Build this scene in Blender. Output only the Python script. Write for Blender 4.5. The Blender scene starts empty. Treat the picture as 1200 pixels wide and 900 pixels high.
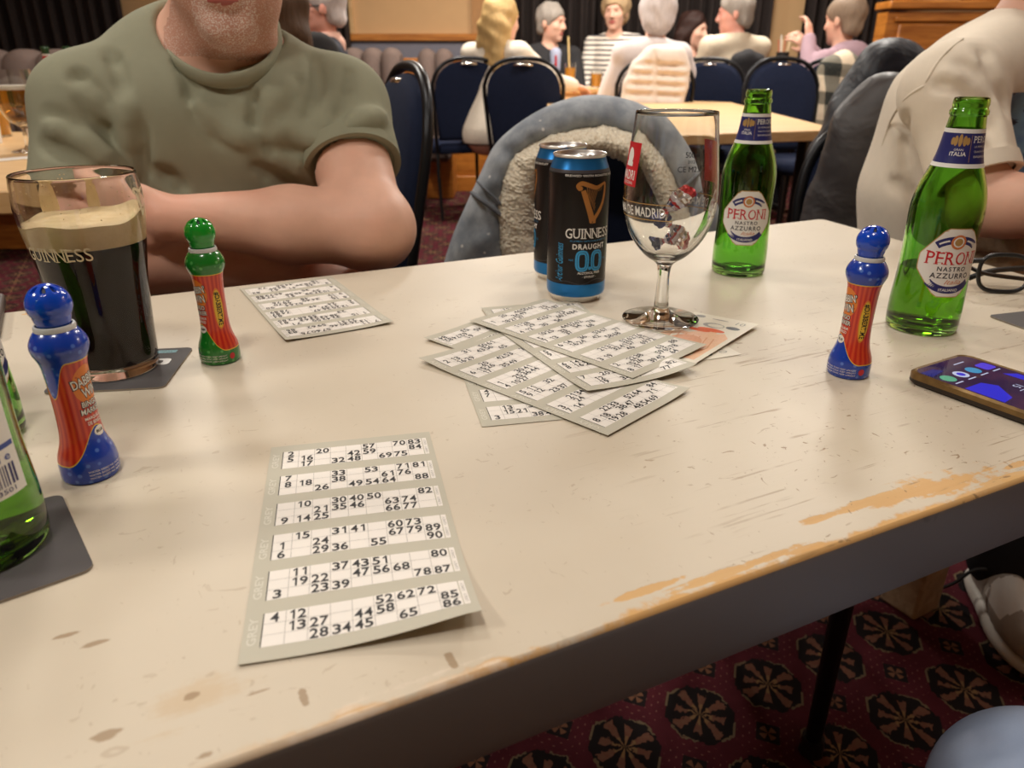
import bpy, math, random
import numpy as np
from mathutils import Vector, Matrix, Quaternion

SC = bpy.context.scene
PI = math.pi
# ---------------------------------------------------------------- camera
PITCH = math.atan(376 / 870.0)
CAM = np.array([0.0, 0.0, 0.96])
cam_data = bpy.data.cameras.new('camera')
cam = bpy.data.objects.new('camera', cam_data)
SC.collection.objects.link(cam)
cam.location = CAM
cam.rotation_euler = (PI / 2 - PITCH, 0, 0)
cam_data.sensor_fit = 'HORIZONTAL'
cam_data.sensor_width = 36.0
cam_data.lens = 36.0 * 870 / 1200
cam_data.clip_start = 0.02
cam_data.dof.use_dof = True
cam_data.dof.focus_distance = 0.58
cam_data.dof.aperture_fstop = 10.0
SC.camera = cam
# ---------------------------------------------------------------- light
SC.view_settings.view_transform = 'Standard'
SC.view_settings.look = 'None'
SC.view_settings.exposure = 0.0
SC.view_settings.gamma = 1.0
SC.view_settings.use_curve_mapping = False
world = bpy.data.worlds.new('world')
SC.world = world
world.use_nodes = True
world.node_tree.nodes['Background'].inputs[0].default_value = (1.0, 0.86, 0.7, 1)
world.node_tree.nodes['Background'].inputs[1].default_value = 0.05


def lamp(name, loc, size, energy, col=(1.0, 0.945, 0.86), aim=None):
    d = bpy.data.lights.new(name, 'AREA')
    d.shape = 'DISK'
    d.size = size
    d.energy = energy
    d.color = col
    o = bpy.data.objects.new(name, d)
    SC.collection.objects.link(o)
    o.location = loc
    if aim is not None:
        o.rotation_euler = (Vector(aim) - Vector(loc)).to_track_quat('-Z', 'Y').to_euler()
    return o


lamp('ceiling_or_fill_lamp', (-0.75, 1.35, 2.62), 0.35, 12)
lamp('ceiling_or_fill_lamp', (0.70, 1.05, 2.62), 0.35, 7)
lamp('ceiling_or_fill_lamp', (-0.25, -0.25, 2.62), 0.35, 14)
lamp('ceiling_or_fill_lamp', (-2.0, -0.1, 2.62), 0.45, 26)  # added fill from the left front to brighten the chest, no known fixture
lamp('ceiling_or_fill_lamp', (-1.6, 3.4, 2.62), 0.45, 42)
lamp('ceiling_or_fill_lamp', (1.4, 3.4, 2.62), 0.45, 50)
lamp('ceiling_or_fill_lamp', (-0.2, 5.2, 2.62), 0.45, 64)
lamp('ceiling_or_fill_lamp', (1.6, 5.6, 2.62), 0.45, 52)
lamp('ceiling_or_fill_lamp', (3.9, 3.0, 2.62), 0.45, 36)

# ---------------------------------------------------------------- geometry of the view, used to measure the place
RIGHT = np.array([1.0, 0, 0])
FWD = np.array([0, math.cos(PITCH), -math.sin(PITCH)])
DOWN = np.cross(FWD, RIGHT)
TZ = 0.72


def ray(x, y):
    return RIGHT * (x - 600) / 870.0 + DOWN * (y - 450) / 870.0 + FWD


def G(x, y, z=TZ):
    d = ray(x, y)
    return CAM + d * ((z - CAM[2]) / d[2])


def W(x, y, Y):
    d = ray(x, y)
    return CAM + d * (Y / d[1])


# ---------------------------------------------------------------- objects
def tag(o, label=None, cat=None, group=None, kind=None):
    if label: o['label'] = label
    if cat: o['category'] = cat
    if group: o['group'] = group
    if kind: o['kind'] = kind
    return o


def empty(name, loc=(0, 0, 0), rz=0.0, label=None, cat=None, group=None):
    o = bpy.data.objects.new(name, None)
    o.empty_display_size = 0.05
    SC.collection.objects.link(o)
    o.location = Vector([float(v) for v in loc])
    o.rotation_euler = (0, 0, rz)
    return tag(o, label, cat, group)


def local_matrix(o):
    return Matrix.LocRotScale(o.location, o.rotation_euler.to_quaternion(), None)


def root_of(o):
    while o.parent is not None:
        o = o.parent
    return o


def link(name, me, parent=None, world=False):
    """one mesh object; world=True: the vertices are in world space and get moved into the thing's own space"""
    o = bpy.data.objects.new(name, me)
    SC.collection.objects.link(o)
    if parent is not None:
        o.parent = parent
        if world:
            me.transform(local_matrix(root_of(parent)).inverted())
    return o


def set_base(o):
    """a mesh in world coordinates becomes a mesh whose origin lies at its own base"""
    me = o.data
    n = len(me.vertices)
    co = np.empty(n * 3, np.float32)
    me.vertices.foreach_get('co', co)
    co = co.reshape(-1, 3)
    b = np.array([(co[:, 0].min() + co[:, 0].max()) / 2, (co[:, 1].min() + co[:, 1].max()) / 2, co[:, 2].min()])
    me.vertices.foreach_set('co', (co - b).ravel())
    o.location = Vector([float(v) for v in b])
    me.update()
    return o


def copy_tree(o, parent=None):
    c = o.copy()
    SC.collection.objects.link(c)
    c.parent = parent
    for ch in o.children:
        copy_tree(ch, c)
    return c


class MB:
    """collects faces of several materials into one mesh"""

    def __init__(s):
        s.v, s.f, s.m, s.n = [], [], [], 0

    def add(s, verts, faces, mat=0):
        verts = np.asarray(verts, float).reshape(-1, 3)
        b = s.n
        s.v.append(verts)
        s.n += len(verts)
        for f in faces:
            s.f.append(tuple(int(i) + b for i in f))
            s.m.append(mat)
        return s

    def grid(s, P, mat=0, close_u=False, close_v=False, flip=False, matf=None):
        P = np.asarray(P, float)
        nu, nv = P.shape[:2]
        fs, ms = [], []
        for i in range(nu if close_u else nu - 1):
            for j in range(nv if close_v else nv - 1):
                a, b = i * nv + j, ((i + 1) % nu) * nv + j
                c, d = ((i + 1) % nu) * nv + (j + 1) % nv, i * nv + (j + 1) % nv
                fs.append((a, d, c, b) if flip else (a, b, c, d))
                ms.append(matf(i, j) if matf else mat)
        b0 = s.n
        s.v.append(P.reshape(-1, 3))
        s.n += nu * nv
        for f, m in zip(fs, ms):
            s.f.append(tuple(i + b0 for i in f))
            s.m.append(m)
        return s

    def box(s, c, size, mat=0, R=None):
        x, y, z = [d / 2 for d in size]
        V = np.array([[i * x, j * y, k * z] for i in (-1, 1) for j in (-1, 1) for k in (-1, 1)])
        if R is not None: V = V @ np.asarray(R).T
        V = V + np.asarray(c, float)
        return s.add(V, [(0, 1, 3, 2), (4, 6, 7, 5), (0, 4, 5, 1), (2, 3, 7, 6), (0, 2, 6, 4), (1, 5, 7, 3)], mat)

    def prism(s, pts, z0, z1, mat=0):
        n = len(pts)
        V = [(p[0], p[1], z0) for p in pts] + [(p[0], p[1], z1) for p in pts]
        F = [tuple(range(n - 1, -1, -1)), tuple(range(n, 2 * n))] + [(i, (i + 1) % n, n + (i + 1) % n, n + i) for i in range(n)]
        return s.add(V, F, mat)

    def lathe(s, prof, n=48, mat=0, c=(0, 0, 0), matf=None):
        th = np.linspace(0, 2 * PI, n, endpoint=False)
        P = np.array([[(r * math.cos(t) + c[0], r * math.sin(t) + c[1], z + c[2]) for t in th] for r, z in prof])
        return s.grid(P, mat, close_v=True, flip=True, matf=matf)

    def tube(s, path, r, n=10, mat=0, caps=True, flat=None):
        path = [np.asarray(p, float) for p in path]
        rs = r if hasattr(r, '__len__') else [r] * len(path)
        rings = []
        prev = None
        for i, p in enumerate(path):
            t = path[min(i + 1, len(path) - 1)] - path[max(i - 1, 0)]
            t = t / (np.linalg.norm(t) + 1e-12)
            if prev is None:
                a = np.array([0, 0, 1.0]) if abs(t[2]) < 0.9 else np.array([1.0, 0, 0])
            else:
                a = prev
            u = a - t * (a @ t)
            u /= np.linalg.norm(u)
            prev = u
            w = np.cross(t, u)
            fu, fw = flat if flat else (1, 1)
            rings.append([p + rs[i] * (fu * math.cos(k) * u + fw * math.sin(k) * w) for k in np.linspace(0, 2 * PI, n, endpoint=False)])
        s.grid(rings, mat, close_v=True, flip=True)
        if caps:
            s.add(rings[0], [tuple(range(n))], mat)
            s.add(rings[-1], [tuple(range(n - 1, -1, -1))], mat)
        return s

    def ball(s, c, r, mat=0, nu=16, nv=10):
        r = np.asarray(r if hasattr(r, '__len__') else (r, r, r), float)
        P = [[np.asarray(c) + r * np.array([math.sin(a) * math.cos(b), math.sin(a) * math.sin(b), math.cos(a)])
              for b in np.linspace(0, 2 * PI, nu, endpoint=False)] for a in np.linspace(0.001, PI - 0.001, nv)]
        return s.grid(P, mat, close_v=True)

    def mesh(s, name, mats, smooth=40, fn=None):
        V = np.concatenate(s.v) if s.v else np.zeros((0, 3))
        if fn is not None: V = fn(V)
        me = bpy.data.meshes.new(name)
        me.from_pydata(V.tolist(), [], s.f)
        for m in mats: me.materials.append(m)
        me.polygons.foreach_set('material_index', np.array(s.m, dtype=np.int32))
        if smooth:
            me.polygons.foreach_set('use_smooth', np.ones(len(s.f), dtype=bool))
            if smooth < 180: me.set_sharp_from_angle(angle=math.radians(smooth))
        me.validate()
        me.update()
        return me

    def build(s, name, mats, parent=None, world=False, smooth=40, fn=None):
        if not isinstance(mats, (list, tuple)): mats = [mats]
        return link(name, s.mesh(name, mats, smooth, fn), parent, world)


def rot(axis, a):
    return np.array(Matrix.Rotation(a, 3, axis))


def bevel(o, w, seg=2):
    m = o.modifiers.new('bevel', 'BEVEL')
    m.width = w
    m.segments = seg
    m.limit_method = 'ANGLE'
    return o


def rrect(w, h, r, n=5, c=(0, 0)):
    out = []
    for sx, sy, a0 in ((1, 1, 0), (-1, 1, PI / 2), (-1, -1, PI), (1, -1, 1.5 * PI)):
        for k in range(n + 1):
            a = a0 + k * PI / 2 / n
            out.append((c[0] + sx * (w / 2 - r) + r * math.cos(a), c[1] + sy * (h / 2 - r) + r * math.sin(a)))
    return out


def smoothpath(pts, n=8, closed=False):
    """Catmull-Rom through the points"""
    P = [np.asarray(p, float) for p in pts]
    out = []
    N = len(P)
    for i in range(N if closed else N - 1):
        p0 = P[(i - 1) % N] if closed or i > 0 else P[0]
        p1, p2 = P[i], P[(i + 1) % N]
        p3 = P[(i + 2) % N] if closed or i + 2 < N else P[-1]
        for k in range(n):
            t = k / n
            out.append(0.5 * ((2 * p1) + (-p0 + p2) * t + (2 * p0 - 5 * p1 + 4 * p2 - p3) * t * t + (-p0 + 3 * p1 - 3 * p2 + p3) * t ** 3))
    if not closed: out.append(P[-1])
    return out


# ---------------------------------------------------------------- materials
class E:
    """an expression of shader values: operators make Math nodes"""
    nt = None

    def __init__(s, x): s.x = x

    @staticmethod
    def op(o, *a):
        n = E.nt.nodes.new('ShaderNodeMath')
        n.operation = o
        for i, v in enumerate(a):
            v = v.x if isinstance(v, E) else v
            if isinstance(v, (int, float)): n.inputs[i].default_value = v
            else: E.nt.links.new(v, n.inputs[i])
        return E(n.outputs[0])

    def __add__(s, o): return E.op('ADD', s, o)
    __radd__ = __add__
    def __sub__(s, o): return E.op('SUBTRACT', s, o)
    def __rsub__(s, o): return E.op('SUBTRACT', o, s)
    def __mul__(s, o): return E.op('MULTIPLY', s, o)
    __rmul__ = __mul__
    def __truediv__(s, o): return E.op('DIVIDE', s, o)
    def __lt__(s, o): return E.op('LESS_THAN', s, o)
    def __gt__(s, o): return E.op('GREATER_THAN', s, o)
    def abs(s): return E.op('ABSOLUTE', s)
    def floor(s): return E.op('FLOOR', s)
    def fract(s): return E.op('FRACT', s)
    def cos(s): return E.op('COSINE', s)
    def sin(s): return E.op('SINE', s)
    def sqrt(s): return E.op('SQRT', s)
    def max(s, o): return E.op('MAXIMUM', s, o)
    def min(s, o): return E.op('MINIMUM', s, o)
    def clamp(s): return E.op('MINIMUM', E.op('MAXIMUM', s, 0.0), 1.0)
    def step(s, a, b):
        n = E.nt.nodes.new('ShaderNodeMapRange')
        n.interpolation_type = 'SMOOTHSTEP'
        E.nt.links.new(s.x, n.inputs[0])
        lo, hi, t0, t1 = (a, b, 0.0, 1.0) if a <= b else (b, a, 1.0, 0.0)
        n.inputs[1].default_value = lo
        n.inputs[2].default_value = hi
        n.inputs[3].default_value = t0
        n.inputs[4].default_value = t1
        return E(n.outputs[0])


class Mat:
    def __init__(s, name, color=(0.8, 0.8, 0.8), rough=0.5, metal=0.0, spec=0.5, **kw):
        s.m = bpy.data.materials.new(name)
        s.m.use_nodes = True
        s.nt = s.m.node_tree
        s.b = s.nt.nodes['Principled BSDF']
        s.set('Base Color', color)
        s.set('Roughness', rough)
        s.set('Metallic', metal)
        s.set('Specular IOR Level', spec)
        for k, v in kw.items(): s.set(k.replace('_', ' '), v)
        E.nt = s.nt
        s._tc = None

    def use(s):
        E.nt = s.nt
        return s

    def set(s, inp, v):
        i = s.b.inputs[inp]
        if isinstance(v, E): s.nt.links.new(v.x, i)
        elif isinstance(v, (int, float)): i.default_value = v
        elif isinstance(v, (tuple, list)):
            i.default_value = (*v, 1) if len(v) == 3 and i.type == 'RGBA' else v
        else: s.nt.links.new(v, i)
        return s

    def coord(s, kind='Object'):
        if s._tc is None: s._tc = s.nt.nodes.new('ShaderNodeTexCoord')
        return s._tc.outputs[kind]

    def xyz(s, kind='Object', src=None):
        n = s.nt.nodes.new('ShaderNodeSeparateXYZ')
        s.nt.links.new(src if src is not None else s.coord(kind), n.inputs[0])
        return E(n.outputs[0]), E(n.outputs[1]), E(n.outputs[2])

    def vec(s, x, y, z):
        n = s.nt.nodes.new('ShaderNodeCombineXYZ')
        for i, v in enumerate((x, y, z)):
            if isinstance(v, E): s.nt.links.new(v.x, n.inputs[i])
            else: n.inputs[i].default_value = v
        return n.outputs[0]

    def scaled(s, sc, kind='Object'):
        n = s.nt.nodes.new('ShaderNodeMapping')
        s.nt.links.new(s.coord(kind), n.inputs[0])
        n.inputs['Scale'].default_value = sc
        return n.outputs[0]

    def noise(s, scale, detail=3, rough=0.55, vec=None, dist=0.0):
        n = s.nt.nodes.new('ShaderNodeTexNoise')
        s.nt.links.new(vec if vec is not None else s.coord(), n.inputs['Vector'])
        n.inputs['Scale'].default_value = scale
        n.inputs['Detail'].default_value = detail
        n.inputs['Roughness'].default_value = rough
        n.inputs['Distortion'].default_value = dist
        return E(n.outputs[0])

    def voronoi(s, scale, vec=None, feature='F1', rnd=1.0):
        n = s.nt.nodes.new('ShaderNodeTexVoronoi')
        n.feature = feature
        s.nt.links.new(vec if vec is not None else s.coord(), n.inputs['Vector'])
        n.inputs['Scale'].default_value = scale
        n.inputs['Randomness'].default_value = rnd
        return E(n.outputs['Distance'])

    def mix(s, a, b, t):
        n = s.nt.nodes.new('ShaderNodeMix')
        n.data_type = 'RGBA'
        for v, i in ((t, 0), (a, 6), (b, 7)):
            if isinstance(v, E): v = v.x
            if isinstance(v, (int, float)): n.inputs[i].default_value = v
            elif isinstance(v, tuple): n.inputs[i].default_value = (*v, 1)
            else: s.nt.links.new(v, n.inputs[i])
        return n.outputs[2]

    def bump(s, h, strength=0.3, dist=0.002):
        n = s.nt.nodes.new('ShaderNodeBump')
        n.inputs['Strength'].default_value = strength
        n.inputs['Distance'].default_value = dist
        s.nt.links.new(h.x if isinstance(h, E) else h, n.inputs['Height'])
        s.nt.links.new(n.outputs[0], s.b.inputs['Normal'])
        return s


def srgb(r, g, b):
    return tuple((c / 255 / 12.92) if c / 255 <= 0.04045 else ((c / 255 + 0.055) / 1.055) ** 2.4 for c in (r, g, b))


def simple(name, col, rough=0.5, metal=0.0, var=0.12, scale=40, bump=0.0, bscale=300, **kw):
    """colour with a little noise in it, and a fine bump"""
    m = Mat(name, col, rough, metal, **kw)
    if var:
        t = m.noise(scale)
        m.set('Base Color', m.mix(tuple(c * (1 - var) for c in col), tuple(min(1, c * (1 + var)) for c in col), t))
    if bump: m.bump(m.noise(bscale, 2), bump, 0.001)
    return m.m


def glass(name, col=(1, 1, 1), ior=1.45, rough=0.0):
    m = Mat(name, col, rough, ior=ior) if False else Mat(name, col, rough)
    m.set('IOR', ior)
    m.set('Transmission Weight', 1.0)
    return m.m


# ---------------------------------------------------------------- lettering
_tc = {}


def text_geo(body, size=1.0, bold=0.0, shear=0.0, spacing=1.0, res=3):
    key = (body, bold, shear, spacing, res)
    if key not in _tc:
        cu = bpy.data.curves.new('t', 'FONT')
        cu.body = body
        cu.size = 1.0
        cu.align_x = 'CENTER'
        cu.align_y = 'CENTER'
        cu.offset = bold
        cu.shear = shear
        cu.space_character = spacing
        cu.resolution_u = res
        cu.fill_mode = 'FRONT'
        o = bpy.data.objects.new('t', cu)
        SC.collection.objects.link(o)
        dg = bpy.context.evaluated_depsgraph_get()
        me = bpy.data.meshes.new_from_object(o.evaluated_get(dg))
        co = np.empty(len(me.vertices) * 3, np.float32)
        me.vertices.foreach_get('co', co)
        V = co.reshape(-1, 3)[:, :2].astype(float)
        if len(V):
            V = V - (V.min(0) + V.max(0)) / 2
        fs = []
        for p in me.polygons:
            q = list(p.vertices)
            if p.normal.z < 0: q.reverse()
            fs.append(tuple(q))
        _tc[key] = (V, fs)
        bpy.data.objects.remove(o)
        bpy.data.curves.remove(cu)
        bpy.data.meshes.remove(me)
    V, fs = _tc[key]
    return V * size, fs


def put_text(mb, body, w=None, h=None, c=(0, 0), mat=0, z=0.0, rz=0.0, **kw):
    """flat lettering fitted to width w and/or height h, centred on c"""
    V, fs = text_geo(body, **kw)
    if not len(V): return
    ext = V.max(0) - V.min(0)
    sx = w / ext[0] if w else h / ext[1]
    sy = h / ext[1] if h else sx
    V = V * (sx, sy)
    cr, sr = math.cos(rz), math.sin(rz)
    P = np.stack([V[:, 0] * cr - V[:, 1] * sr + c[0], V[:, 0] * sr + V[:, 1] * cr + c[1], np.full(len(V), z)], 1)
    mb.add(P, fs, mat)


STEMS = {'P': [(-1, 'b'), (-1, 't')], 'E': [(-1, 'b'), (-1, 't')], 'R': [(-1, 'b'), (-1, 't'), (1, 'b')], 'N': [(-1, 'b'), (-1, 't'), (1, 't')], 'I': [(0, 'b'), (0, 't')], 'U': [(-1, 't'), (1, 't')]}
WID = {'I': 0.42, 'E': 0.82, 'S': 0.8, 'P': 0.85, 'R': 0.98, 'O': 1.15, 'G': 1.1, 'N': 1.05, 'U': 1.05}


def serif_text(mb, word, w, h, c=(0, 0), mat=0, z=0.0, bold=0.0, gap=0.16):
    """roman capitals: each letter set by itself, with serifs on its stems"""
    tot = sum(WID.get(ch, 1.0) for ch in word) + gap * (len(word) - 1)
    u = w / tot
    x = c[0] - w / 2
    for ch in word:
        cw = WID.get(ch, 1.0) * u
        gw = cw if ch != 'I' else cw * 0.45
        put_text(mb, ch, w=gw, h=h * (1.04 if ch in 'OGS' else 1.0), c=(x + cw / 2, c[1]), mat=mat, z=z, bold=bold)
        for side, tb in STEMS.get(ch, ()):
            sx = x + cw / 2 + side * (cw / 2 - u * 0.09)
            sy = c[1] + (h / 2 if tb == 't' else -h / 2)
            t = h * 0.035
            fine_rect(mb, sx - u * 0.23, sy - t, sx + u * 0.23, sy + t, mat, z, 0.01)
        x += cw + gap * u


def put_poly(mb, pts, mat=0, z=0.0):
    mb.add([(p[0], p[1], z) for p in pts], [tuple(range(len(pts)))], mat)


def fine_rect(mb, x0, y0, x1, y1, mat=0, z=0.0, step=0.004):
    nx = max(1, int(math.ceil(abs(x1 - x0) / step)))
    ny = max(1, int(math.ceil(abs(y1 - y0) / step)))
    P = [[(x, y, z) for y in np.linspace(y0, y1, ny + 1)] for x in np.linspace(x0, x1, nx + 1)]
    mb.grid(P, mat)


def fine_disc(mb, c, rx, ry, mat=0, z=0.0, n=28, rings=3, r0=0.0):
    P = [[(c[0] + rx * q * math.cos(t), c[1] + ry * q * math.sin(t), z) for t in np.linspace(0, 2 * PI, n, endpoint=False)]
         for q in np.linspace(max(r0, 1e-3), 1, rings + 1)]
    mb.grid(P, mat, close_v=True)


def band(mb, path, w, mat=0, z=0.0):
    """a strip of width w (or widths) along a 2-D path"""
    path = [np.asarray(p, float) for p in path]
    ws = w if hasattr(w, '__len__') else [w] * len(path)
    A = []
    for i, p in enumerate(path):
        t = path[min(i + 1, len(path) - 1)] - path[max(i - 1, 0)]
        t /= np.linalg.norm(t) + 1e-12
        nrm = np.array([-t[1], t[0]])
        A.append([(*(p - nrm * ws[i] / 2), z), (*(p + nrm * ws[i] / 2), z)])
    mb.grid(A, mat)


def wrapper(R, th0=0.0, eps=1.0):
    """flat (x, y, layer) onto a surface of revolution: x runs round it as seen from outside, y up"""
    def fn(V):
        r = np.array([R(y) for y in V[:, 1]])
        rr = r + V[:, 2] * eps
        rm = R(0.0) if False else r
        th = th0 + V[:, 0] / np.maximum(rm, 1e-4)
        return np.stack([rr * np.cos(th), rr * np.sin(th), V[:, 1]], 1)
    return fn


def lathe_R(prof):
    zs = np.array([p[1] for p in prof])
    rs = np.array([p[0] for p in prof])
    return lambda z: float(np.interp(z, zs, rs))


def smooth_prof(pts, n=5):
    return [(max(p[0], 1e-4), p[1]) for p in smoothpath(pts, n)]


# ---------------------------------------------------------------- soft bodies: distance fields turned into one continuous skin
class Field:
    def __init__(s, lo, hi, vox):
        s.lo = np.asarray(lo, float)
        s.vox = vox
        s.n = np.ceil((np.asarray(hi, float) - s.lo) / vox).astype(int) + 1
        s.F = np.full(s.n, 0.5, np.float32)

    def copy(s):
        c = Field.__new__(Field)
        c.lo, c.vox, c.n, c.F = s.lo, s.vox, s.n, s.F.copy()
        return c

    def _box(s, lo, hi):
        a = np.clip(np.floor((lo - s.lo) / s.vox).astype(int), 0, s.n)
        b = np.clip(np.ceil((hi - s.lo) / s.vox).astype(int) + 1, 0, s.n)
        if np.any(b <= a): return None
        sl = tuple(slice(i, j) for i, j in zip(a, b))
        ax = [s.lo[i] + s.vox * np.arange(a[i], b[i]) for i in range(3)]
        X, Y, Z = np.meshgrid(*ax, indexing='ij')
        return sl, X, Y, Z

    def _mix(s, sl, d, k, op):
        A = s.F[sl]
        if op == 'u':
            if k > 0:
                h = np.maximum(k - np.abs(A - d), 0) / k
                r = np.minimum(A, d) - h * h * k * 0.25
            else:
                r = np.minimum(A, d)
        else:
            d = -d
            if k > 0:
                h = np.maximum(k - np.abs(A - d), 0) / k
                r = np.maximum(A, d) + h * h * k * 0.25
            else:
                r = np.maximum(A, d)
        s.F[sl] = r

    def cone(s, a, b, ra, rb, k=0.02, op='u', flat=None):
        a, b = np.asarray(a, float), np.asarray(b, float)
        R = max(ra, rb) + k + 3 * s.vox
        q = s._box(np.minimum(a, b) - R, np.maximum(a, b) + R)
        if q is None: return s
        sl, X, Y, Z = q
        ba = b - a
        L2 = ba @ ba + 1e-12
        px, py, pz = X - a[0], Y - a[1], Z - a[2]
        t = np.clip((px * ba[0] + py * ba[1] + pz * ba[2]) / L2, 0, 1)
        d = np.sqrt((px - t * ba[0]) ** 2 + (py - t * ba[1]) ** 2 + (pz - t * ba[2]) ** 2) - (ra + (rb - ra) * t)
        s._mix(sl, d, k, op)
        return s

    def chain(s, pts, rs, k=0.02, op='u'):
        for i in range(len(pts) - 1): s.cone(pts[i], pts[i + 1], rs[i], rs[i + 1], k, op)
        return s

    def ell(s, c, r, R=None, k=0.02, op='u'):
        c, r = np.asarray(c, float), np.asarray(r, float)
        m = r.max() + k + 3 * s.vox
        q = s._box(c - m, c + m)
        if q is None: return s
        sl, X, Y, Z = q
        p = np.stack([X - c[0], Y - c[1], Z - c[2]], -1)
        if R is not None: p = p @ np.asarray(R)
        k0 = np.sqrt(((p / r) ** 2).sum(-1))
        k1 = np.sqrt(((p / (r * r)) ** 2).sum(-1)) + 1e-9
        s._mix(sl, k0 * (k0 - 1) / k1, k, op)
        return s

    def box(s, c, h, R=None, rad=0.01, k=0.02, op='u'):
        c, h = np.asarray(c, float), np.asarray(h, float) - rad
        m = np.linalg.norm(h + rad) + k + 3 * s.vox
        q = s._box(c - m, c + m)
        if q is None: return s
        sl, X, Y, Z = q
        p = np.stack([X - c[0], Y - c[1], Z - c[2]], -1)
        if R is not None: p = p @ np.asarray(R)
        d3 = np.abs(p) - h
        d = np.sqrt((np.maximum(d3, 0) ** 2).sum(-1)) + np.minimum(d3.max(-1), 0) - rad
        s._mix(sl, d, k, op)
        return s

    def cut(s, point, normal):
        """keep the side the normal points away from"""
        point, normal = np.asarray(point, float), np.asarray(normal, float)
        normal = normal / np.linalg.norm(normal)
        ax = [s.lo[i] + s.vox * np.arange(s.n[i]) for i in range(3)]
        d = ((ax[0] - point[0]) * normal[0])[:, None, None] + ((ax[1] - point[1]) * normal[1])[None, :, None] + ((ax[2] - point[2]) * normal[2])[None, None, :]
        s.F = np.maximum(s.F, d.astype(np.float32))
        return s

    def grow(s, d):
        s.F -= d
        return s

    def minus(s, o):
        s.F = np.maximum(s.F, -o.F)
        return s

    def union(s, o, k=0.0):
        sl = tuple(slice(0, i) for i in s.n)
        s._mix(sl, o.F, k, 'u')
        return s

    def wobble(s, amp, scale, seed=0):
        rng = np.random.RandomState(seed)
        ax = [s.lo[i] + s.vox * np.arange(s.n[i]) for i in range(3)]
        X, Y, Z = np.meshgrid(*ax, indexing='ij', sparse=True)
        tot = 0
        for _ in range(5):
            d = rng.normal(size=3)
            d *= scale / np.linalg.norm(d) * rng.uniform(0.7, 1.4)
            tot = tot + np.sin(X * d[0] + Y * d[1] + Z * d[2] + rng.uniform(0, 6.28))
        s.F += (tot * (amp / 2.5)).astype(np.float32)
        return s

    def mesh(s, name, mats, matf=None):
        F = s.F.copy()
        F[0], F[-1] = 0.5, 0.5
        F[:, 0], F[:, -1] = 0.5, 0.5
        F[:, :, 0], F[:, :, -1] = 0.5, 0.5
        F = np.clip(F, -4 * s.vox, 4 * s.vox)
        I = F < 0
        cnt = np.zeros(tuple(s.n - 1), np.int8)
        for dx in (0, 1):
            for dy in (0, 1):
                for dz in (0, 1):
                    cnt += I[dx:F.shape[0] - 1 + dx, dy:F.shape[1] - 1 + dy, dz:F.shape[2] - 1 + dz]
        act = (cnt > 0) & (cnt < 8)
        idx = np.argwhere(act)
        vid = np.full(act.shape, -1, np.int64)
        vid[act] = np.arange(len(idx))
        P = np.zeros((len(idx), 3))
        N = np.zeros(len(idx))
        for ax in range(3):
            o1, o2 = [a for a in range(3) if a != ax]
            for i in (0, 1):
                for j in (0, 1):
                    off = np.zeros(3, int)
                    off[o1], off[o2] = i, j
                    A = idx + off
                    off2 = off.copy()
                    off2[ax] += 1
                    B = idx + off2
                    fa, fb = F[tuple(A.T)], F[tuple(B.T)]
                    c = (fa < 0) != (fb < 0)
                    t = np.where(c, fa / np.where(c, fa - fb, 1), 0)
                    q = np.tile(off.astype(float), (len(idx), 1))
                    q[:, ax] += t
                    P[c] += q[c]
                    N[c] += 1
        P = (idx + P / N[:, None]) * s.vox + s.lo
        quads = []
        for ax in range(3):
            o1, o2 = (ax + 1) % 3, (ax + 2) % 3
            sa = [slice(1, -1)] * 3
            sb = [slice(1, -1)] * 3
            sa[ax] = slice(0, -1)
            sb[ax] = slice(1, None)
            ia, ib = I[tuple(sa)], I[tuple(sb)]
            for first in (True, False):
                e = np.argwhere((ia & ~ib) if first else (~ia & ib))
                if not len(e): continue
                base = e.copy()
                base[:, o1] += 1
                base[:, o2] += 1
                vs = []
                for d1, d2 in ((-1, -1), (0, -1), (0, 0), (-1, 0)):
                    q = base.copy()
                    q[:, o1] += d1
                    q[:, o2] += d2
                    vs.append(vid[tuple(q.T)])
                Q = np.stack(vs, 1)
                quads.append(Q if first else Q[:, ::-1])
        Q = np.concatenate(quads)
        me = bpy.data.meshes.new(name)
        me.vertices.add(len(P))
        me.vertices.foreach_set('co', P.astype(np.float32).ravel())
        me.loops.add(len(Q) * 4)
        me.loops.foreach_set('vertex_index', Q.astype(np.int32).ravel())
        me.polygons.add(len(Q))
        me.polygons.foreach_set('loop_start', np.arange(0, len(Q) * 4, 4, dtype=np.int32))
        me.polygons.foreach_set('use_smooth', np.ones(len(Q), bool))
        me.update(calc_edges=True)
        if not isinstance(mats, (list, tuple)): mats = [mats]
        for m in mats: me.materials.append(m)
        if matf is not None:
            me.polygons.foreach_set('material_index', matf(P[Q].mean(1)).astype(np.int32))
        me.validate()
        return me

    def build(s, name, mats, parent=None, matf=None):
        return link(name, s.mesh(name, mats, matf), parent, world=True)


# ================================================================ the room
ANG = math.radians(25.8)
CA, SA = math.cos(ANG), math.sin(ANG)
YB = 7.3          # the back wall


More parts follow.
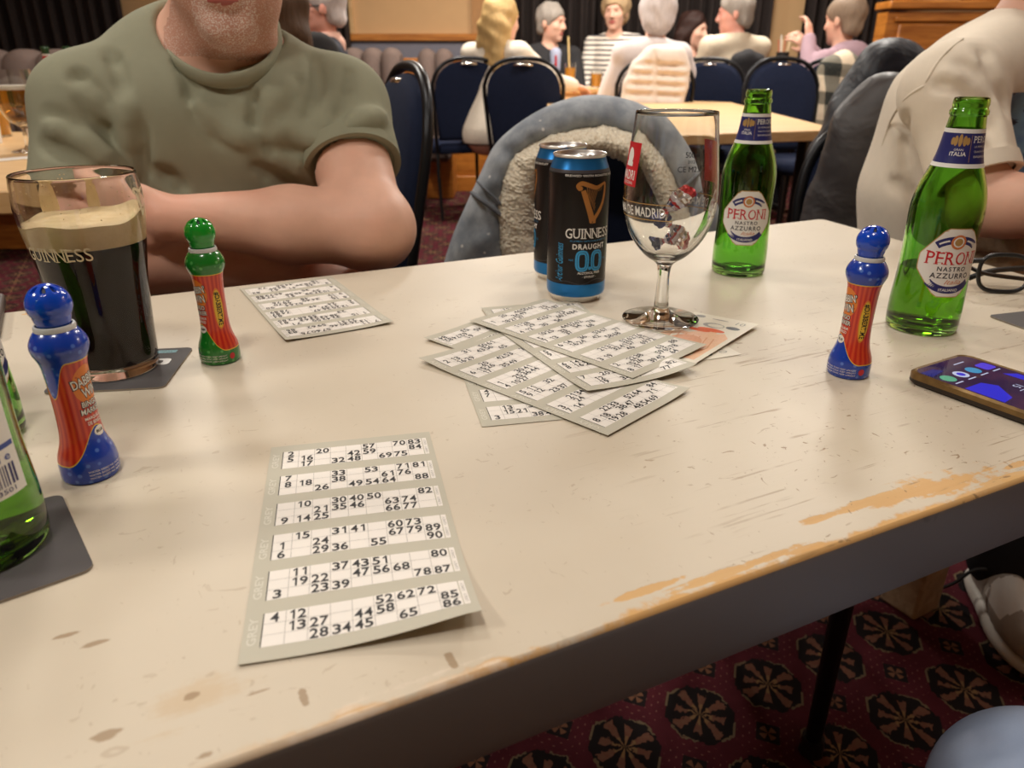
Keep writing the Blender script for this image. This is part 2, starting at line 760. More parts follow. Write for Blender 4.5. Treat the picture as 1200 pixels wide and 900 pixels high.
def carpet_mat():
    m = Mat('patterned_carpet', rough=0.95, spec=0.1)
    x, y, z = m.xyz()
    X = ((x - 0.431) * CA + (y - 0.947) * SA) / 0.1435
    Y = ((y - 0.947) * CA - (x - 0.431) * SA) / 0.1515
    jit = (m.noise(130, 3) - 0.5) * 0.10
    u = (X + 0.5 + jit).fract() - 0.5
    v = (Y + 0.5 + jit).fract() - 0.5
    au, av = u.abs(), v.abs()
    octo = au.max(av).max((au + av) * 0.72)
    r = (u * u + v * v).sqrt()
    ang = E.op('ARCTAN2', v, u)
    pet = (ang * 8.0).cos()
    pet2 = (ang * 4.0 + 0.4).cos()
    field = (octo < 0.37)
    rim = (octo < 0.385) * (octo > 0.36) * ((ang * 4.0).sin() > -0.2)
    flower = (r < 0.30 + 0.04 * pet2) * (r > 0.04) * (pet > 0.1 - 0.0)
    core = (r < 0.13) * (pet > -0.5)
    u2 = X.fract() - 0.5
    v2 = Y.fract() - 0.5
    dm = u2.abs() + v2.abs() * 1.0
    dia = dm < 0.17
    r2 = (u2 * u2 + v2 * v2).sqrt()
    fl2 = (r2 < 0.09) * ((E.op('ARCTAN2', v2, u2) * 4.0).cos() > -0.2)
    du = (X * 11.0).fract() - 0.5
    dv = (Y * 11.0).fract() - 0.5
    dots = ((du * du + dv * dv).sqrt() < 0.16) * (dm < 0.44) * (octo > 0.39) * (((dm * 22.0).fract()) > 0.5)
    nz = m.noise(22, 3)
    base = m.mix((0.055, 0.009, 0.014), (0.115, 0.020, 0.028), nz)
    c = m.mix(base, (0.22, 0.09, 0.07), dots)
    c = m.mix(c, (0.014, 0.010, 0.010), field)
    c = m.mix(c, (0.17, 0.12, 0.07), rim)
    pc = m.mix((0.17, 0.045, 0.032), (0.20, 0.115, 0.07), m.noise(110, 2))
    c = m.mix(c, pc, flower)
    c = m.mix(c, (0.26, 0.15, 0.065), core * (pet > 0.45))
    c = m.mix(c, (0.018, 0.012, 0.012), dia)
    c = m.mix(c, (0.20, 0.09, 0.05), fl2)
    m.set('Base Color', c)
    m.bump(m.noise(900, 2), 0.5, 0.003)
    return m.m


M = {}
M['carpet'] = carpet_mat()
M['cream_wall'] = simple('cream_wall_paint', srgb(205, 165, 118), 0.8, var=0.05, scale=6)
M['ceiling'] = simple('ceiling_paint', srgb(225, 210, 190), 0.9, var=0.03, scale=6)


def wood_mat(name, c1, c2, rough=0.45, sc=(3, 40, 40), coat=0.0):
    m = Mat(name, c1, rough)
    n = m.noise(1.0, 5, 0.6, m.scaled(sc), 0.6)
    m.set('Base Color', m.mix(c1, c2, n.step(0.3, 0.7)))
    m.bump(n, 0.08, 0.001)
    if coat: m.set('Coat Weight', coat)
    return m.m


M['oak'] = wood_mat('orange_varnished_oak', srgb(146, 84, 28), srgb(186, 118, 48), 0.35, (4, 4, 40))
M['oak_h'] = wood_mat('orange_varnished_oak_rail', srgb(158, 94, 34), srgb(196, 126, 54), 0.35, (3, 30, 30))
M['beech'] = wood_mat('pale_beech_laminate', srgb(206, 165, 112), srgb(220, 182, 132), 0.4, (4, 30, 30))
M['pale_wood'] = wood_mat('pale_pine', srgb(190, 150, 95), srgb(150, 112, 66), 0.6, (20, 20, 3))


def cloth_mat(name, col, scale=900, var=0.12, bump=0.35, rough=0.9, sheen=0.0):
    m = Mat(name, col, rough, spec=0.2)
    n = m.noise(60, 4)
    m.set('Base Color', m.mix(tuple(c * (1 - var) for c in col), tuple(c * (1 + var) for c in col), n))
    m.bump(m.noise(scale, 2), bump, 0.0008)
    if sheen: m.set('Sheen Weight', sheen)
    return m.m


M['curtain'] = cloth_mat('dark_brown_curtain', (0.030, 0.022, 0.020), 300, 0.3)
M['taupe'] = cloth_mat('taupe_upholstery', srgb(102, 86, 79), 300, 0.12)
M['navy'] = cloth_mat('navy_upholstery', (0.009, 0.014, 0.036), 600, 0.25)
M['black_metal'] = simple('black_metal', (0.02, 0.02, 0.022), 0.35, 0.7, var=0.0)
M['black_plastic'] = simple('black_plastic', (0.012, 0.012, 0.013), 0.35, var=0.0)
M['chrome'] = simple('chrome', (0.75, 0.72, 0.68), 0.18, 1.0, var=0.0)
M['white_plastic'] = simple('white_plastic', (0.75, 0.72, 0.68), 0.4, var=0.0)
M['dark_gap'] = simple('near_black_paint', (0.01, 0.008, 0.007), 0.7, var=0.0)
M['blue_grey'] = simple('blue_grey_paint', srgb(120, 118, 128), 0.7, var=0.06)

XL, XR, YF, ZC = -5.2, 4.6, -2.6, 2.7
f = MB().grid([[(XL, YF, 0), (XL, YB, 0)], [(XR, YF, 0), (XR, YB, 0)]]).build('floor', M['carpet'])
tag(f, kind='structure')
for nm, q in (('ceiling', [[(XL, YF, ZC), (XL, YB, ZC)], [(XR, YF, ZC), (XR, YB, ZC)]]),
              ('wall_back', [[(XL, YB, 0), (XL, YB, ZC)], [(XR, YB, 0), (XR, YB, ZC)]]),
              ('wall_left', [[(XL, YF, 0), (XL, YF, ZC)], [(XL, YB, 0), (XL, YB, ZC)]]),
              ('wall_right', [[(XR, YF, 0), (XR, YF, ZC)], [(XR, YB, 0), (XR, YB, ZC)]]),
              ('wall_front', [[(XL, YF, 0), (XL, YF, ZC)], [(XR, YF, 0), (XR, YF, ZC)]])):
    o = MB().grid(q).build(nm, M['ceiling'] if nm == 'ceiling' else M['cream_wall'])
    tag(o, kind='structure')

# the back wall's wooden dado rail with the blue grey strip below it
xa, xb = W(405, 45, YB)[0], W(600, 45, YB)[0]
zt = W(500, 40, YB)[2]
tag(MB().box(((xa + xb) / 2, YB - 0.03, zt - 0.025), (xb - xa, 0.05, 0.055)).build('trim_1', M['oak_h']), kind='structure')
tag(MB().box(((xa + xb) / 2, YB - 0.01, zt - 0.16), (xb - xa, 0.012, 0.2)).build('trim_2', M['blue_grey']), kind='structure')
# a vertical wooden frame edge beside the panel
xf = W(411, 20, YB)[0]
tag(MB().box((xf, YB - 0.02, zt + 0.6), (0.05, 0.04, 1.2)).build('trim_3', M['beech']), kind='structure')
xf2 = W(553, 20, YB)[0]
tag(MB().box(((xf2 + xb) / 2, YB - 0.02, zt + 0.6), (xb - xf2, 0.03, 1.2)).build('trim_4', simple('tan_wall_paint', srgb(176, 130, 84), 0.8, var=0.05, scale=6)), kind='structure')


def curtain(px0, px1, label, Y=YB - 0.14, folds=14, seed=1):
    x0, x1 = W(px0, 20, Y)[0], W(px1, 20, Y)[0]
    rng = random.Random(seed)
    n = folds * 10
    ph = [rng.uniform(-0.5, 0.5) for _ in range(folds + 2)]
    P = []
    for i in range(n + 1):
        t = i / n
        k = t * folds
        a = 0.055 * math.sin(2 * PI * k + ph[int(k)] * 0.8) + 0.02 * math.sin(4.7 * k)
        P.append([(x0 + (x1 - x0) * t, Y + a * (0.7 + 0.3 * (1 - z / 2.6)), z) for z in np.linspace(0.03, 2.6, 8)])
    o = MB().grid(P).build('curtain', M['curtain'], smooth=180)
    tag(set_base(o), label, 'curtain', 'dark curtains along the back wall')
    return o


curtain(-60, 146, 'dark brown pleated curtain at the far left above the grey bench', folds=13, seed=2)
curtain(378, 408, 'narrow strip of dark curtain behind the white haired man in glasses', folds=3, seed=5)
curtain(601, 905, 'long dark pleated curtain behind the group at the far table', folds=22, seed=3)
curtain(941, 1060, 'dark pleated curtain behind the person in the lilac hoodie', folds=9, seed=4)


# ---------------------------------------------------------------- built-in seating and panelling at the back
def bench(px0, px1, Y, ztop, label, scallops, depth=0.16, base=0.1, group=None):
    x0, x1 = W(px0, 60, Y)[0], W(px1, 60, Y)[0]
    c = (x0 + x1) / 2
    r = empty('bench_seat', (c, Y, 0), 0, label, 'bench', group)
    n = scallops * 10
    P = []
    for i in range(n + 1):
        t = i / n
        k = (t * scallops) % 1.0 if i < n else 1.0
        zz = ztop - 0.05 + 0.05 * math.sin(PI * k) ** 0.6
        bul = 0.03 * math.sin(PI * k) ** 0.5
        x = x0 + (x1 - x0) * t - c
        ring = [(x, -0.02 - bul, 0.42), (x, -0.03 - bul, 0.6), (x, -0.02 - bul, zz - 0.05), (x, 0.0, zz - 0.01), (x, 0.04, zz),
                (x, depth - 0.03, zz), (x, depth, zz - 0.03), (x, depth, 0.42)]
        P.append(ring)
    mb = MB().grid(P, close_v=True)
    mb.add(P[0], [tuple(range(8))]).add(P[-1], [tuple(range(7, -1, -1))])
    mb.build('backrest', M['taupe'], r, smooth=50)
    bevel(MB().box((0, -0.26, 0.38), (x1 - x0, 0.5, 0.14)).build('seat', M['taupe'], r), 0.03, 3)
    MB().box((0, -0.02, base + 0.11), (x1 - x0, 0.36, 0.4)).build('plinth', M['oak'], r)
    return r


bench(-160, 118, 4.3, 1.03, 'long taupe bench with scalloped back below the far left curtain', 7)
bench(400, 468, 5.6, 1.06, 'taupe fluted bench end standing left of the oak partition', 3, depth=0.2)
bench(489, 529, 6.0, 1.06, 'taupe bench back between oak partition and blue chairs', 2, depth=0.2)

# the oak partition with the socket
Yp = 6.2
x0, x1 = W(440, 120, Yp)[0], W(606, 120, Yp)[0]
zt = W(480, 69, Yp)[2]
r = empty('oak_partition', ((x0 + x1) / 2, Yp, 0), 0, 'orange oak low partition with a double socket near the carpet', 'partition')
MB().box((0, 0.03, zt / 2), (x1 - x0, 0.06, zt - 0.04)).build('panel', M['oak'], r)
bevel(MB().box((0, 0.03, zt - 0.02), (x1 - x0 + 0.03, 0.1, 0.05)).build('cap_rail', M['oak_h'], r), 0.008)
bevel(MB().box((0, -0.008, 0.06), (x1 - x0, 0.02, 0.12)).build('kick_board', M['oak_h'], r), 0.004)
sp = W(503, 188, Yp)
s = MB().box((sp[0] - (x0 + x1) / 2, -0.006, sp[2]), (0.15, 0.012, 0.088)).build('socket_plate', M['white_plastic'], r)
for k in (-1, 1):
    mb = MB()
    cx = sp[0] - (x0 + x1) / 2 + k * 0.037
    mb.box((cx, -0.0125, sp[2] + 0.022), (0.012, 0.004, 0.02))
    for dx, dz in ((0, -0.002), (-0.012, -0.022), (0.012, -0.022)):
        mb.box((cx + dx, -0.0125, sp[2] + dz), (0.006, 0.002, 0.008))
    mb.build('socket_outlet', M['dark_gap'], s)

# the panelled bar front at the right
Yb = 5.6
x0 = W(1031, 70, Yb)[0]
x1 = W(1300, 70, Yb)[0]
zt = W(1050, 6, Yb)[2]
c = (x0 + x1) / 2
r = empty('bar_counter', (c, Yb, 0), 0, 'orange oak panelled counter front behind the cream T-shirt', 'counter')
MB().box((0, 0.08, zt / 2 - 0.02), (x1 - x0, 0.16, zt - 0.04)).build('carcass', M['oak'], r)
bevel(MB().box((0, 0.07, zt), (x1 - x0 + 0.03, 0.24, 0.05)).build('counter_top', M['oak_h'], r), 0.01)
w = (x1 - x0)
for k in range(2):
    cx = -w / 2 + w * (k + 0.5) / 2
    bevel(MB().box((cx, -0.012, zt - 0.32), (w / 2 - 0.16, 0.024, 0.42)).build('raised_panel', M['oak'], r), 0.012, 2)
    bevel(MB().box((cx, -0.014, zt - 0.085), (w / 2 - 0.1, 0.028, 0.03)).build('moulding', M['oak_h'], r), 0.006, 2)
    bevel(MB().box((cx, -0.014, zt - 0.57), (w / 2 - 0.1, 0.028, 0.03)).build('moulding', M['oak_h'], r), 0.006, 2)
bevel(MB().box((0.0, 0.1, zt + 0.12), (w * 0.96, 0.16, 0.05)).build('upper_shelf', M['oak_h'], r), 0.006)
for k in (-1, -0.2, 0.6):
    MB().box((k * w * 0.42, 0.1, zt + 0.06), (0.2 if k != -1 else 0.05, 0.14, 0.08)).build('shelf_support', M['oak'], r)


# ================================================================ our table
def TLc(px, py):
    p = G(px, py)
    d = p[:2] - np.array([0.0, 0.25])
    return float(d[0] * CA + d[1] * SA), float(-d[0] * SA + d[1] * CA)


def paint_mat():
    m = Mat('worn_cream_table_paint', rough=0.42, spec=0.22)
    x, y, z = m.xyz()
    fine = m.noise(55, 5, 0.65)
    med = m.noise(14, 4, 0.6)
    grain = m.noise(1.0, 4, 0.6, m.scaled((5, 110, 1)), 0.4)
    grain2 = m.noise(1.0, 3, 0.6, m.scaled((10, 260, 1)), 0.3)

    def patch(px, py, ru, rv, soft=0.35, edge=1.0):
        u, v = TLc(px, py)
        d = ((x - u) * (x - u) / (ru * ru) + (y - v) * (y - v) / (rv * rv)).sqrt()
        return (1.0 - d * edge + (fine - 0.5) * 2.3 + (grain - 0.5) * 2.4 + (med - 0.5) * 1.2).step(0.0, soft)

    paint = m.mix(srgb(206, 193, 172), srgb(214, 203, 184), med)
    dirt = m.noise(5, 3)
    paint = m.mix(paint, srgb(196, 178, 150), dirt.step(0.55, 0.85) * 0.5)
    # bare wood
    wood = m.mix(srgb(204, 152, 90), srgb(222, 184, 126), grain)
    bare = patch(1115, 566, 0.052, 0.013)
    for a in ((1065, 578, 0.05, 0.007), (1165, 572, 0.05, 0.006), (1010, 592, 0.03, 0.004), (968, 604, 0.025, 0.0035), (905, 652, 0.03, 0.003), (850, 672, 0.03, 0.003), (1190, 545, 0.012, 0.003),
              (940, 645, 0.02, 0.0035), (760, 690, 0.02, 0.0022), (36, 367, 0.006, 0.004)):
        bare = bare.max(patch(*a))
    bare = bare * 0.9
    # rubbed edge
    edge = ((0.0075 - y) * 170.0 + (fine - 0.5) * 3.2 + (m.noise(9, 2) - 0.55) * 3.5).step(0.2, 0.9)
    edge = edge * x.step(-0.16, -0.02)
    bare = bare.max(edge)
    c = m.mix(paint, wood, bare)
    # primer showing near the left part of the edge
    pr = patch(430, 850, 0.07, 0.011, 0.6).max(patch(520, 812, 0.035, 0.012, 0.6))
    c = m.mix(c, srgb(228, 214, 196), pr * 0.75)
    # stain
    st = patch(235, 815, 0.022, 0.014, 0.9)
    c = m.mix(c, srgb(200, 170, 128), st * 0.45)
    # scratches along the grain at the right, short chips everywhere
    zone = (x - 0.05).step(0.0, 0.22) * (0.42 - y).step(0.0, 0.2)
    ln = (grain2.step(0.59, 0.65)) * (m.noise(30, 2).step(0.46, 0.60)) * zone
    chips = m.noise(1.0, 3, 0.5, m.scaled((60, 130, 1)), 1.2).step(0.66, 0.70) * m.noise(7, 1).step(0.42, 0.56)
    chips2 = m.noise(1.0, 2, 0.5, m.scaled((150, 70, 1)), 2.0).step(0.70, 0.74)
    dk = (ln * 0.55).max(chips * (0.25 + zone * 0.5)).max(chips2 * (0.25 + zone * 0.5))
    c = m.mix(c, srgb(142, 112, 78), dk)
    for px, py, ru, rv in ((125, 862, 0.006, 0.0025), (112, 754, 0.006, 0.0018), (75, 745, 0.006, 0.0015), (225, 815, 0.003, 0.0018), (355, 815, 0.002, 0.005), (530, 775, 0.002, 0.005), (300, 812, 0.007, 0.0012), (240, 885, 0.006, 0.002)):
        c = m.mix(c, srgb(150, 122, 90), patch(px, py, ru, rv, 0.3) * 0.7)
    m.set('Base Color', c)
    m.set('Roughness', 0.38 + med * 0.12 + bare * 0.2)
    h = grain * (0.25 + zone * 0.9) + fine * 0.15 - bare * 0.8 - dk * 0.6
    m.bump(h, 0.30, 0.0006)
    return m.m


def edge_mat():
    m = Mat('shaded_grey_edge_paint', rough=0.45)  # grey edge paint with the shade of the near side put into its colour
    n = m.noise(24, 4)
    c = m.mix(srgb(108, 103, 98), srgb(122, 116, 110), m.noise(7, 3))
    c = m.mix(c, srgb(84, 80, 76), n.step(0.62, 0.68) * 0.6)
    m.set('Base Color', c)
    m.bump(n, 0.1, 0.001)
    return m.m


M['paint'] = paint_mat()
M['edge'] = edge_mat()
troot = empty('bar_table', (0.0, 0.25, 0.0), ANG, 'long worn cream painted table with chipped grey edge coloured as in shade in the foreground', 'table')


def to_table(p):
    d = np.asarray(p[:2], float) - np.array([0.0, 0.25])
    return np.array([d[0] * CA + d[1] * SA, -d[0] * SA + d[1] * CA])


cor = [to_table(q) for q in ((0.7275, 0.601), (0.524, 1.258), (-0.83, 0.60), (-0.52, -0.002))]


def round_poly(c, r, n=6):
    out = []
    for i in range(len(c)):
        a, b, d = c[i - 1], c[i], c[(i + 1) % len(c)]
        p, q = b + (a - b) / np.linalg.norm(a - b) * r, b + (d - b) / np.linalg.norm(d - b) * r
        for k in range(n + 1):
            t = k / n
            out.append((1 - t) ** 2 * p + 2 * t * (1 - t) * b + t * t * q)
    return out


outl = round_poly(cor, 0.014)
cen = sum(cor) / 4


def ring(ins, z):
    return [(*(p + (cen - p) / np.linalg.norm(cen - p) * ins), z) for p in outl]


mb = MB()
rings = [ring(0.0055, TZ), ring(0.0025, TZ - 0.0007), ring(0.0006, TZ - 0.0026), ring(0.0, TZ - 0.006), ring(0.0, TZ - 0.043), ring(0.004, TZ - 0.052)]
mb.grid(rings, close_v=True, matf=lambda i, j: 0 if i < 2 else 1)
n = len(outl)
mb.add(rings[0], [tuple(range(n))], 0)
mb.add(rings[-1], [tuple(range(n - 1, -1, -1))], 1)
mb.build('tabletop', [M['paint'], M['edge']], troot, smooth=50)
for s, (x, y) in enumerate(((0.454, 0.815), (-0.36, 0.42))):
    l = to_table((x, y))
    leg = MB().tube([(l[0], l[1], TZ - 0.052), (l[0], l[1], 0.35), (l[0], l[1], 0.03)], [0.018, 0.015, 0.012], 16).build('leg', M['black_metal'], troot)
    MB().tube([(l[0], l[1], 0.03), (l[0], l[1], 0.0)], [0.016, 0.018], 16).build('foot_pad', M['black_plastic'], leg)
    MB().box((l[0], l[1], TZ - 0.06), (0.06, 0.4, 0.015)).build('top_bracket', M['black_metal'], leg)


# ================================================================ paper on the table
M['ticket'] = simple('grey_green_ticket_paper', srgb(194, 189, 172), 0.75, var=0.03, scale=60)
M['cell'] = simple('white_ticket_print', srgb(240, 234, 226), 0.7, var=0.0)
M['ink'] = simple('black_ink', (0.016, 0.016, 0.018), 0.6, var=0.0)
M['rule'] = simple('thin_grey_rule', srgb(168, 164, 158), 0.7, var=0.0)
M['pale_ink'] = simple('pale_print', srgb(214, 210, 196), 0.7, var=0.0)

NEAR = [
    [[2, 0, 20, 0, 0, 57, 0, 70, 83], [5, 16, 0, 0, 42, 59, 0, 0, 84], [0, 17, 0, 32, 48, 0, 69, 75, 0]],
    [[7, 0, 0, 33, 0, 53, 0, 71, 81], [8, 18, 0, 38, 0, 0, 61, 76, 0], [0, 0, 26, 0, 49, 54, 64, 0, 88]],
    [[0, 10, 0, 30, 40, 50, 0, 0, 82], [0, 0, 21, 35, 46, 0, 63, 74, 0], [9, 14, 25, 0, 0, 0, 66, 77, 0]],
    [[0, 15, 0, 31, 41, 0, 60, 73, 0], [1, 0, 24, 0, 0, 0, 67, 79, 89], [6, 0, 29, 36, 0, 55, 0, 0, 90]],
    [[0, 11, 0, 37, 43, 51, 0, 0, 80], [0, 19, 22, 0, 47, 56, 68, 0, 0], [3, 0, 23, 39, 0, 0, 0, 78, 87]],
    [[4, 12, 0, 0, 0, 52, 62, 72, 0], [0, 13, 27, 0, 44, 58, 0, 0, 85], [0, 0, 28, 34, 45, 0, 65, 0, 86]]]


def strips(seed, known=None):
    """six strips that use 1 to 90 once, five to a row; known strips are kept as read from the photograph"""
    rng = random.Random(seed)
    pools = [list(range(1, 10))] + [list(range(10 * k, 10 * k + 10)) for k in range(1, 8)] + [list(range(80, 91))]
    used = {n for st in (known or {}).values() for row in st for n in row}
    pools = [[n for n in p if n not in used] for p in pools]
    for p in pools: rng.shuffle(p)
    out = []
    for i in range(6):
        if known and i in known:
            out.append(known[i])
            continue
        st = [[0] * 9 for _ in range(3)]
        for row in st:
            cols = sorted(range(9), key=lambda c: -len(pools[c]) + rng.random() * 2.5)[:5]
            for c in cols:
                if pools[c]: row[c] = pools[c].pop()
        for c in range(9):
            v = sorted(row[c] for row in st if row[c])
            for row in st:
                if row[c]: row[c] = v.pop(0)
        out.append(st)
    return out


KN_FAR = {0: [[7, 11, 0, 0, 0, 57, 60, 75, 0], [0, 13, 26, 30, 46, 0, 0, 0, 83], [0, 0, 22, 31, 0, 59, 62, 0, 86]],
          1: [[1, 15, 0, 32, 42, 50, 0, 71, 0], [0, 0, 0, 38, 43, 53, 63, 0, 81], [0, 0, 23, 0, 0, 55, 68, 72, 85]]}
KN_D = {0: [[0, 0, 0, 31, 0, 50, 61, 0, 0], [2, 13, 0, 0, 43, 56, 0, 0, 0], [0, 16, 29, 0, 0, 0, 65, 0, 0]],
        1: [[0, 0, 20, 0, 42, 53, 0, 72, 0], [6, 15, 26, 0, 0, 0, 0, 0, 0], [0, 17, 0, 35, 49, 0, 0, 0, 0]],
        2: [[0, 0, 0, 30, 41, 0, 0, 0, 0], [1, 0, 25, 36, 44, 0, 0, 0, 0], [4, 10, 27, 0, 0, 0, 0, 73, 0]],
        3: [[5, 11, 0, 32, 0, 0, 0, 0, 0], [9, 12, 0, 0, 0, 0, 0, 0, 0], [0, 0, 23, 37, 0, 57, 0, 0, 0]],
        4: [[0, 0, 21, 34, 0, 0, 0, 0, 0], [3, 0, 24, 0, 0, 0, 0, 0, 0], [7, 14, 0, 0, 0, 0, 0, 0, 0]],
        5: [[0, 0, 22, 33, 0, 52, 64, 0, 84], [8, 18, 0, 38, 47, 0, 0, 71, 0], [0, 19, 28, 0, 48, 54, 69, 0, 0]]}
KN_A = {4: [[4, 12, 29, 0, 40, 0, 0, 77, 0], [7, 0, 0, 31, 0, 53, 60, 0, 0], [0, 0, 0, 35, 0, 0, 66, 0, 82]],
        5: [[0, 13, 0, 33, 45, 0, 61, 0, 0], [0, 15, 21, 0, 0, 51, 0, 70, 0], [3, 0, 0, 38, 48, 0, 0, 0, 81]]}
KN_E = {0: [[0, 0, 20, 0, 46, 55, 61, 0, 0], [1, 0, 0, 34, 49, 0, 0, 75, 0], [0, 18, 27, 37, 0, 0, 0, 71, 87]],
        1: [[0, 11, 28, 0, 42, 51, 0, 73, 0], [0, 0, 29, 0, 0, 0, 60, 74, 84], [4, 12, 0, 30, 0, 56, 0, 0, 0]],
        2: [[0, 10, 25, 0, 44, 52, 62, 0, 0], [5, 0, 0, 33, 0, 54, 0, 78, 0], [7, 13, 0, 37, 0, 0, 68, 0, 0]],
        3: [[6, 14, 0, 36, 0, 53, 67, 0, 0], [0, 16, 24, 0, 42, 0, 0, 77, 0], [0, 0, 0, 0, 0, 58, 68, 0, 0]],
        4: [[0, 0, 21, 31, 0, 52, 62, 76, 0], [0, 0, 0, 32, 41, 57, 0, 71, 0], [3, 19, 0, 0, 46, 0, 69, 72, 0]],
        5: [[2, 0, 22, 38, 0, 0, 63, 0, 88], [0, 15, 26, 0, 0, 59, 65, 78, 0], [8, 17, 0, 39, 45, 0, 64, 0, 0]]}
KN_F = {3: [[5, 10, 0, 30, 0, 0, 0, 0, 0], [9, 0, 20, 0, 0, 0, 0, 0, 0], [0, 0, 0, 32, 0, 0, 0, 0, 0]],
        4: [[6, 14, 21, 0, 0, 0, 0, 0, 0], [8, 16, 25, 0, 0, 0, 0, 0, 0], [0, 0, 0, 35, 0, 0, 0, 0, 0]],
        5: [[7, 0, 20, 32, 0, 0, 67, 0, 0], [0, 12, 0, 0, 0, 57, 0, 0, 82], [0, 19, 0, 34, 41, 0, 0, 77, 0]]}

TW, TH = 0.1075, 0.2045


def ticket(label, BL, eu, z0, numbers, bend, word='GREY', group=None, eps=1.0):
    """a bingo sheet: local x along the rows, y up the sheet; bend(u, v) lifts the paper"""
    BL = np.asarray(BL, float)[:2]
    eu = np.asarray(eu, float)[:2]
    eu = eu / np.linalg.norm(eu)
    rz = math.atan2(eu[1], eu[0])
    mb = MB()
    nx, ny = 16, 28
    U, V = np.linspace(0, TW, nx + 1), np.linspace(0, TH, ny + 1)
    mb.grid([[(u, v, 0.0) for v in V] for u in U], 0)
    mb.grid([[(u, v, -0.00016) for v in V] for u in U], 0, flip=True)
    edge = [(u, 0) for u in U] + [(TW, v) for v in V[1:]] + [(u, TH) for u in U[::-1][1:]] + [(0, v) for v in V[::-1][1:-1]]
    mb.grid([[(x, y, 0) for x, y in edge], [(x, y, -0.00016) for x, y in edge]], 0, close_v=True, flip=True)
    d = 0.00007 * eps
    x0, x1 = 0.0085, 0.1005
    cw = (x1 - x0) / 9
    sh, gap = 0.0232, 0.0095
    top = TH - 0.009
    for i, st in enumerate(numbers):
        yt = top - i * (sh + gap)
        fine_rect(mb, x0, yt - sh, x1, yt, 1, d, 0.006)
        fine_rect(mb, x1 + 0.0006, yt - sh, x1 + 0.0034, yt, 1, d, 0.006)
        fine_rect(mb, x0 - 0.00025, yt - sh, x0 + 0.00025, yt, 2, d * 2, 0.006)
        for k in range(1, 9): fine_rect(mb, x0 + k * cw - 0.00012, yt - sh, x0 + k * cw + 0.00012, yt, 3, d * 2, 0.006)
        for k in range(1, 3): fine_rect(mb, x0, yt - k * sh / 3 - 0.0001, x1, yt - k * sh / 3 + 0.0001, 3, d * 2, 0.006)
        put_text(mb, word, w=sh * 0.82, h=0.0042, c=(0.0042, yt - sh / 2), mat=4, z=d, rz=PI / 2, bold=0.02)
        for q in (0.27, 0.73): put_text(mb, 'GREY', w=sh * 0.36, h=0.0015, c=(x1 + 0.002, yt - sh * q), mat=3, z=d * 2, rz=PI / 2)
        for rI, row in enumerate(st):
            for c, nmb in enumerate(row):
                if not nmb: continue
                s = str(nmb)
                cx, cy = x0 + (c + 0.5) * cw, yt - (rI + 0.5) * sh / 3
                wd, hd = 0.0040, 0.0066
                for q, ch in enumerate(s):
                    gx = cx + (q - (len(s) - 1) / 2) * 0.0045
                    if ch == '1':
                        mb.add([(gx + a * wd, cy + b * hd, d * 3) for a, b in ((0.06, -0.5), (0.30, -0.5), (0.30, 0.5), (0.10, 0.5), (-0.28, 0.30), (-0.20, 0.16), (0.06, 0.30))],
                               [(0, 1, 2, 6), (2, 3, 6), (3, 4, 5, 6)], 2)
                    else:
                        put_text(mb, ch, w=wd, h=hd, c=(gx, cy), mat=2, z=d * 3, bold=0.018)

    def fn(P):
        out = P.copy()
        for i, (u, v, w) in enumerate(P): out[i, 2] = w + bend(u / TW, v / TH)
        return out
    me = mb.mesh('bingo_ticket', [M['ticket'], M['cell'], M['ink'], M['rule'], M['pale_ink']], 180, fn)
    o = link('bingo_ticket', me)
    o.location = (BL[0], BL[1], z0)
    o.rotation_euler = (0, 0, rz)
    return tag(o, label, 'bingo ticket', group)


def lift(u, v, cu, cv, r, h):
    """a lifted corner or edge"""
    d = math.hypot((u - cu), (v - cv) * 1.9)
    t = max(0.0, 1 - d / r)
    return h * t * t


g_pile = 'bingo tickets lying on the table'
eu_near = G(497, 507) - G(308, 526)
bl = G(279, 782)
ticket('flat grey bingo sheet nearest the camera with one curled corner', bl, G(497, 507) - G(308, 526) + 0.00 * eu_near, TZ + 0.0004, NEAR,
       lambda u, v: lift(u, v, 1.0, -0.04, 0.75, 0.013) + 0.0012 * math.sin(PI * u) * (1 - v) + lift(u, v, 0.0, 0.0, 0.3, 0.001), 'GREY', g_pile)
# the upside-down sheet in front of the green T-shirt: its bottom-left is the far right corner
pA, pB = G(390, 326), G(280, 341)
ticket('single bingo sheet turned upside down in front of the crossed arms', G(388, 325), pB - pA, TZ + 0.0004, strips(11, KN_FAR),
       lambda u, v: 0.0010 + lift(u, v, 0, 1, 0.4, 0.002) + lift(u, v, 1, 1, 0.4, 0.0015), 'GREY', g_pile)


def corner_sheet(label, q, q2, z0, nums, bend, at='BL'):
    """q: pixel of the named corner, q2: a pixel further along the sheet's row direction"""
    a, b = G(*q), G(*q2)
    e = (b - a)[:2]
    e /= np.linalg.norm(e)
    n = np.array([-e[1], e[0]])
    p = a[:2].copy()
    if 'T' in at: p = p - n * TH
    if 'R' in at: p = p - e * TW
    return ticket(label, p, e, z0, nums, bend, 'GREY', g_pile)


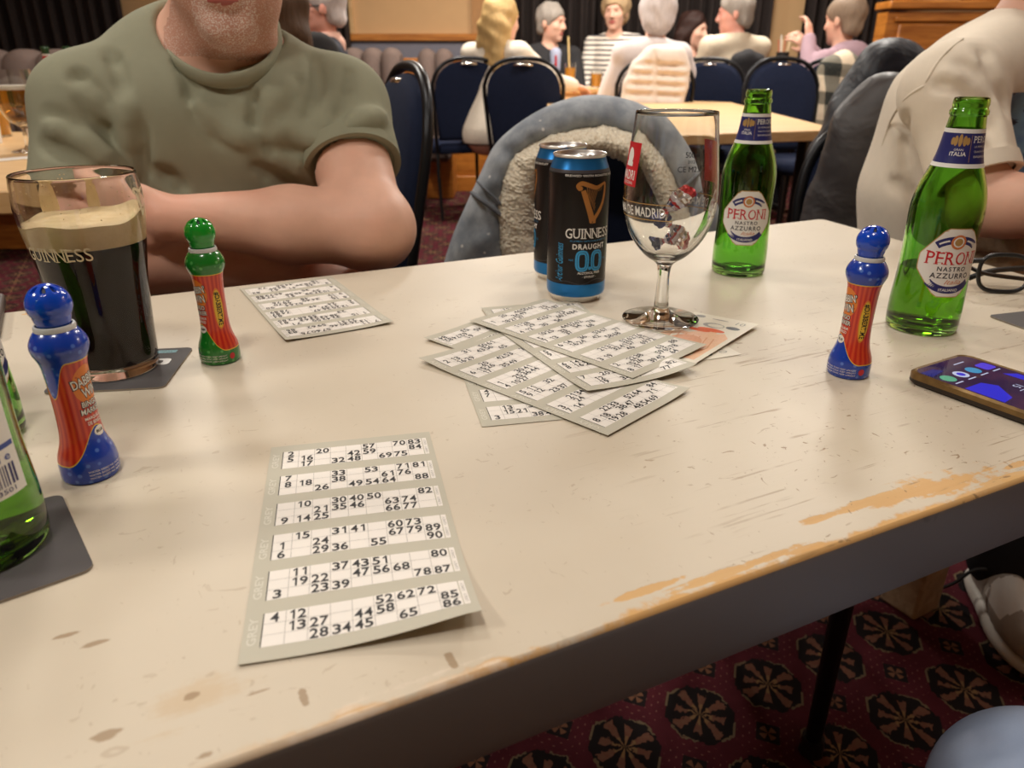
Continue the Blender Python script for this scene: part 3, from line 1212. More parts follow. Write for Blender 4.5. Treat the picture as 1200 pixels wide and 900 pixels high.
Z = TZ
corner_sheet('bingo sheet at the bottom of the pile pointing straight at the camera', (565, 501), (672, 491), Z + 0.0004, strips(21, KN_A), lambda u, v: 0.0002)
corner_sheet('bingo sheet in the pile with only an upside down corner showing at its left', (497, 399), (430, 424), Z + 0.0009, strips(22), lambda u, v: 0.0003 + lift(u, v, 1.0, 0.0, 0.5, 0.002), 'BR')
corner_sheet('bingo sheet mostly hidden with one corner peeking out behind the pile', (564, 362), (700, 352), Z + 0.0012, strips(23), lambda u, v: 0.0002, 'TL')
corner_sheet('long bingo sheet with its lower end reaching nearest to the pile front', (712, 513), (808, 460), Z + 0.0017, strips(24, KN_D),
             lambda u, v: 0.0002 + lift(u, v, 0, 1, 0.5, 0.003) + lift(u, v, 1, 0, 0.35, 0.002), 'BL')
corner_sheet('second bingo sheet from the top with a folded lower corner', (688, 465), (816, 438), Z + 0.0029, strips(25, KN_F),
             lambda u, v: 0.0004 + lift(u, v, 0, 0, 0.4, 0.002) + lift(u, v, 1, 0, 0.5, 0.006), 'BL')
corner_sheet('topmost bingo sheet of the pile lying beside the glass foot', (741, 449), (832, 409), Z + 0.0042, strips(26, KN_E),
             lambda u, v: 0.0002 + lift(u, v, 1, 0, 0.5, 0.002), 'BL')

# ---------------------------------------------------------------- banknotes
M['note'] = simple('cream_banknote', srgb(226, 218, 200), 0.5, var=0.05, scale=200)
M['note_orange'] = simple('orange_banknote_print', srgb(230, 182, 146), 0.5, var=0.15, scale=400)
M['note_brown'] = simple('terracotta_banknote_print', srgb(214, 146, 104), 0.5, var=0.2, scale=500)
M['note_red'] = simple('red_orange_banknote_print', srgb(222, 92, 40), 0.5, var=0.25, scale=300)
M['note_grey'] = simple('grey_banknote_print', srgb(150, 146, 140), 0.5, var=0.1)
M['note_foil'] = simple('dark_banknote_foil', srgb(88, 92, 96), 0.35, 0.4, var=0.1)


def banknote(label, q, q2, z0, bend):
    """q to q2 is the short edge, seen from the far end; the note runs from it towards the pile"""
    a, b = G(*q)[:2], G(*q2)[:2]
    e = (b - a) / np.linalg.norm(b - a)
    mb = MB()
    H, L = 0.069, 0.132
    P = np.linspace(0, H, 9), np.linspace(0, L, 13)
    mb.grid([[(x, -y, 0) for y in P[1]] for x in P[0]], 0, flip=True)
    mb.grid([[(x, -y, -0.00012) for y in P[1]] for x in P[0]], 0)
    ed = [(x, 0) for x in P[0]] + [(H, -y) for y in P[1][1:]] + [(x, -L) for x in P[0][::-1][1:]] + [(0, -y) for y in P[1][::-1][1:-1]]
    mb.grid([[(x, y, 0) for x, y in ed], [(x, y, -0.00012) for x, y in ed]], 0, close_v=True)
    d = 0.00006
    put_poly(mb, [(0.006, -0.125), (0.064, -0.125), (0.064, -0.058), (0.056, -0.047), (0.050, -0.052), (0.044, -0.042), (0.034, -0.05), (0.026, -0.062), (0.014, -0.06), (0.006, -0.07)], 1, d)
    for k in range(7): band(mb, [(0.012 + k * 0.007, -0.066), (0.018 + k * 0.007, -0.092), (0.012 + k * 0.007, -0.12)], 0.0012, 5, d * 1.5)
    fine_disc(mb, (0.034, -0.088), 0.016, 0.020, 5, d * 1.7, 20, 2)
    for cx, cy, rx, ry, mt in ((0.012, -0.010, 0.005, 0.004, 3), (0.010, -0.022, 0.005, 0.004, 3), (0.036, -0.030, 0.011, 0.007, 3), (0.038, -0.030, 0.008, 0.005, 0),
                               (0.040, -0.044, 0.014, 0.005, 2), (0.055, -0.028, 0.007, 0.0045, 4), (0.03, -0.05, 0.012, 0.004, 2), (0.034, -0.011, 0.009, 0.0012, 3)):
        fine_disc(mb, (cx, cy), rx, ry, mt, d * 2 + (d if mt == 0 else 0), 20, 2)
    put_text(mb, '10', h=0.008, c=(0.056, -0.012), mat=3, z=d * 2, rz=-PI / 2 + PI / 2)
    put_text(mb, '\u00a310', h=0.009, c=(0.04, -0.115), mat=4, z=d * 2)
    fn = lambda V: np.stack([V[:, 0], V[:, 1], V[:, 2] + np.array([bend(x / H, -y / L) for x, y in V[:, :2]])], 1)
    o = link('banknote', mb.mesh('banknote', [M['note'], M['note_orange'], M['note_red'], M['note_grey'], M['note_foil'], M['note_brown']], 180, fn))
    o.location = (a[0], a[1], z0)
    o.rotation_euler = (0, 0, math.atan2(e[1], e[0]))
    return tag(o, label, 'banknote', 'ten pound notes under the stemmed glass')


banknote('orange and cream banknote on top directly under the glass foot', (814, 368), (891, 385), TZ + 0.0020, lambda u, v: 0.0005 + 0.0015 * u * (1 - v))
banknote('second banknote showing its corner just in front of the upper one', (806, 372), (886, 397), TZ + 0.0011, lambda u, v: 0.0005 + 0.001 * u * (1 - v))
banknote('lowest banknote showing only an orange corner beside the bingo pile', (818, 388), (862, 412), TZ + 0.0005, lambda u, v: 0.0001)


# ================================================================ bottles, glasses and markers
def smat(name, *a, **k):
    M[name] = simple(name, *a, **k)
    return M[name]


smat('coaster_card', srgb(84, 80, 80), 0.75, var=0.06)
smat('coaster_edge', srgb(150, 140, 128), 0.8, var=0.05)
smat('white_print', srgb(232, 230, 226), 0.6, var=0.0)
smat('cyan_print', srgb(150, 214, 226), 0.6, var=0.0)
smat('label_white', srgb(232, 230, 224), 0.45, var=0.02)
smat('label_navy', srgb(36, 40, 104), 0.4, var=0.06)
smat('label_blue', srgb(52, 74, 150), 0.4, var=0.05)
smat('label_red', srgb(196, 28, 40), 0.4, var=0.03)
smat('label_black', srgb(34, 34, 44), 0.5, var=0.0)
smat('label_gold', srgb(188, 152, 92), 0.35, 0.3, var=0.05)
smat('label_orange', srgb(206, 120, 66), 0.4, var=0.05)
smat('label_pink', srgb(226, 170, 160), 0.4, var=0.0)
M['green_glass'] = glass('green_bottle_glass', (0.34, 0.68, 0.17))
M['clear_glass'] = glass('clear_glass', (0.97, 0.98, 0.97))
M['beer'] = glass('pale_beer', (0.86, 0.80, 0.22), 1.34)
M['dark_red_glass'] = None


def coaster(label, corner, along, w=0.094, mark=True, u_sign=1, v_sign=1):
    """a square beer mat; corner and along are points on the table along one of its edges"""
    a, b = np.asarray(corner)[:2], np.asarray(along)[:2]
    e = (b - a) / np.linalg.norm(b - a)
    n = np.array([-e[1], e[0]])
    c = a + e * w / 2 + n * w / 2 * v_sign
    mb = MB()
    o = rrect(w, w, 0.006)
    mb.grid([[(x, y, z) for x, y in o] for z in (0.0, 0.0014)], 1, close_v=True, flip=True)
    mb.add([(x, y, 0.0014) for x, y in o], [tuple(range(len(o)))], 0)
    mb.add([(x, y, 0.0) for x, y in o], [tuple(range(len(o) - 1, -1, -1))], 0)
    if mark:
        q = rrect(0.030, 0.015, 0.004, c=(0.020, 0.012))
        put_poly(mb, q, 2, 0.00148)
        put_poly(mb, rrect(0.020, 0.007, 0.0025, c=(0.019, 0.012)), 0, 0.00154)
        for k in range(3): fine_rect(mb, 0.012, 0.034 + k * 0.0025, 0.034, 0.0352 + k * 0.0025, 3, 0.00148, 0.02)
    o = mb.build('coaster', [M['coaster_card'], M['coaster_edge'], M['white_print'], M['cyan_print']])
    o.location = (c[0], c[1], TZ + 0.0002)
    o.rotation_euler = (0, 0, math.atan2(e[1], e[0]))
    return tag(o, label, 'coaster', 'dark grey beer mats on the table')


coaster('dark grey coaster under the pint of stout', G(49, 463), G(186, 456), 0.092)
coaster('dark grey coaster under the green bottle at the left edge', G(112, 668), G(75, 586), 0.092)
coaster('plain dark grey coaster near the spectacles at the right edge', G(1157, 371), G(1216, 392), 0.09, False)

# ---------------------------------------------------------------- green bottles
BP = smooth_prof([(0.0285, 0.0), (0.0312, 0.002), (0.0322, 0.008), (0.0323, 0.028), (0.0312, 0.05), (0.0306, 0.07), (0.0310, 0.095), (0.0314, 0.112), (0.0306, 0.124),
                  (0.0278, 0.137), (0.0236, 0.149), (0.0198, 0.160), (0.0175, 0.172), (0.0157, 0.188), (0.0146, 0.1965)], 5)
BP += [(0.0146, 0.1975), (0.0156, 0.1985), (0.0157, 0.2015), (0.0146, 0.2030), (0.0142, 0.2045), (0.0147, 0.2065), (0.0144, 0.2105), (0.0134, 0.2125)]
BR = lathe_R(BP)
BI = [(max(r - 0.0026, 0.0095) if z > 0.008 else 0.026, max(z, 0.006)) for r, z in BP]
BIR = lathe_R(BI)


def octa_label(mb, w, h, chamfer, mat, z, yc=0.0, step=0.003):
    """an eight-sided label as a fine grid"""
    ys = np.linspace(-h / 2, h / 2, 22)
    P = []
    for y in ys:
        t = abs(y) / (h / 2)
        hw = w / 2 if t < 0.22 else w / 2 * (1 - (t - 0.22) / 0.78 * chamfer)
        if t > 0.94: hw -= (t - 0.94) / 0.06 * 0.002
        P.append([(x, y + yc, z) for x in np.linspace(-hw, hw, 26)])
    mb.grid(P, mat, flip=True)


def arc_band(mb, r, a0, a1, w, c, mat, z, n=24, sy=1.0):
    band(mb, [(c[0] + r * math.cos(t), c[1] + sy * r * math.sin(t)) for t in np.linspace(a0, a1, n)], w, mat, z)


def bottle(px, py, th_cam_off, label, back=False, fill=None, tail=0.0, z0=TZ + 0.0001, pos=None):
    p = G(px, py) if pos is None else np.asarray(pos)
    r = empty('beer_bottle', (p[0], p[1], z0), 0, label, 'bottle', 'green beer bottles on the table')
    thc = math.atan2(-p[1], -p[0]) + th_cam_off
    mb = MB().lathe([(0.0001, 0.0025), (0.022, 0.0025)] + BP, 64)
    prof = [(0.0001, 0.0065)] + BI[:-1] + [(0.0105, 0.2118), (0.0134, 0.2125)]
    mb.lathe(prof[::-1], 64)
    mb.build('glass_body', M['green_glass'], r, smooth=60)
    if fill:
        lp = [(0.0001, 0.0060)] + [(BIR(z) + 0.0006, z) for z in np.linspace(0.007, fill, 14)] + [(0.0001, fill)]
        MB().lathe(lp, 48).build('beer', M['beer'], r, smooth=50)
    # the label on the belly
    mats = [M['label_white'], M['label_red'], M['label_blue'], M['label_black'], M['label_gold'], M['label_orange'], M['label_navy']]
    mb = MB()
    if not back:
        yc = 0.0715
        octa_label(mb, 0.0615, 0.064, 0.62, 4, 0.00015, yc)
        octa_label(mb, 0.0597, 0.0622, 0.62, 0, 0.0002, yc)
        arc_band(mb, 0.021, 2.55, 0.59, 0.0068, (0, yc + 0.0085), 6, 0.00026, sy=0.62)
        arc_band(mb, 0.021, 2.42, 1.95, 0.0016, (0, yc + 0.0085), 0, 0.00034, 8, sy=0.62)
        arc_band(mb, 0.021, 1.2, 0.72, 0.0016, (0, yc + 0.0085), 0, 0.00034, 8, sy=0.62)
        fine_disc(mb, (0, yc + 0.0195), 0.0066, 0.0066, 5, 0.0004)
        fine_disc(mb, (0, yc + 0.0195), 0.0047, 0.0047, 0, 0.00046)
        fine_disc(mb, (0, yc + 0.0195), 0.0035, 0.0035, 4, 0.0005)
        serif_text(mb, 'PERONI', 0.0475, 0.0112, (0, yc + 0.0045), 1, 0.0003, 0.006)
        put_text(mb, 'NASTRO', w=0.026, h=0.0042, c=(0, yc - 0.0055), mat=3, z=0.0003, bold=0.02, spacing=1.25)
        put_text(mb, 'AZZURRO', w=0.036, h=0.005, c=(0, yc - 0.0118), mat=3, z=0.0003, bold=0.02, spacing=1.2)
        put_text(mb, 'Italia', w=0.016, h=0.0042, c=(0.003, yc - 0.0175), mat=5, z=0.0003, shear=0.4)
        arc_band(mb, 0.022, -2.62, -0.52, 0.0066, (0, yc - 0.0105), 6, 0.00026, sy=0.66)
        put_text(mb, 'ITALIANO', w=0.0175, h=0.0026, c=(0, yc - 0.025), mat=0, z=0.00034, bold=0.02)
    else:
        fine_rect(mb, -0.027, 0.038, 0.027, 0.104, 0, 0.0002, 0.004)
        rng = random.Random(3)
        for k in range(9):
            put_text(mb, ('BIRRA CHIARA DI ALTA QUALITA', 'PREMIUM LAGER BEER', 'INGREDIENTS WATER BARLEY MALT', 'MAIZE HOP EXTRACT', 'BREWED IN ITALY')[k % 5],
                     w=0.04 - 0.006 * (k % 3), h=0.0019, c=(0.002, 0.100 - k * 0.0036), mat=2, z=0.0003)
        fine_rect(mb, -0.026, 0.0625, 0.026, 0.0652, 2, 0.00028, 0.004)
        put_text(mb, '4.7% 330ml e', w=0.042, h=0.0044, c=(0.001, 0.0585), mat=2, z=0.0003, bold=0.01)
        x = -0.020
        while x < 0.022:
            w = rng.choice((0.0005, 0.0008, 0.0013))
            fine_rect(mb, x, 0.0435, x + w, 0.0545, 6, 0.0003, 0.006)
            x += w + rng.choice((0.0006, 0.0009, 0.0013))
        put_text(mb, '8 008440 213501', w=0.038, h=0.0024, c=(0.001, 0.0412), mat=6, z=0.0003)
    mb.build('belly_label', mats, r, smooth=180, fn=wrapper(BR, thc))
    # the band round the neck
    mb = MB()
    y0, y1 = 0.1545, 0.187
    wN = 2 * PI * 0.0172
    ys = [y0, y0 + 0.0035, y1 - 0.0035, y1]

    def neckfn(V):
        r_ = np.array([BR(y) for y in V[:, 1]]) + V[:, 2]
        th = thc + V[:, 0] / 0.0172
        return np.stack([r_ * np.cos(th), r_ * np.sin(th), V[:, 1]], 1)
    for a, b, mt in ((ys[0], ys[1], 0), (ys[1], ys[2], 6), (ys[2], ys[3], 0)):
        P = [[(x, y, 0.0002) for y in np.linspace(a, b, 5)] for x in np.linspace(0, wN, 57)[:-1]]
        mb.grid(P, mt, close_u=True)
    for xo in (0.010, 0.010 - wN / 2):
        serif_text(mb, 'PERONI', 0.0195, 0.0052, (xo, 0.1785), 0, 0.0004, 0.006)
        for k, tx in enumerate(('LA PRIMA SCELTA', 'QUALITA ITALIANA', 'ESPORTAZIONE')):
            put_text(mb, tx, w=0.017, h=0.0017, c=(xo, 0.1725 - k * 0.0042), mat=0, z=0.0004)
        xe = xo - 0.0205
        for dx, s in ((0, 1.15), (-0.0035, 0.95), (0.0035, 0.95), (-0.006, 0.7), (0.006, 0.7)):
            fine_disc(mb, (xe + dx, 0.1775 - abs(dx) * 0.12), 0.0016, 0.0046 * s, 4, 0.0004, 14, 2)
        put_text(mb, 'GRAN', w=0.007, h=0.0019, c=(xe, 0.1697), mat=0, z=0.0004)
        put_text(mb, 'ITALIA', w=0.012, h=0.0034, c=(xe, 0.1662), mat=0, z=0.0004, bold=0.01)
        fine_rect(mb, xe + 0.0085, y0 + 0.005, xe + 0.0088, y1 - 0.005, 4, 0.0004, 0.004)
    mb.build('neck_label', mats, r, smooth=180, fn=neckfn)
    return r


bottle(864, 318, math.radians(7), 'green beer bottle standing behind the stemmed glass')
bottle(1078, 383, math.radians(30), 'half full green beer bottle standing next to the spectacles', fill=0.062)
bottle(-18, 645, math.radians(4), 'green beer bottle on the coaster at the left edge showing a barcode label', back=True, fill=0.05, z0=TZ + 0.0018)
bottle(-30, 512, math.radians(40), 'green beer bottle barely in view behind the one on the coaster')


# ---------------------------------------------------------------- cans
smat('can_black', srgb(34, 31, 31), 0.32, 0.55, var=0.05)
smat('can_blue', srgb(40, 120, 188), 0.3, 0.7, var=0.05)
smat('can_silver', (0.82, 0.80, 0.77), 0.34, 1.0, var=0.0)
smat('can_gold', srgb(176, 118, 58), 0.35, 0.35, var=0.12)
smat('can_white', srgb(232, 228, 220), 0.45, var=0.0)
smat('can_grey', srgb(70, 68, 72), 0.4, 0.3, var=0.0)
smat('can_lightblue', srgb(58, 160, 216), 0.4, 0.2, var=0.0)
smat('can_hole', (0.02, 0.02, 0.02), 0.4, var=0.0)
CR = 0.0322
CP = [(0.0255, 0.0), (0.0265, 0.0), (0.0285, 0.004), (0.0312, 0.0075), (CR, 0.011), (CR, 0.0215), (CR, 0.0222), (CR, 0.06), (CR, 0.10), (CR, 0.1340), (0.0318, 0.1372), (0.0305, 0.1405), (0.0293, 0.1435), (0.0278, 0.1475), (0.0268, 0.1512), (0.0268, 0.1525)]
CRf = lathe_R(CP)


def harp(mb, c, h, mat, z, bg):
    """the golden harp: curved neck, soundbox and pillar, strings between them"""
    s = h
    P = lambda x, y: (c[0] + x * s, c[1] + y * s)
    neck = smoothpath([P(-0.34, 0.30), P(-0.40, 0.40), P(-0.30, 0.47), P(-0.12, 0.42), P(0.08, 0.36), P(0.24, 0.42), P(0.36, 0.47)], 6)
    n = len(neck)
    band(mb, neck, [s * (0.05 + 0.06 * math.sin(PI * min(1, i / n * 1.1)) ) for i in range(n)], mat, z)
    fine_disc(mb, P(-0.33, 0.35), 0.055 * s, 0.055 * s, mat, z, 14, 1)
    band(mb, smoothpath([P(-0.26, 0.30), P(-0.16, 0.02), P(-0.06, -0.26), P(0.0, -0.46)], 6), [s * w for w in np.linspace(0.12, 0.16, 19)], mat, z * 1.02)
    band(mb, smoothpath([P(0.36, 0.46), P(0.36, 0.24), P(0.30, 0.0), P(0.18, -0.22), P(0.04, -0.40)], 6), [s * w for w in np.linspace(0.06, 0.10, 25)], mat, z * 1.04)
    put_poly(mb, [P(-0.09, -0.40), P(0.10, -0.38), P(0.09, -0.50), P(-0.06, -0.50)], mat, z)
    for k in range(9):
        t = k / 8
        a = P(-0.17 + 0.42 * t, 0.38 - 0.02 * math.sin(t * 6))
        b = P(-0.17 + 0.17 * t + 0.03, 0.10 - 0.34 * t + 0.06)
        band(mb, [a, b], s * 0.013, mat, z)
    return


def can(px, py, th, label):
    p = G(px, py)
    r = empty('drink_can', (p[0], p[1], TZ + 0.0002), 0, label, 'can', 'black cans on the table')
    mats = [M['can_black'], M['can_blue'], M['can_silver'], M['can_gold'], M['can_white'], M['can_grey'], M['can_lightblue'], M['can_hole']]

    def mf(i, j):
        z = (CP[i][1] + CP[i + 1][1]) / 2
        return 2 if z < 0.009 or z > 0.1512 else 1 if z < 0.0215 or z > 0.1420 else 5 if 0.1372 < z < 0.1412 else 0
    mb = MB().lathe(CP, 64, matf=mf)
    mb.add([(0.0255 * math.cos(t), 0.0255 * math.sin(t), 0) for t in np.linspace(0, 2 * PI, 64, endpoint=False)], [tuple(range(63, -1, -1))], 2)
    b = mb.build('can_body', mats, r, smooth=45)
    mb = MB()
    zc = 0.108
    harp(mb, (0.001, zc), 0.042, 3, 0.00016, 0)
    serif_text(mb, 'GUINNESS', 0.0545, 0.0098, (0, 0.0765), 4, 0.00012, 0.004)
    put_text(mb, 'ST JAMES\u2019S GATE DUBLIN EST 1759', w=0.044, h=0.0018, c=(0, 0.0685), mat=6, z=0.00012)
    put_text(mb, 'DRAUGHT', w=0.0385, h=0.0058, c=(0, 0.0628), mat=4, z=0.00012, bold=0.03, spacing=1.2)
    for x in (-0.0085, 0.0085):
        mb2 = [(x + 0.0052 * math.cos(t), 0.0475 + 0.0092 * math.sin(t)) for t in np.linspace(0, 2 * PI, 25)]
        pts = []
        for t in np.linspace(0, 2 * PI, 41):
            cx, sx = math.cos(t), math.sin(t)
            pts.append((x + 0.0054 * math.copysign(abs(cx) ** 0.6, cx), 0.0475 + 0.0092 * math.copysign(abs(sx) ** 0.7, sx)))
        band(mb, pts, 0.0042, 6, 0.00014)
        band(mb, pts, 0.0005, 0, 0.0002)
    fine_disc(mb, (0.0002, 0.0395), 0.0019, 0.0019, 6, 0.00014, 12, 1)
    put_text(mb, 'ALC', w=0.005, h=0.0018, c=(-0.0205, 0.0485), mat=6, z=0.00012)
    put_text(mb, 'VOL', w=0.005, h=0.0018, c=(0.0205, 0.0485), mat=6, z=0.00012)
    put_text(mb, 'ALCOHOL FREE', w=0.0265, h=0.0026, c=(0, 0.0345), mat=4, z=0.00012, bold=0.02)
    put_text(mb, '\u00b7 STOUT \u00b7', w=0.0155, h=0.0023, c=(0, 0.0302), mat=4, z=0.00012, bold=0.02)
    put_text(mb, 'BREWED WITH ROASTED BARLEY', w=0.066, h=0.0022, c=(0.004, 0.1352), mat=4, z=0.0003)
    mb.build('printed_label', mats, r, smooth=180, fn=wrapper(CRf, th))
    mb = MB()
    put_text(mb, 'Arthur Guinness', w=0.042, h=0.009, c=(-0.034, 0.045), mat=6, z=0.00012, rz=PI / 2, shear=0.4)
    mb.build('printed_signature', mats, r, smooth=180, fn=wrapper(CRf, th))
    mb = MB()
    wave = [(x, 0.0245 + 0.0016 * math.sin(x * 190) + 0.0012 * math.sin(x * 90)) for x in np.linspace(-0.1, 0.1, 120)]
    band(mb, wave, 0.0006, 5, 0.00012)
    mb.build('printed_wave', mats, r, smooth=180, fn=wrapper(CRf, th))
    lid = MB().lathe([(0.0268, 0.1518), (0.0278, 0.1524), (0.0281, 0.1538), (0.0275, 0.1548), (0.0266, 0.1545), (0.0260, 0.1530), (0.0255, 0.1500), (0.0245, 0.1490), (0.0235, 0.1492), (0.0230, 0.1502), (0.0001, 0.1502)], 64)
    l = lid.build('lid', M['can_silver'], r, smooth=40)
    mb = MB()
    fine_disc(mb, (0, 0.0115), 0.008, 0.0095, 0, 0.15035, 24, 1)
    mb.build('mouth_opening', M['can_hole'], l, fn=lambda V: (V @ rot('Z', th + PI / 2 + 0.5).T))
    mb = MB()
    ringp = [(0.0065 * math.cos(t), -0.0075 + 0.009 * math.sin(t), 0.1515) for t in np.linspace(0, 2 * PI, 28)]
    mb.tube(ringp, 0.0013, 8, caps=False).box((0, 0.001, 0.1512), (0.01, 0.006, 0.0012))
    mb.build('pull_tab', M['can_silver'], l, fn=lambda V: (V @ rot('Z', th + PI / 2 + 0.5).T))
    return r


can(674, 347, math.radians(-95 + 26), 'black drink can in front with golden harp facing the camera')
can(656, 323, math.radians(-95 - 95), 'black drink can standing half hidden behind the other can')

# ---------------------------------------------------------------- pint of stout
p = G(138, 433)
pint = empty('pint_of_stout', (p[0], p[1], TZ + 0.0018), 0, 'tall pint glass of dark stout with cream head', 'pint glass')
PP = smooth_prof([(0.0315, 0.0), (0.0335, 0.003), (0.0340, 0.012), (0.0352, 0.04), (0.0376, 0.075), (0.0418, 0.105), (0.0447, 0.125), (0.0456, 0.138), (0.0450, 0.150), (0.0440, 0.159), (0.0438, 0.1610)], 5)
PI_ = smooth_prof([(0.0290, 0.0095), (0.0312, 0.0125), (0.0328, 0.04), (0.0352, 0.075), (0.0394, 0.105), (0.0425, 0.125), (0.0435, 0.138), (0.0430, 0.150), (0.0422, 0.159), (0.0424, 0.1612)], 5)
PRo, PRi = lathe_R(PP), lathe_R(PI_)
mb = MB().lathe([(0.0001, 0.0015)] + PP, 80).lathe(([(0.0001, 0.0095)] + PI_)[::-1], 80)
mb.grid([[(r_ * math.cos(t), r_ * math.sin(t), z) for t in np.linspace(0, 2 * PI, 80, endpoint=False)] for r_, z in (PP[-1], (0.0431, 0.1618), PI_[-1])], close_v=True, flip=True)
mb.build('glass', M['clear_glass'], pint, smooth=60)
m = Mat('dark_stout', (0.010, 0.004, 0.003), 0.5, spec=0.05)
m.set('Base Color', m.mix((0.006, 0.003, 0.0025), (0.02, 0.006, 0.004), m.noise(30, 2)))
M['stout'] = m.m
MB().lathe([(0.0001, 0.0090)] + [(PRi(z) + 0.0008, z) for z in np.linspace(0.0105, 0.1085, 24)] + [(0.0001, 0.1085)], 64).build('stout', M['stout'], pint, smooth=60)
m = Mat('cream_foam', srgb(226, 198, 150), 0.8)
m.set('Base Color', m.mix(srgb(206, 174, 124), srgb(236, 212, 168), m.noise(70, 4)))
m.bump(m.noise(500, 2), 0.25, 0.0006)
m.set('Subsurface Weight', 0.2)
m.set('Subsurface Radius', (0.004, 0.003, 0.002))
M['foam'] = m.m
fp = []
ths = np.linspace(0, 2 * PI, 64, endpoint=False)
thc = math.atan2(-p[1], -p[0])


def foam_top(t):       # the head stands higher up the right side of the glass, where it was drunk from
    a = math.cos(t - (thc + 1.75))
    return 0.1265 + 0.008 * max(0, a) ** 2 + 0.0012 * math.sin(3 * t) + 0.0008 * math.sin(7 * t + 1)


rows = []
for q in np.linspace(0, 1, 8): rows.append([((PRi(0.1087 + q * (foam_top(t) - 0.1087)) + 0.0008) * math.cos(t), (PRi(0.1087 + q * (foam_top(t) - 0.1087)) + 0.0008) * math.sin(t), 0.1087 + q * (foam_top(t) - 0.1087)) for t in ths])
for q in (0.985, 0.95, 0.85, 0.6, 0.3, 0.01):
    rows.append([(0.0425 * q * math.cos(t), 0.0425 * q * math.sin(t), 0.1262 + (foam_top(t) - 0.1262) * q ** 9 + 0.0004 * math.sin(9 * t) * q) for t in ths])
mb = MB().grid([[(1e-4 * math.cos(t), 1e-4 * math.sin(t), 0.1087) for t in ths]] + rows, close_v=True, flip=True)
mb.build('foam_head', M['foam'], pint, smooth=60)
# foam left clinging inside the empty part of the glass
mb = MB()
rng = random.Random(8)
for th0, w, z0, z1 in ((thc + 1.35, 0.5, 0.134, 0.1565), (thc - 2.6, 0.35, 0.128, 0.152), (thc + 2.9, 0.22, 0.128, 0.150), (thc - 1.6, 0.25, 0.150, 0.157)):
    P = []
    for i in range(17):
        t = i / 16 - 0.5
        a = th0 + t * w
        e = (1 - (2 * t) ** 4)
        P.append([((PRi(z) - 0.00035) * math.cos(a), (PRi(z) - 0.00035) * math.sin(a), z) for z in np.linspace(z0, z0 + (z1 - z0) * (0.25 + 0.75 * e * rng.uniform(0.75, 1)), 8)])
    mb.grid(P)
for k in range(90):
    a, z = rng.uniform(0, 2 * PI), rng.uniform(0.13, 0.157)
    mb.ball(((PRi(z) - 0.0005) * math.cos(a), (PRi(z) - 0.0005) * math.sin(a), z), rng.uniform(0.0002, 0.0006), nu=6, nv=4)
mb.build('foam_lacing', M['foam'], pint, smooth=180)
smat('cream_print', srgb(226, 208, 172), 0.5, var=0.0)
mb = MB()
serif_text(mb, 'GUINNESS', 0.053, 0.0098, (0, 0.1065), 0, 0.0003, 0.0)
mb.build('printed_name', [M['cream_print']], pint, smooth=180, fn=wrapper(PRo, thc - 0.62))
mb = MB()
harp(mb, (0, 0.139), 0.022, 0, 0.0003, 0)
mb.build('printed_emblem', [M['cream_print']], pint, smooth=180, fn=wrapper(PRo, thc + 1.15))

# ---------------------------------------------------------------- stemmed glass
p = G(773, 379)
gob = empty('stemmed_beer_glass', (p[0], p[1], TZ + 0.0050), 0, 'empty stemmed beer glass with red badge holding sweet wrappers', 'glass')
thc = math.atan2(-p[1], -p[0])
GO = smooth_prof([(0.0368, 0.0), (0.0374, 0.0009), (0.0368, 0.0018), (0.028, 0.0030), (0.016, 0.0050), (0.0098, 0.0085), (0.0072, 0.0150), (0.0060, 0.032), (0.0058, 0.044), (0.0068, 0.0535), (0.0105, 0.0585),
                  (0.020, 0.0650), (0.030, 0.0760), (0.0382, 0.0910), (0.0426, 0.108), (0.0436, 0.123), (0.0428, 0.140), (0.0404, 0.162), (0.0380, 0.183), (0.0370, 0.194)], 5)
GI = smooth_prof([(0.0001, 0.0645), (0.010, 0.0655), (0.0190, 0.0700), (0.0282, 0.0795), (0.0362, 0.0932), (0.0408, 0.109), (0.0420, 0.123), (0.0413, 0.140), (0.0390, 0.162), (0.0366, 0.183), (0.0356, 0.194)], 5)
GRo, GRi = lathe_R([q for q in GO if q[1] > 0.06]), lathe_R(GI)
mb = MB().lathe([(0.0001, 0.0)] + GO + [(0.0365, 0.1958), (0.0360, 0.1956)] + GI[::-1], 80)
mb.build('glass', M['clear_glass'], gob, smooth=60)
badge = [M['label_red'], M['label_white'], M['label_gold'], M['label_black'], M['label_pink']]
for a, nm in ((thc - math.radians(66), 'red_badge'), (thc - math.radians(66) + PI, 'red_badge')):
    mb = MB()
    fine_rect(mb, -0.0145, 0.132, 0.0145, 0.170, 0, 0.0002, 0.003)
    put_text(mb, 'MADRI', w=0.023, h=0.0085, c=(0, 0.142), mat=1, z=0.0003, bold=0.01)
    put_text(mb, 'EXCEPCIONAL', w=0.020, h=0.0026, c=(0, 0.1352), mat=1, z=0.0003)
    fine_disc(mb, (0.0, 0.158), 0.0055, 0.0075, 1, 0.0003, 18, 2)
    fine_rect(mb, -0.006, 0.1495, 0.006, 0.1535, 1, 0.0003, 0.003)
    mb.build(nm, badge, gob, smooth=180, fn=wrapper(GRo, a))
    mb = MB()
    for y in (0.1045, 0.1185): fine_rect(mb, -0.043, y, 0.043, y + 0.0008, 2, 0.0002, 0.003)
    put_text(mb, 'EL ALMA DE MADRID', w=0.076, h=0.0085, c=(0, 0.1117), mat=1, z=0.0003, bold=0.01)
    mb.build('printed_band', badge, gob, smooth=180, fn=wrapper(GRo, a + 0.2))
mb = MB()
put_text(mb, '500ml', w=0.013, h=0.0046, c=(0, 0.1620), mat=3, z=0.0003, bold=0.006)
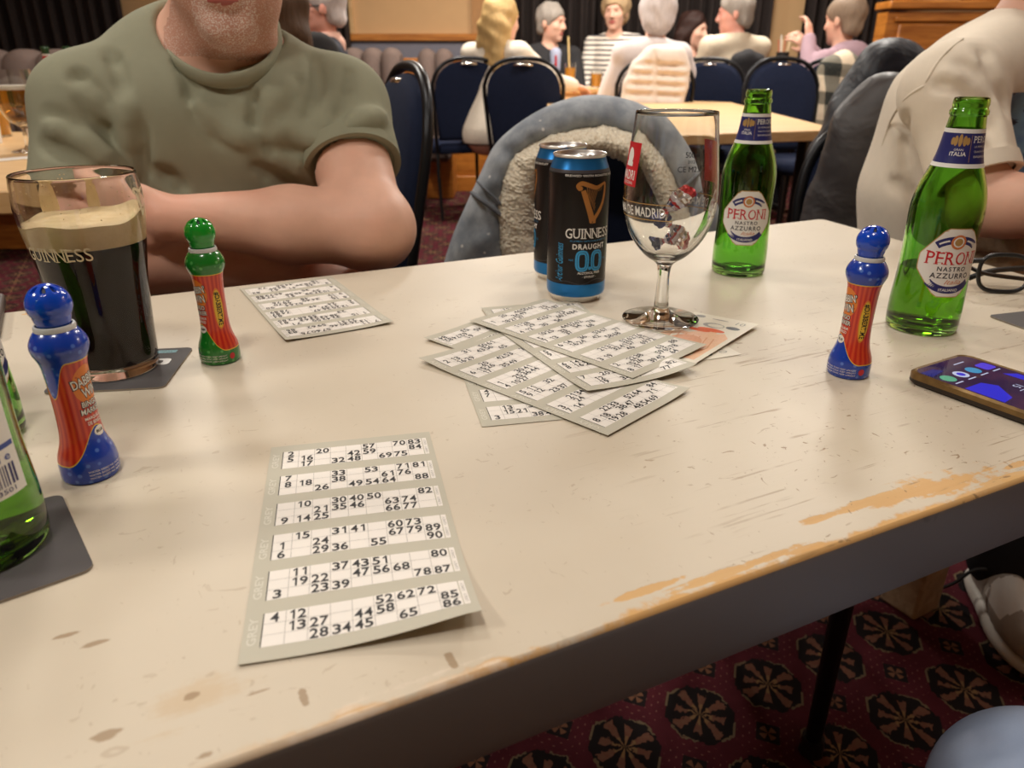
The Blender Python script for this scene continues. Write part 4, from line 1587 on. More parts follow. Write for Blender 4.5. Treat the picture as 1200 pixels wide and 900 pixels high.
put_text(mb, '2023', w=0.009, h=0.0024, c=(0, 0.1562), mat=3, z=0.0003)
put_text(mb, 'CE M23', w=0.020, h=0.0046, c=(-0.003, 0.1500), mat=3, z=0.0003)
mb.build('measure_mark', badge, gob, smooth=180, fn=wrapper(GRo, thc + math.radians(24)))

# the crumpled sweet wrappers inside it
m = Mat('foil_wrapper', (0.8, 0.8, 0.82), 0.22, 0.9)
x, y, z = m.xyz('UV') if False else m.xyz()
s = (y * 1.0)
M['wrap_silver'] = m.m
smat('wrap_red', srgb(190, 40, 48), 0.25, 0.4, var=0.1)
smat('wrap_blue', srgb(42, 46, 110), 0.25, 0.4, var=0.15)
smat('wrap_white', srgb(225, 220, 225), 0.25, 0.2, var=0.05)


def wrapper_thing(label, loc, direction, seed, L=0.04, Wd=0.02):
    rng = np.random.RandomState(seed)
    d = np.asarray(direction, float)
    d /= np.linalg.norm(d)
    u = np.cross(d, [0.3, 0.8, 0.5])
    u /= np.linalg.norm(u)
    w = np.cross(d, u)
    nu, nv = 26, 22
    P = np.zeros((nu, nv, 3))
    ph = rng.uniform(0, 6.28, 8)
    for i in range(nu):
        s = i / (nu - 1)
        # a twisted sweet paper: wide body, pinched waist, flared fan
        rad = Wd * (0.10 + 0.30 * abs(math.cos(PI * (s * 1.25 + 0.05))) ** 0.8)
        for j in range(nv):
            a = 2 * PI * j / nv
            cr = 1 + 0.28 * math.sin(3 * a + ph[0] + 5 * s) + 0.22 * math.sin(5 * a + ph[1] - 9 * s) + rng.uniform(-0.16, 0.16)
            P[i, j] = d * (s - 0.5) * L + (u * math.cos(a) * 0.55 + w * math.sin(a)) * rad * cr + d * rng.uniform(-1, 1) * 0.0006
    P += np.asarray(loc)
    mb = MB().grid(P, close_v=True, matf=lambda i, j: 1 if (i < 5) else 2 if i in (7, 8, 13) or (i > 20) else 3 if i in (9, 10, 14, 15) else 1 if (i in (11, 12) and j % 6 < 3) else 0)
    o = mb.build('sweet_wrapper', [M['wrap_silver'], M['wrap_blue'], M['wrap_red'], M['wrap_white']], smooth=18)
    return tag(set_base(o), label, 'sweet wrapper', 'crumpled sweet wrappers inside the stemmed glass')


b = np.array([p[0], p[1], TZ + 0.005])
wrapper_thing('blue and red crumpled sweet wrapper leaning up inside the stemmed glass', b + (0.002, -0.004, 0.112), (0.75, 0.15, 0.62), 4, 0.046, 0.026)
wrapper_thing('crumpled silver sweet wrapper with blue end low in the stemmed glass', b + (0.006, -0.002, 0.0885), (0.62, 0.1, -0.72), 9, 0.042, 0.024)
wrapper_thing('clear silver crumpled wrapper at the very bottom of the stemmed glass', b + (0.002, 0.004, 0.0775), (1, 0.4, 0.1), 12, 0.034, 0.016)


# ---------------------------------------------------------------- bingo markers
def dotted(name, col, dot):
    m = Mat(name, col, 0.22)
    m.set('Coat Weight', 0.4)
    v = m.voronoi(170, rnd=0.55)
    m.set('Base Color', m.mix(dot, col, v.step(0.16, 0.30)))
    return m.m


def striped_red():
    m = Mat('red_marker_label', srgb(206, 52, 36), 0.28)
    m.set('Coat Weight', 0.3)
    x, y, z = m.xyz()
    a = E.op('ARCTAN2', y, x)
    m.set('Base Color', m.mix(srgb(188, 36, 30), srgb(218, 78, 42), ((a * 22.0).sin() * 0.5 + 0.5)))
    return m.m


M['mk_red'] = striped_red()
smat('mk_yellow', srgb(230, 190, 60), 0.3, var=0.05)
smat('mk_orange', srgb(226, 128, 44), 0.3, var=0.05)
smat('mk_collar', srgb(206, 206, 204), 0.35, var=0.0)
smat('mk_white', srgb(236, 232, 224), 0.4, var=0.0)
smat('mk_black', (0.01, 0.01, 0.01), 0.4, var=0.0)
smat('mk_hole', (0.002, 0.006, 0.02), 0.5, var=0.0)
DP = smooth_prof([(0.0158, 0.0), (0.0168, 0.0015), (0.0169, 0.010), (0.0160, 0.0165), (0.0138, 0.0225), (0.0122, 0.030), (0.0115, 0.042), (0.0116, 0.058), (0.0120, 0.070), (0.0129, 0.0775), (0.0150, 0.0828), (0.0158, 0.0865), (0.0153, 0.0900),
                  (0.0130, 0.0945), (0.0110, 0.0968), (0.0104, 0.0972)], 4)
DRf = lathe_R(DP)


def dabber(px, py, th0, label, col, dot, cap, word):
    p = G(px, py)
    r = empty('bingo_marker', (p[0], p[1], TZ + 0.0002), 0, label, 'bingo marker', 'upright bingo dabbers on the table')
    key = 'mk_' + word
    if key not in M:
        M[key] = dotted('dotted_%s_plastic' % word.lower(), col, dot)
        smat(key + 'cap', cap, 0.16, var=0.03, Coat_Weight=0.5)
    n = 96
    ths = np.linspace(-PI, PI, n, endpoint=False)

    def zb(t):
        return 0.0125 + 0.0225 * (0.5 + 0.5 * math.cos(min(PI, abs(t + 0.05) / 1.55 * PI)))

    def zt(t):
        d = (t + 1.75 + PI) % (2 * PI) - PI
        return 0.0790 - 0.0225 * (0.5 + 0.5 * math.cos(min(PI, abs(d) / 0.95 * PI)))
    rows, mt = [], []
    segs = [(lambda t: 0.0, zb, 12, 0), (zb, lambda t: zb(t) + 0.0008, 1, 2), (lambda t: zb(t) + 0.0008, lambda t: zt(t) - 0.0008, 20, 1), (lambda t: zt(t) - 0.0008, zt, 1, 2), (zt, lambda t: 0.0972, 22, 0)]
    for a, b, k, mi in segs:
        for i in range(k):
            rows.append([(a(t) + (b(t) - a(t)) * i / k, t) for t in ths])
            mt.append(mi)
    rows.append([(0.0972, t) for t in ths])
    P = [[(DRf(z) * math.cos(t + th0), DRf(z) * math.sin(t + th0), z) for z, t in row] for row in rows]
    mb = MB().grid(P, close_v=True, flip=True, matf=lambda i, j: mt[i])
    mb.add(P[0], [tuple(range(n - 1, -1, -1))], 0)
    body = mb.build('bottle_body', [M[key], M['mk_red'], M['mk_yellow']], r, smooth=60)
    mats = [M['mk_white'], M['mk_black'], M['mk_orange'], M['mk_yellow'], M['label_red']]
    mb = MB()
    fine_disc(mb, (0.0005, 0.0625), 0.0095, 0.0125, 2, 0.00012, 24, 3)
    for dz, mti, bo in ((0.00016, 1, 0.07), (0.00024, 0, 0.012)):
        put_text(mb, 'DABBIN\u2019', w=0.0185 + (0.0012 if mti else 0), h=0.0058 + (0.0010 if mti else 0), c=(0, 0.0655), mat=mti, z=dz, bold=bo, rz=0.18)
        put_text(mb, 'WIN', w=0.0115 + (0.0012 if mti else 0), h=0.0062 + (0.0010 if mti else 0), c=(0.0015, 0.0580), mat=mti, z=dz, bold=bo, rz=0.12)
        put_text(mb, 'BINGO', w=0.0118 + (0.001 if mti else 0), h=0.0036 + (0.0008 if mti else 0), c=(0, 0.0505), mat=mti, z=dz, bold=bo)
        put_text(mb, 'MARKER', w=0.0145 + (0.001 if mti else 0), h=0.0036 + (0.0008 if mti else 0), c=(0, 0.0458), mat=mti, z=dz, bold=bo)
    put_text(mb, 'MARQUEUR', w=0.0125, h=0.0024, c=(0, 0.0408), mat=0, z=0.0002, bold=0.02)
    put_text(mb, 'DE BINGO', w=0.0105, h=0.0024, c=(0, 0.0378), mat=0, z=0.0002, bold=0.02)
    fine_disc(mb, (0.001, 0.0312), 0.0042, 0.0032, 0, 0.0002, 18, 2)
    put_text(mb, word, w=0.0055, h=0.0018, c=(0.001, 0.0312), mat=1, z=0.0003, bold=0.03)
    fine_disc(mb, (0.0175, 0.0490), 0.0045, 0.0180, 2, 0.00012, 26, 3)
    fine_disc(mb, (0.0175, 0.0490), 0.0037, 0.0165, 3, 0.0002, 26, 3)
    put_text(mb, '#DABBERTIME', w=0.029, h=0.0046, c=(0.0175, 0.0490), mat=1, z=0.0003, rz=-PI / 2, bold=0.03)
    for k in range(3): put_text(mb, 'WATER BASED INK NON TOXIC KEEP UPRIGHT', w=0.04, h=0.0013, c=(0.004, 0.0085 - k * 0.0022), mat=0, z=0.0003)
    fine_disc(mb, (0.0285, 0.0070), 0.0025, 0.0028, 4, 0.0003, 14, 1)
    mb.build('label_print', mats, body, smooth=180, fn=wrapper(DRf, th0))
    MB().lathe([(0.0100, 0.0966), (0.0112, 0.0968), (0.0113, 0.0985), (0.0108, 0.0998), (0.0098, 0.1000)], 48).build('collar', M['mk_collar'], r, smooth=50)
    # the ball-shaped cap with its ring of slots
    zc, R = 0.1118, 0.0122
    P, sl = [], []
    NA, NP = 128, 40
    for i in range(NP + 1):
        a = PI * (0.001 + 0.999 * i / NP * 0.845)
        row, rs = [], []
        for j in range(NA):
            t = 2 * PI * j / NA
            rr = R * (1.0 if a < PI * 0.62 else 1 - 0.06 * ((a - PI * 0.62) / (PI * 0.23)) ** 2)
            zz = zc + R * math.cos(a)
            if a > PI * 0.68:
                f_ = (a - PI * 0.68) / (PI * 0.165)
                rr = (R * math.sin(PI * 0.68) * (1 - f_ ** 1.3) + 0.0090 * f_ ** 1.3) / math.sin(a)
                zz = zc + R * math.cos(PI * 0.68) * (1 - f_) + (0.0998 - zc) * f_
            k = ((t * 8 / (2 * PI)) % 1.0) - 0.5
            inn = (0.36 < a < 0.86) and abs(k) < 0.20 * math.sin(PI * (a - 0.36) / 0.5) ** 0.5 + 0.02
            if inn: rr -= 0.0035
            row.append((rr * math.sin(a) * math.cos(t), rr * math.sin(a) * math.sin(t), zz - (0.0005 if inn else 0.0)))
            rs.append(inn)
        P.append(row)
        sl.append(rs)
    mb = MB().grid(P, close_v=True, matf=lambda i, j: 1 if sl[i][j] and sl[i][(j + 1) % NA] and sl[min(i + 1, NP)][j] else 0)
    mb.build('cap', [M[key + 'cap'], M['mk_hole']], r, smooth=50)
    return r


R_ = math.radians
blue, bdot, bcap = srgb(20, 62, 170), srgb(84, 120, 205), srgb(10, 72, 196)
dabber(108, 554, R_(-57 + 48), 'blue and red bingo marker at the left in front of the pint', blue, bdot, bcap, 'BLUE')
dabber(259, 421, R_(-67 - 62), 'green and red bingo marker to the right of the pint', srgb(24, 120, 36), srgb(88, 168, 84), srgb(22, 148, 42), 'GREEN')
dabber(993, 437, R_(-116 - 60), 'blue and red bingo marker at the right beside the phone', blue, bdot, bcap, 'BLUE')

# ---------------------------------------------------------------- phone
a, b = G(1058, 447), G(1127, 425)
e = (b - a)[:2]
e /= np.linalg.norm(e)
n = np.array([e[1], -e[0]])          # away to the right
PWd, PLn, PT = 0.0785, 0.163, 0.0105
c = a[:2] + e * PWd / 2 + n * PLn / 2
ph = empty('smartphone', (c[0], c[1], TZ + 0.0002), math.atan2(n[1], n[0]), 'smartphone in a bronze case with its screen lit', 'phone')
m = Mat('bronze_phone_case', srgb(120, 92, 52), 0.3, 0.5)
m.set('Base Color', m.mix(srgb(92, 66, 36), srgb(150, 122, 74), m.noise(120, 4)))
M['case'] = m.m
smat('case_dark', srgb(44, 34, 26), 0.4, 0.2, var=0.1)
o = rrect(PLn, PWd, 0.011, 8)
o2 = rrect(PLn - 0.004, PWd - 0.004, 0.010, 8)
mb = MB()
mb.grid([[(x, y, z) for x, y in q] for q, z in ((o2, 0.0), (o, 0.0022), (o, 0.0048), (o, 0.0075), (o, 0.0088), (o2, PT))], close_v=True, flip=True, matf=lambda i, j: 1 if i < 2 else 0)
mb.add([(x, y, 0) for x, y in o2], [tuple(range(len(o2) - 1, -1, -1))], 1)
o3 = rrect(PLn - 0.0075, PWd - 0.0075, 0.009, 8)
mb.grid([[(x, y, z) for x, y in q] for q, z in ((o2, PT), (o3, PT - 0.0008))], close_v=True, flip=True)
mb.build('case', [M['case'], M['case_dark']], ph, smooth=35)
m = Mat('phone_screen', (0.01, 0.008, 0.02), 0.06)
nz = m.noise(26, 4, 0.6)
nz2 = m.noise(60, 3)
col = m.mix(m.mix((0.012, 0.008, 0.045), (0.045, 0.016, 0.05), nz.step(0.4, 0.6)), (0.09, 0.04, 0.02), (nz2.step(0.62, 0.72)) * 0.5)
m.set('Emission Color', col)
m.set('Emission Strength', 0.8)
M['screen'] = m.m


def lit(name, colr, s=0.8):
    q = Mat(name, tuple(v * 0.1 for v in colr), 0.08)
    q.set('Emission Color', colr)
    q.set('Emission Strength', s)
    M[name] = q.m


for nm, cl in (('px_green', srgb(84, 170, 136)), ('px_white', srgb(196, 204, 230)), ('px_cyan', srgb(64, 150, 196)), ('px_violet', srgb(86, 70, 220)), ('px_blue', srgb(44, 50, 210)), ('px_orange', srgb(244, 160, 40)), ('px_navy', srgb(24, 34, 120)), ('px_lblue', srgb(80, 150, 225))): lit(nm, cl)
mb = MB()
put_poly(mb, o3, 0, PT - 0.0007)
sc = mb.build('screen', M['screen'], ph, smooth=0)
mb = MB()
z = PT - 0.00062
xs = -PLn / 2
cols = ['px_green', 'px_white', 'px_cyan', 'px_violet']
for k in range(4):
    yc = -0.026 + k * 0.0172
    if k < 3: fine_disc(mb, (xs + 0.028, yc), 0.0062, 0.0062, k, z, 24, 1)
    else: put_poly(mb, rrect(0.012, 0.014, 0.003, c=(xs + 0.028, yc)), 3, z)
    fine_rect(mb, xs + 0.0365, yc - 0.005, xs + 0.0378, yc + 0.005, 1, z, 0.02)
fine_disc(mb, (xs + 0.028, -0.0088), 0.0034, 0.0034, 4, z + 0.00004, 16, 1)
put_poly(mb, [(xs + 0.046, -0.034), (xs + 0.046, -0.012), (xs + 0.056, -0.006), (xs + 0.066, -0.014), (xs + 0.074, -0.020), (xs + 0.076, -0.034)], 4, z)
put_poly(mb, [(xs + 0.044, 0.022), (xs + 0.050, 0.032), (xs + 0.09, 0.033), (xs + 0.085, 0.024)], 4, z)
put_poly(mb, [(xs + 0.010, -0.034), (xs + 0.010, -0.018), (xs + 0.017, -0.014), (xs + 0.020, -0.034)], 6, z)
put_poly(mb, [(xs + 0.086, -0.012), (xs + 0.083, -0.004), (xs + 0.078, 0.004), (xs + 0.082, 0.010), (xs + 0.088, 0.006), (xs + 0.094, 0.000), (xs + 0.098, -0.012), (xs + 0.092, -0.016)], 5, z)
for x_, y_, q in ((0.100, -0.024, 7), (0.100, -0.006, 7), (0.122, -0.022, 1), (0.122, -0.004, 0), (0.122, 0.014, 2), (0.1, 0.014, 7)): fine_disc(mb, (xs + x_, y_), 0.0062, 0.0062, q, z + 0.00003, 20, 1)
put_text(mb, '15', h=0.006, c=(xs + 0.064, 0.006), mat=1, z=z, rz=-PI / 2)
for k in range(2): fine_rect(mb, xs + 0.0695 + k * 0.003, -0.002, xs + 0.0703 + k * 0.003, 0.012 - k * 0.006, 1, z, 0.02)
fine_rect(mb, xs + 0.0125, 0.006, xs + 0.0137, 0.020, 1, z, 0.02)
mb.build('screen_icons', [M[k] for k in cols + ['px_blue', 'px_orange', 'px_navy', 'px_lblue']], sc, smooth=0)
MB().box((0.02, PWd / 2 + 0.0004, 0.006), (0.02, 0.0012, 0.0025)).box((-0.012, PWd / 2 + 0.0004, 0.006), (0.01, 0.0012, 0.0025)).build('side_buttons', M['case_dark'], ph)

# ---------------------------------------------------------------- spectacles
a = G(1141, 342)[:2]
b = G(1262, 346)[:2]
e = (b - a) / np.linalg.norm(b - a)
nb = np.array([-e[1], e[0]])        # away from the camera
sp = empty('spectacles', (a[0] + e[0] * 0.06, a[1] + e[1] * 0.06, TZ), math.atan2(e[1], e[0]), 'black framed spectacles standing at the right edge of the table', 'spectacles')
tilt = 0.22


def lens_loop(cx, w, h, n=36):
    pts = []
    for t in np.linspace(0, 2 * PI, n):
        c_, s_ = math.cos(t), math.sin(t)
        x = cx + w / 2 * math.copysign(abs(c_) ** 0.62, c_)
        zz = 0.0225 + h / 2 * math.copysign(abs(s_) ** 0.7, s_)
        pts.append((x, (zz - 0.02) * tilt, zz))
    return pts


mb = MB()
for cx in (-0.033, 0.033): mb.tube(lens_loop(cx, 0.053, 0.040), 0.0024, 8, caps=False)
mb.tube([(-0.0085, 0.001, 0.028), (0, 0.0, 0.0305), (0.0085, 0.001, 0.028)], 0.0024, 8)
mb.tube([(-0.058, 0.002, 0.036), (-0.067, 0.004, 0.035)], 0.003, 8).tube([(0.058, 0.002, 0.036), (0.067, 0.004, 0.035)], 0.003, 8)
mb.build('frame', M['black_plastic'], sp, smooth=60)
for cx in (-0.033, 0.033):
    mb = MB()
    pts = lens_loop(cx, 0.050, 0.037)
    mb.add([(x, y - 0.0006, z) for x, y, z in pts[:-1]] + [(x, y + 0.0006, z) for x, y, z in pts[:-1]],
           [tuple(range(35))] + [tuple(range(69, 34, -1))] + [(i, (i + 1) % 35 + 0, 35 + (i + 1) % 35, 35 + i) for i in range(35)])
    mb.build('lens', M['clear_glass'], sp, smooth=30)
for s, pts in ((-1, [(-0.067, 0.004, 0.035), (-0.0705, 0.010, 0.031), (-0.066, 0.017, 0.026), (-0.04, 0.021, 0.016), (0.01, 0.023, 0.010), (0.045, 0.024, 0.004)]),
               (1, [(0.067, 0.004, 0.035), (0.069, 0.012, 0.032), (0.06, 0.021, 0.03), (0.02, 0.028, 0.024), (-0.03, 0.030, 0.018), (-0.055, 0.030, 0.008)])):
    MB().tube(smoothpath(pts, 6), 0.0026, 8, flat=(1.2, 0.7)).build('temple_arm', M['black_plastic'], sp, smooth=60)

# ---------------------------------------------------------------- grey case at the left edge
a, b = G(0, 414), G(10, 353)
smat('grey_case', srgb(92, 84, 80), 0.5, var=0.08)
e = (b - a)[:2]
e /= np.linalg.norm(e)
n = np.array([-e[1], e[0]])
c = b[:2] - e * 0.075 + n * 0.038
o = MB().prism(rrect(0.15, 0.074, 0.010, 6), 0.0, 0.011).build('phone_case', M['grey_case'], smooth=30)
bevel(o, 0.003, 3)
o.location = (c[0], c[1], TZ + 0.0002)
o.rotation_euler = (0, 0, math.atan2(e[1], e[0]))
tag(o, 'dark grey closed phone case at the left edge beside the pint', 'phone case')


# ================================================================ chairs, tables and what stands on them
def banquet_chair(loc, rz, label, group='navy banquet chairs', grip=True, H=0.985, wide=1.0):
    r = empty('banquet_chair', (loc[0], loc[1], 0), rz, label, 'chair', group)

    def outline(wb, wt, z0, z1, n=12):
        pts = [(-wb / 2, z0), ]
        zs = z1 - 0.20
        pts += [(-wt / 2, zs)]
        for k in range(1, n):
            a = PI - PI * k / n
            pts.append((wt / 2 * math.copysign(abs(math.cos(a)) ** 0.8, math.cos(a)), zs + 0.20 * math.sin(a) ** 0.75))
        pts += [(wt / 2, zs), (wb / 2, z0)]
        return pts
    lean = lambda z: 0.19 + (z - 0.46) * 0.16
    o = outline(0.37 * wide, 0.435 * wide, 0.50, H - 0.015)
    c = np.array([0, 0.74])
    mb = MB()

    def rg(s, dy): return [(c[0] + (x - c[0]) * s, lean(c[1] + (z - c[1]) * s) + dy, c[1] + (z - c[1]) * s) for x, z in o]
    mb.grid([rg(0.55, -0.036), rg(0.88, -0.032), rg(0.97, -0.020), rg(1.0, 0.0), rg(0.985, 0.012), rg(0.9, 0.016), rg(0.5, 0.018)], close_v=True)
    mb.add(rg(0.55, -0.036), [tuple(range(len(o)))]).add(rg(0.5, 0.018), [tuple(range(len(o) - 1, -1, -1))])
    mb.build('backrest', M['navy'], r, smooth=60)
    mb = MB()
    path = [(x * 1.03, lean(z), z if i else z) for i, (x, z) in enumerate(outline(0.375 * wide, 0.445 * wide, 0.40, H))]
    mb.tube(smoothpath(path, 2), 0.0125, 8)
    mb.build('back_frame', M['black_metal'], r, smooth=60)
    if grip:
        MB().tube([(-0.05, lean(H) - 0.004, H - 0.035), (-0.03, lean(H) - 0.03, H - 0.033), (0.03, lean(H) - 0.03, H - 0.033), (0.05, lean(H) - 0.004, H - 0.035)], 0.008, 8).tube(
            [(-0.05, lean(H) + 0.006, H - 0.035), (-0.03, lean(H) + 0.026, H - 0.033), (0.03, lean(H) + 0.026, H - 0.033), (0.05, lean(H) + 0.006, H - 0.035)], 0.008, 8).build('hand_grip', M['chrome'], r, smooth=60)
    s = rrect(0.43, 0.43, 0.07, 6)
    mb = MB()
    mb.grid([[(x * q, y * q - 0.02, z) for x, y in s] for q, z in ((0.96, 0.415), (1.0, 0.425), (1.0, 0.455), (0.96, 0.475), (0.8, 0.485))], close_v=True, flip=True)
    mb.add([(x * 0.8, y * 0.8 - 0.02, 0.485) for x, y in s], [tuple(range(len(s)))]).add([(x * 0.96, y * 0.96 - 0.02, 0.415) for x, y in s], [tuple(range(len(s) - 1, -1, -1))])
    mb.build('seat', M['navy'], r, smooth=60)
    for sx in (-1, 1):
        MB().tube([(sx * 0.19, -0.20, 0.415), (sx * 0.20, -0.225, 0.0)], [0.0125, 0.011], 8).build('leg', M['black_metal'], r)
        MB().tube([(sx * 0.193, lean(0.42), 0.42), (sx * 0.20, 0.21, 0.3), (sx * 0.20, 0.27, 0.0)], [0.0125, 0.0125, 0.011], 8).build('leg', M['black_metal'], r)
    return r


def at(px, py, Y):
    p = W(px, py, Y)
    return (p[0], p[1])


def chair_by_back(px, Y, rz, label, H=0.985, grip=True, wide=1.0):
    """place a chair so that the top of its back stands at px at distance Y"""
    p = W(px, 110, Y)
    b = 0.19 + (H - 0.46) * 0.16
    return banquet_chair((p[0] + b * math.sin(rz), p[1] - b * math.cos(rz)), rz, label, grip=grip, H=H, wide=wide)


chair_by_back(550, 5.0, PI + 0.35, 'navy banquet chair left of the blonde woman by the oak partition', 0.99)
chair_by_back(613, 4.6, PI - 0.12, 'navy banquet chair directly behind the blonde woman in the cream jumper', 0.985)
chair_by_back(828, 5.05, -0.15, 'navy banquet chair beyond the empty table next to the white puffer coat', 0.985)
chair_by_back(912, 4.55, 0.22, 'navy banquet chair right behind the top of the bottle beside the stemmed glass', 0.985)
chair_by_back(480, 1.86, -1.2, 'navy banquet chair turned side on behind the green T-shirt', 0.955)
chair_by_back(700, 1.575, 0.0, 'navy banquet chair under the denim jacket across the table', 0.84, False, 0.82)


def table(name, quad, z, label, th=0.03, legs=True, mat='beech', apron=0.0, legmat='black_metal'):
    P = [np.asarray(p, float)[:2] for p in quad]
    c = sum(P) / len(P)
    r = empty(name, (c[0], c[1], 0), 0, label, 'table')
    L = [p - c for p in P]
    o = round_poly(L, 0.02, 3)
    bevel(MB().prism(o, z - th, z).build('tabletop', M[mat], r, smooth=30), 0.004, 2)
    if apron:
        for i in range(4):
            a, b = L[i - 1] * 0.86, L[i] * 0.86
            d = b - a
            MB().box((*((a + b) / 2), z - th - apron / 2), (np.linalg.norm(d), 0.02, apron), R=rot('Z', math.atan2(d[1], d[0]))).build('apron', M[mat], r)
    for p in L:
        q = p * 0.86
        MB().tube([(q[0], q[1], z - th), (q[0], q[1], 0.0)], 0.02 if not apron else 0.028, 10).build('leg', M[legmat], r)
    return r


ZT = 0.745
A_, B_, C_ = G(985, 152, ZT), G(853, 120, ZT), G(644, 113, ZT)
D_ = G(640, 170, ZT)
table('dining_table', [G(650, 163, ZT), A_, (B_[0] + 0.02, B_[1]), (C_[0] - 0.02, C_[1] + 0.25)], ZT, 'empty pale beech table behind the denim jacket and bottles', 0.035)
q = [W(622, 96, 5.5), W(716, 100, 5.5), W(716, 90, 6.0), W(635, 90, 6.0)]
table('dining_table', q, 0.80, 'far beech table with orange drinks beside the grey haired guest', 0.03, apron=0.09, legmat='beech')
pl = [(-1.9, 1.42), G(52, 216, 0.745)[:2], G(52, 150, 0.745)[:2], (-2.9, 2.7)]
table('dining_table', [(-1.75, 1.28), (G(62, 222, 0.745)[0], G(62, 222, 0.745)[1]), (-1.15, 2.75), (-2.4, 2.55)], 0.745, 'pale beech table at the left behind the pint of stout', 0.045)

# drinks on the left table
p = G(36, 178, 0.745)
r = empty('pint_of_lager', (p[0], p[1], 0.7455), 0, 'stemmed glass of golden lager on the left table', 'beer glass')
LP = smooth_prof([(0.042, 0.0), (0.0425, 0.003), (0.02, 0.008), (0.009, 0.016), (0.008, 0.055), (0.013, 0.064), (0.032, 0.078), (0.044, 0.10), (0.049, 0.125), (0.047, 0.16), (0.0425, 0.20)], 4)
LI = [(max(a - 0.0025, 1e-4), b) for a, b in LP if b > 0.07]
MB().lathe([(0.0001, 0.0)] + LP + ([(0.0001, 0.0755)] + LI)[::-1], 48).build('glass', M['clear_glass'], r, smooth=60)
M['lager'] = glass('golden_lager', (0.95, 0.50, 0.06), 1.34)
lr = lathe_R(LI)
MB().lathe([(0.0001, 0.0765)] + [(lr(z) - 0.0006, z) for z in np.linspace(0.079, 0.152, 12)] + [(0.0001, 0.152)], 40).build('lager', M['lager'], r, smooth=60)
MB().lathe([(0.0001, 0.1525)] + [(lr(z) - 0.0006, z) for z in np.linspace(0.1525, 0.163, 4)] + [(0.0001, 0.163)], 40).build('foam_head', simple('pale_lace_foam', srgb(235, 226, 210), 0.8), r, smooth=60)
p = G(2, 160, 0.745)
r = empty('tumbler', (p[0], p[1], 0.7455), 0, 'short glass of orange drink behind the lager at the left edge', 'glass')
MB().lathe([(0.0001, 0.0), (0.03, 0.0), (0.036, 0.10), (0.0345, 0.10), (0.0285, 0.006), (0.0001, 0.006)], 40).build('glass', M['clear_glass'], r, smooth=40)
smat('orange_juice', srgb(236, 160, 30), 0.4, var=0.05)
MB().lathe([(0.0001, 0.0065), (0.0282, 0.0065), (0.0325, 0.075), (0.0001, 0.075)], 40).build('orange_drink', M['orange_juice'], r, smooth=40)
p = G(-12, 168, 0.745)
r = empty('beer_carton', (p[0], p[1], 0.7455), 0.2, 'small red and white cup at the far left edge of the left table', 'cup')
MB().lathe([(0.0001, 0.0), (0.032, 0.0), (0.04, 0.11), (0.0385, 0.11), (0.031, 0.004), (0.0001, 0.004)], 32, matf=lambda i, j: 0 if 4 < j < 20 else 1).build('cup_body', [M['label_red'], M['label_white']], r, smooth=40)
r.name = 'paper_cup'
a, b = G(-2, 188, 0.745), G(44, 184, 0.745)
o = MB().box((0, 0, 0.0006), (0.16, 0.055, 0.0008)).build('paper_slip', M['cell'])
o.location = ((a[0] + b[0]) / 2, (a[1] + b[1]) / 2, 0.7455)
o.rotation_euler = (0, 0, math.atan2((b - a)[1], (b - a)[0]))
tag(o, 'white printed paper strip on the left table in front of the lager', 'paper')
p = G(2, 163, 0.745)
o = bevel(MB().box((0, 0, 0.006), (0.09, 0.14, 0.010)).build('dark_phone', M['case_dark']), 0.003, 2)
o.name = 'smartphone'
o.location = (p[0] - 0.03, p[1] - 0.10, 0.7455)
tag(o, 'dark phone lying at the left edge of the left table', 'phone')

# two small bottles with red labels further back
smat('red_foil', srgb(190, 44, 50), 0.4, var=0.1)
M['dark_green_glass'] = simple('dark_green_bottle', (0.02, 0.06, 0.025), 0.1, var=0.0)
t2 = [W(40, 120, 2.95), W(160, 118, 2.95), W(160, 100, 3.55), W(40, 100, 3.55)]
table('dining_table', t2, 0.745, 'beech table behind the green T-shirt carrying two red-labelled bottles', 0.035)
for px, lb in ((62, 'left one of two small red-labelled bottles by the grey bench'), (87, 'right one of two small red-labelled bottles against the green shoulder')):
    p = W(px, 100, 3.1)
    r = empty('wine_bottle', (p[0], p[1], 0.7455), 0, lb, 'bottle', 'small red-labelled bottles')
    pr = smooth_prof([(0.028, 0.0), (0.030, 0.004), (0.030, 0.15), (0.024, 0.185), (0.0145, 0.215), (0.0135, 0.255), (0.0145, 0.26), (0.0145, 0.270), (0.011, 0.272)], 4)
    MB().lathe([(0.0001, 0.0)] + pr + [(0.0001, 0.272)], 32).build('glass_body', M['green_glass'] if False else M['dark_green_glass'], r, smooth=50)
    rr = lathe_R(pr)
    MB().lathe([(rr(z) + 0.0004, z) for z in np.linspace(0.208, 0.246, 8)], 32, matf=lambda i, j: 1 if i in (0, 6) else 0).build('neck_label', [M['red_foil'], M['label_white']], r, smooth=50)

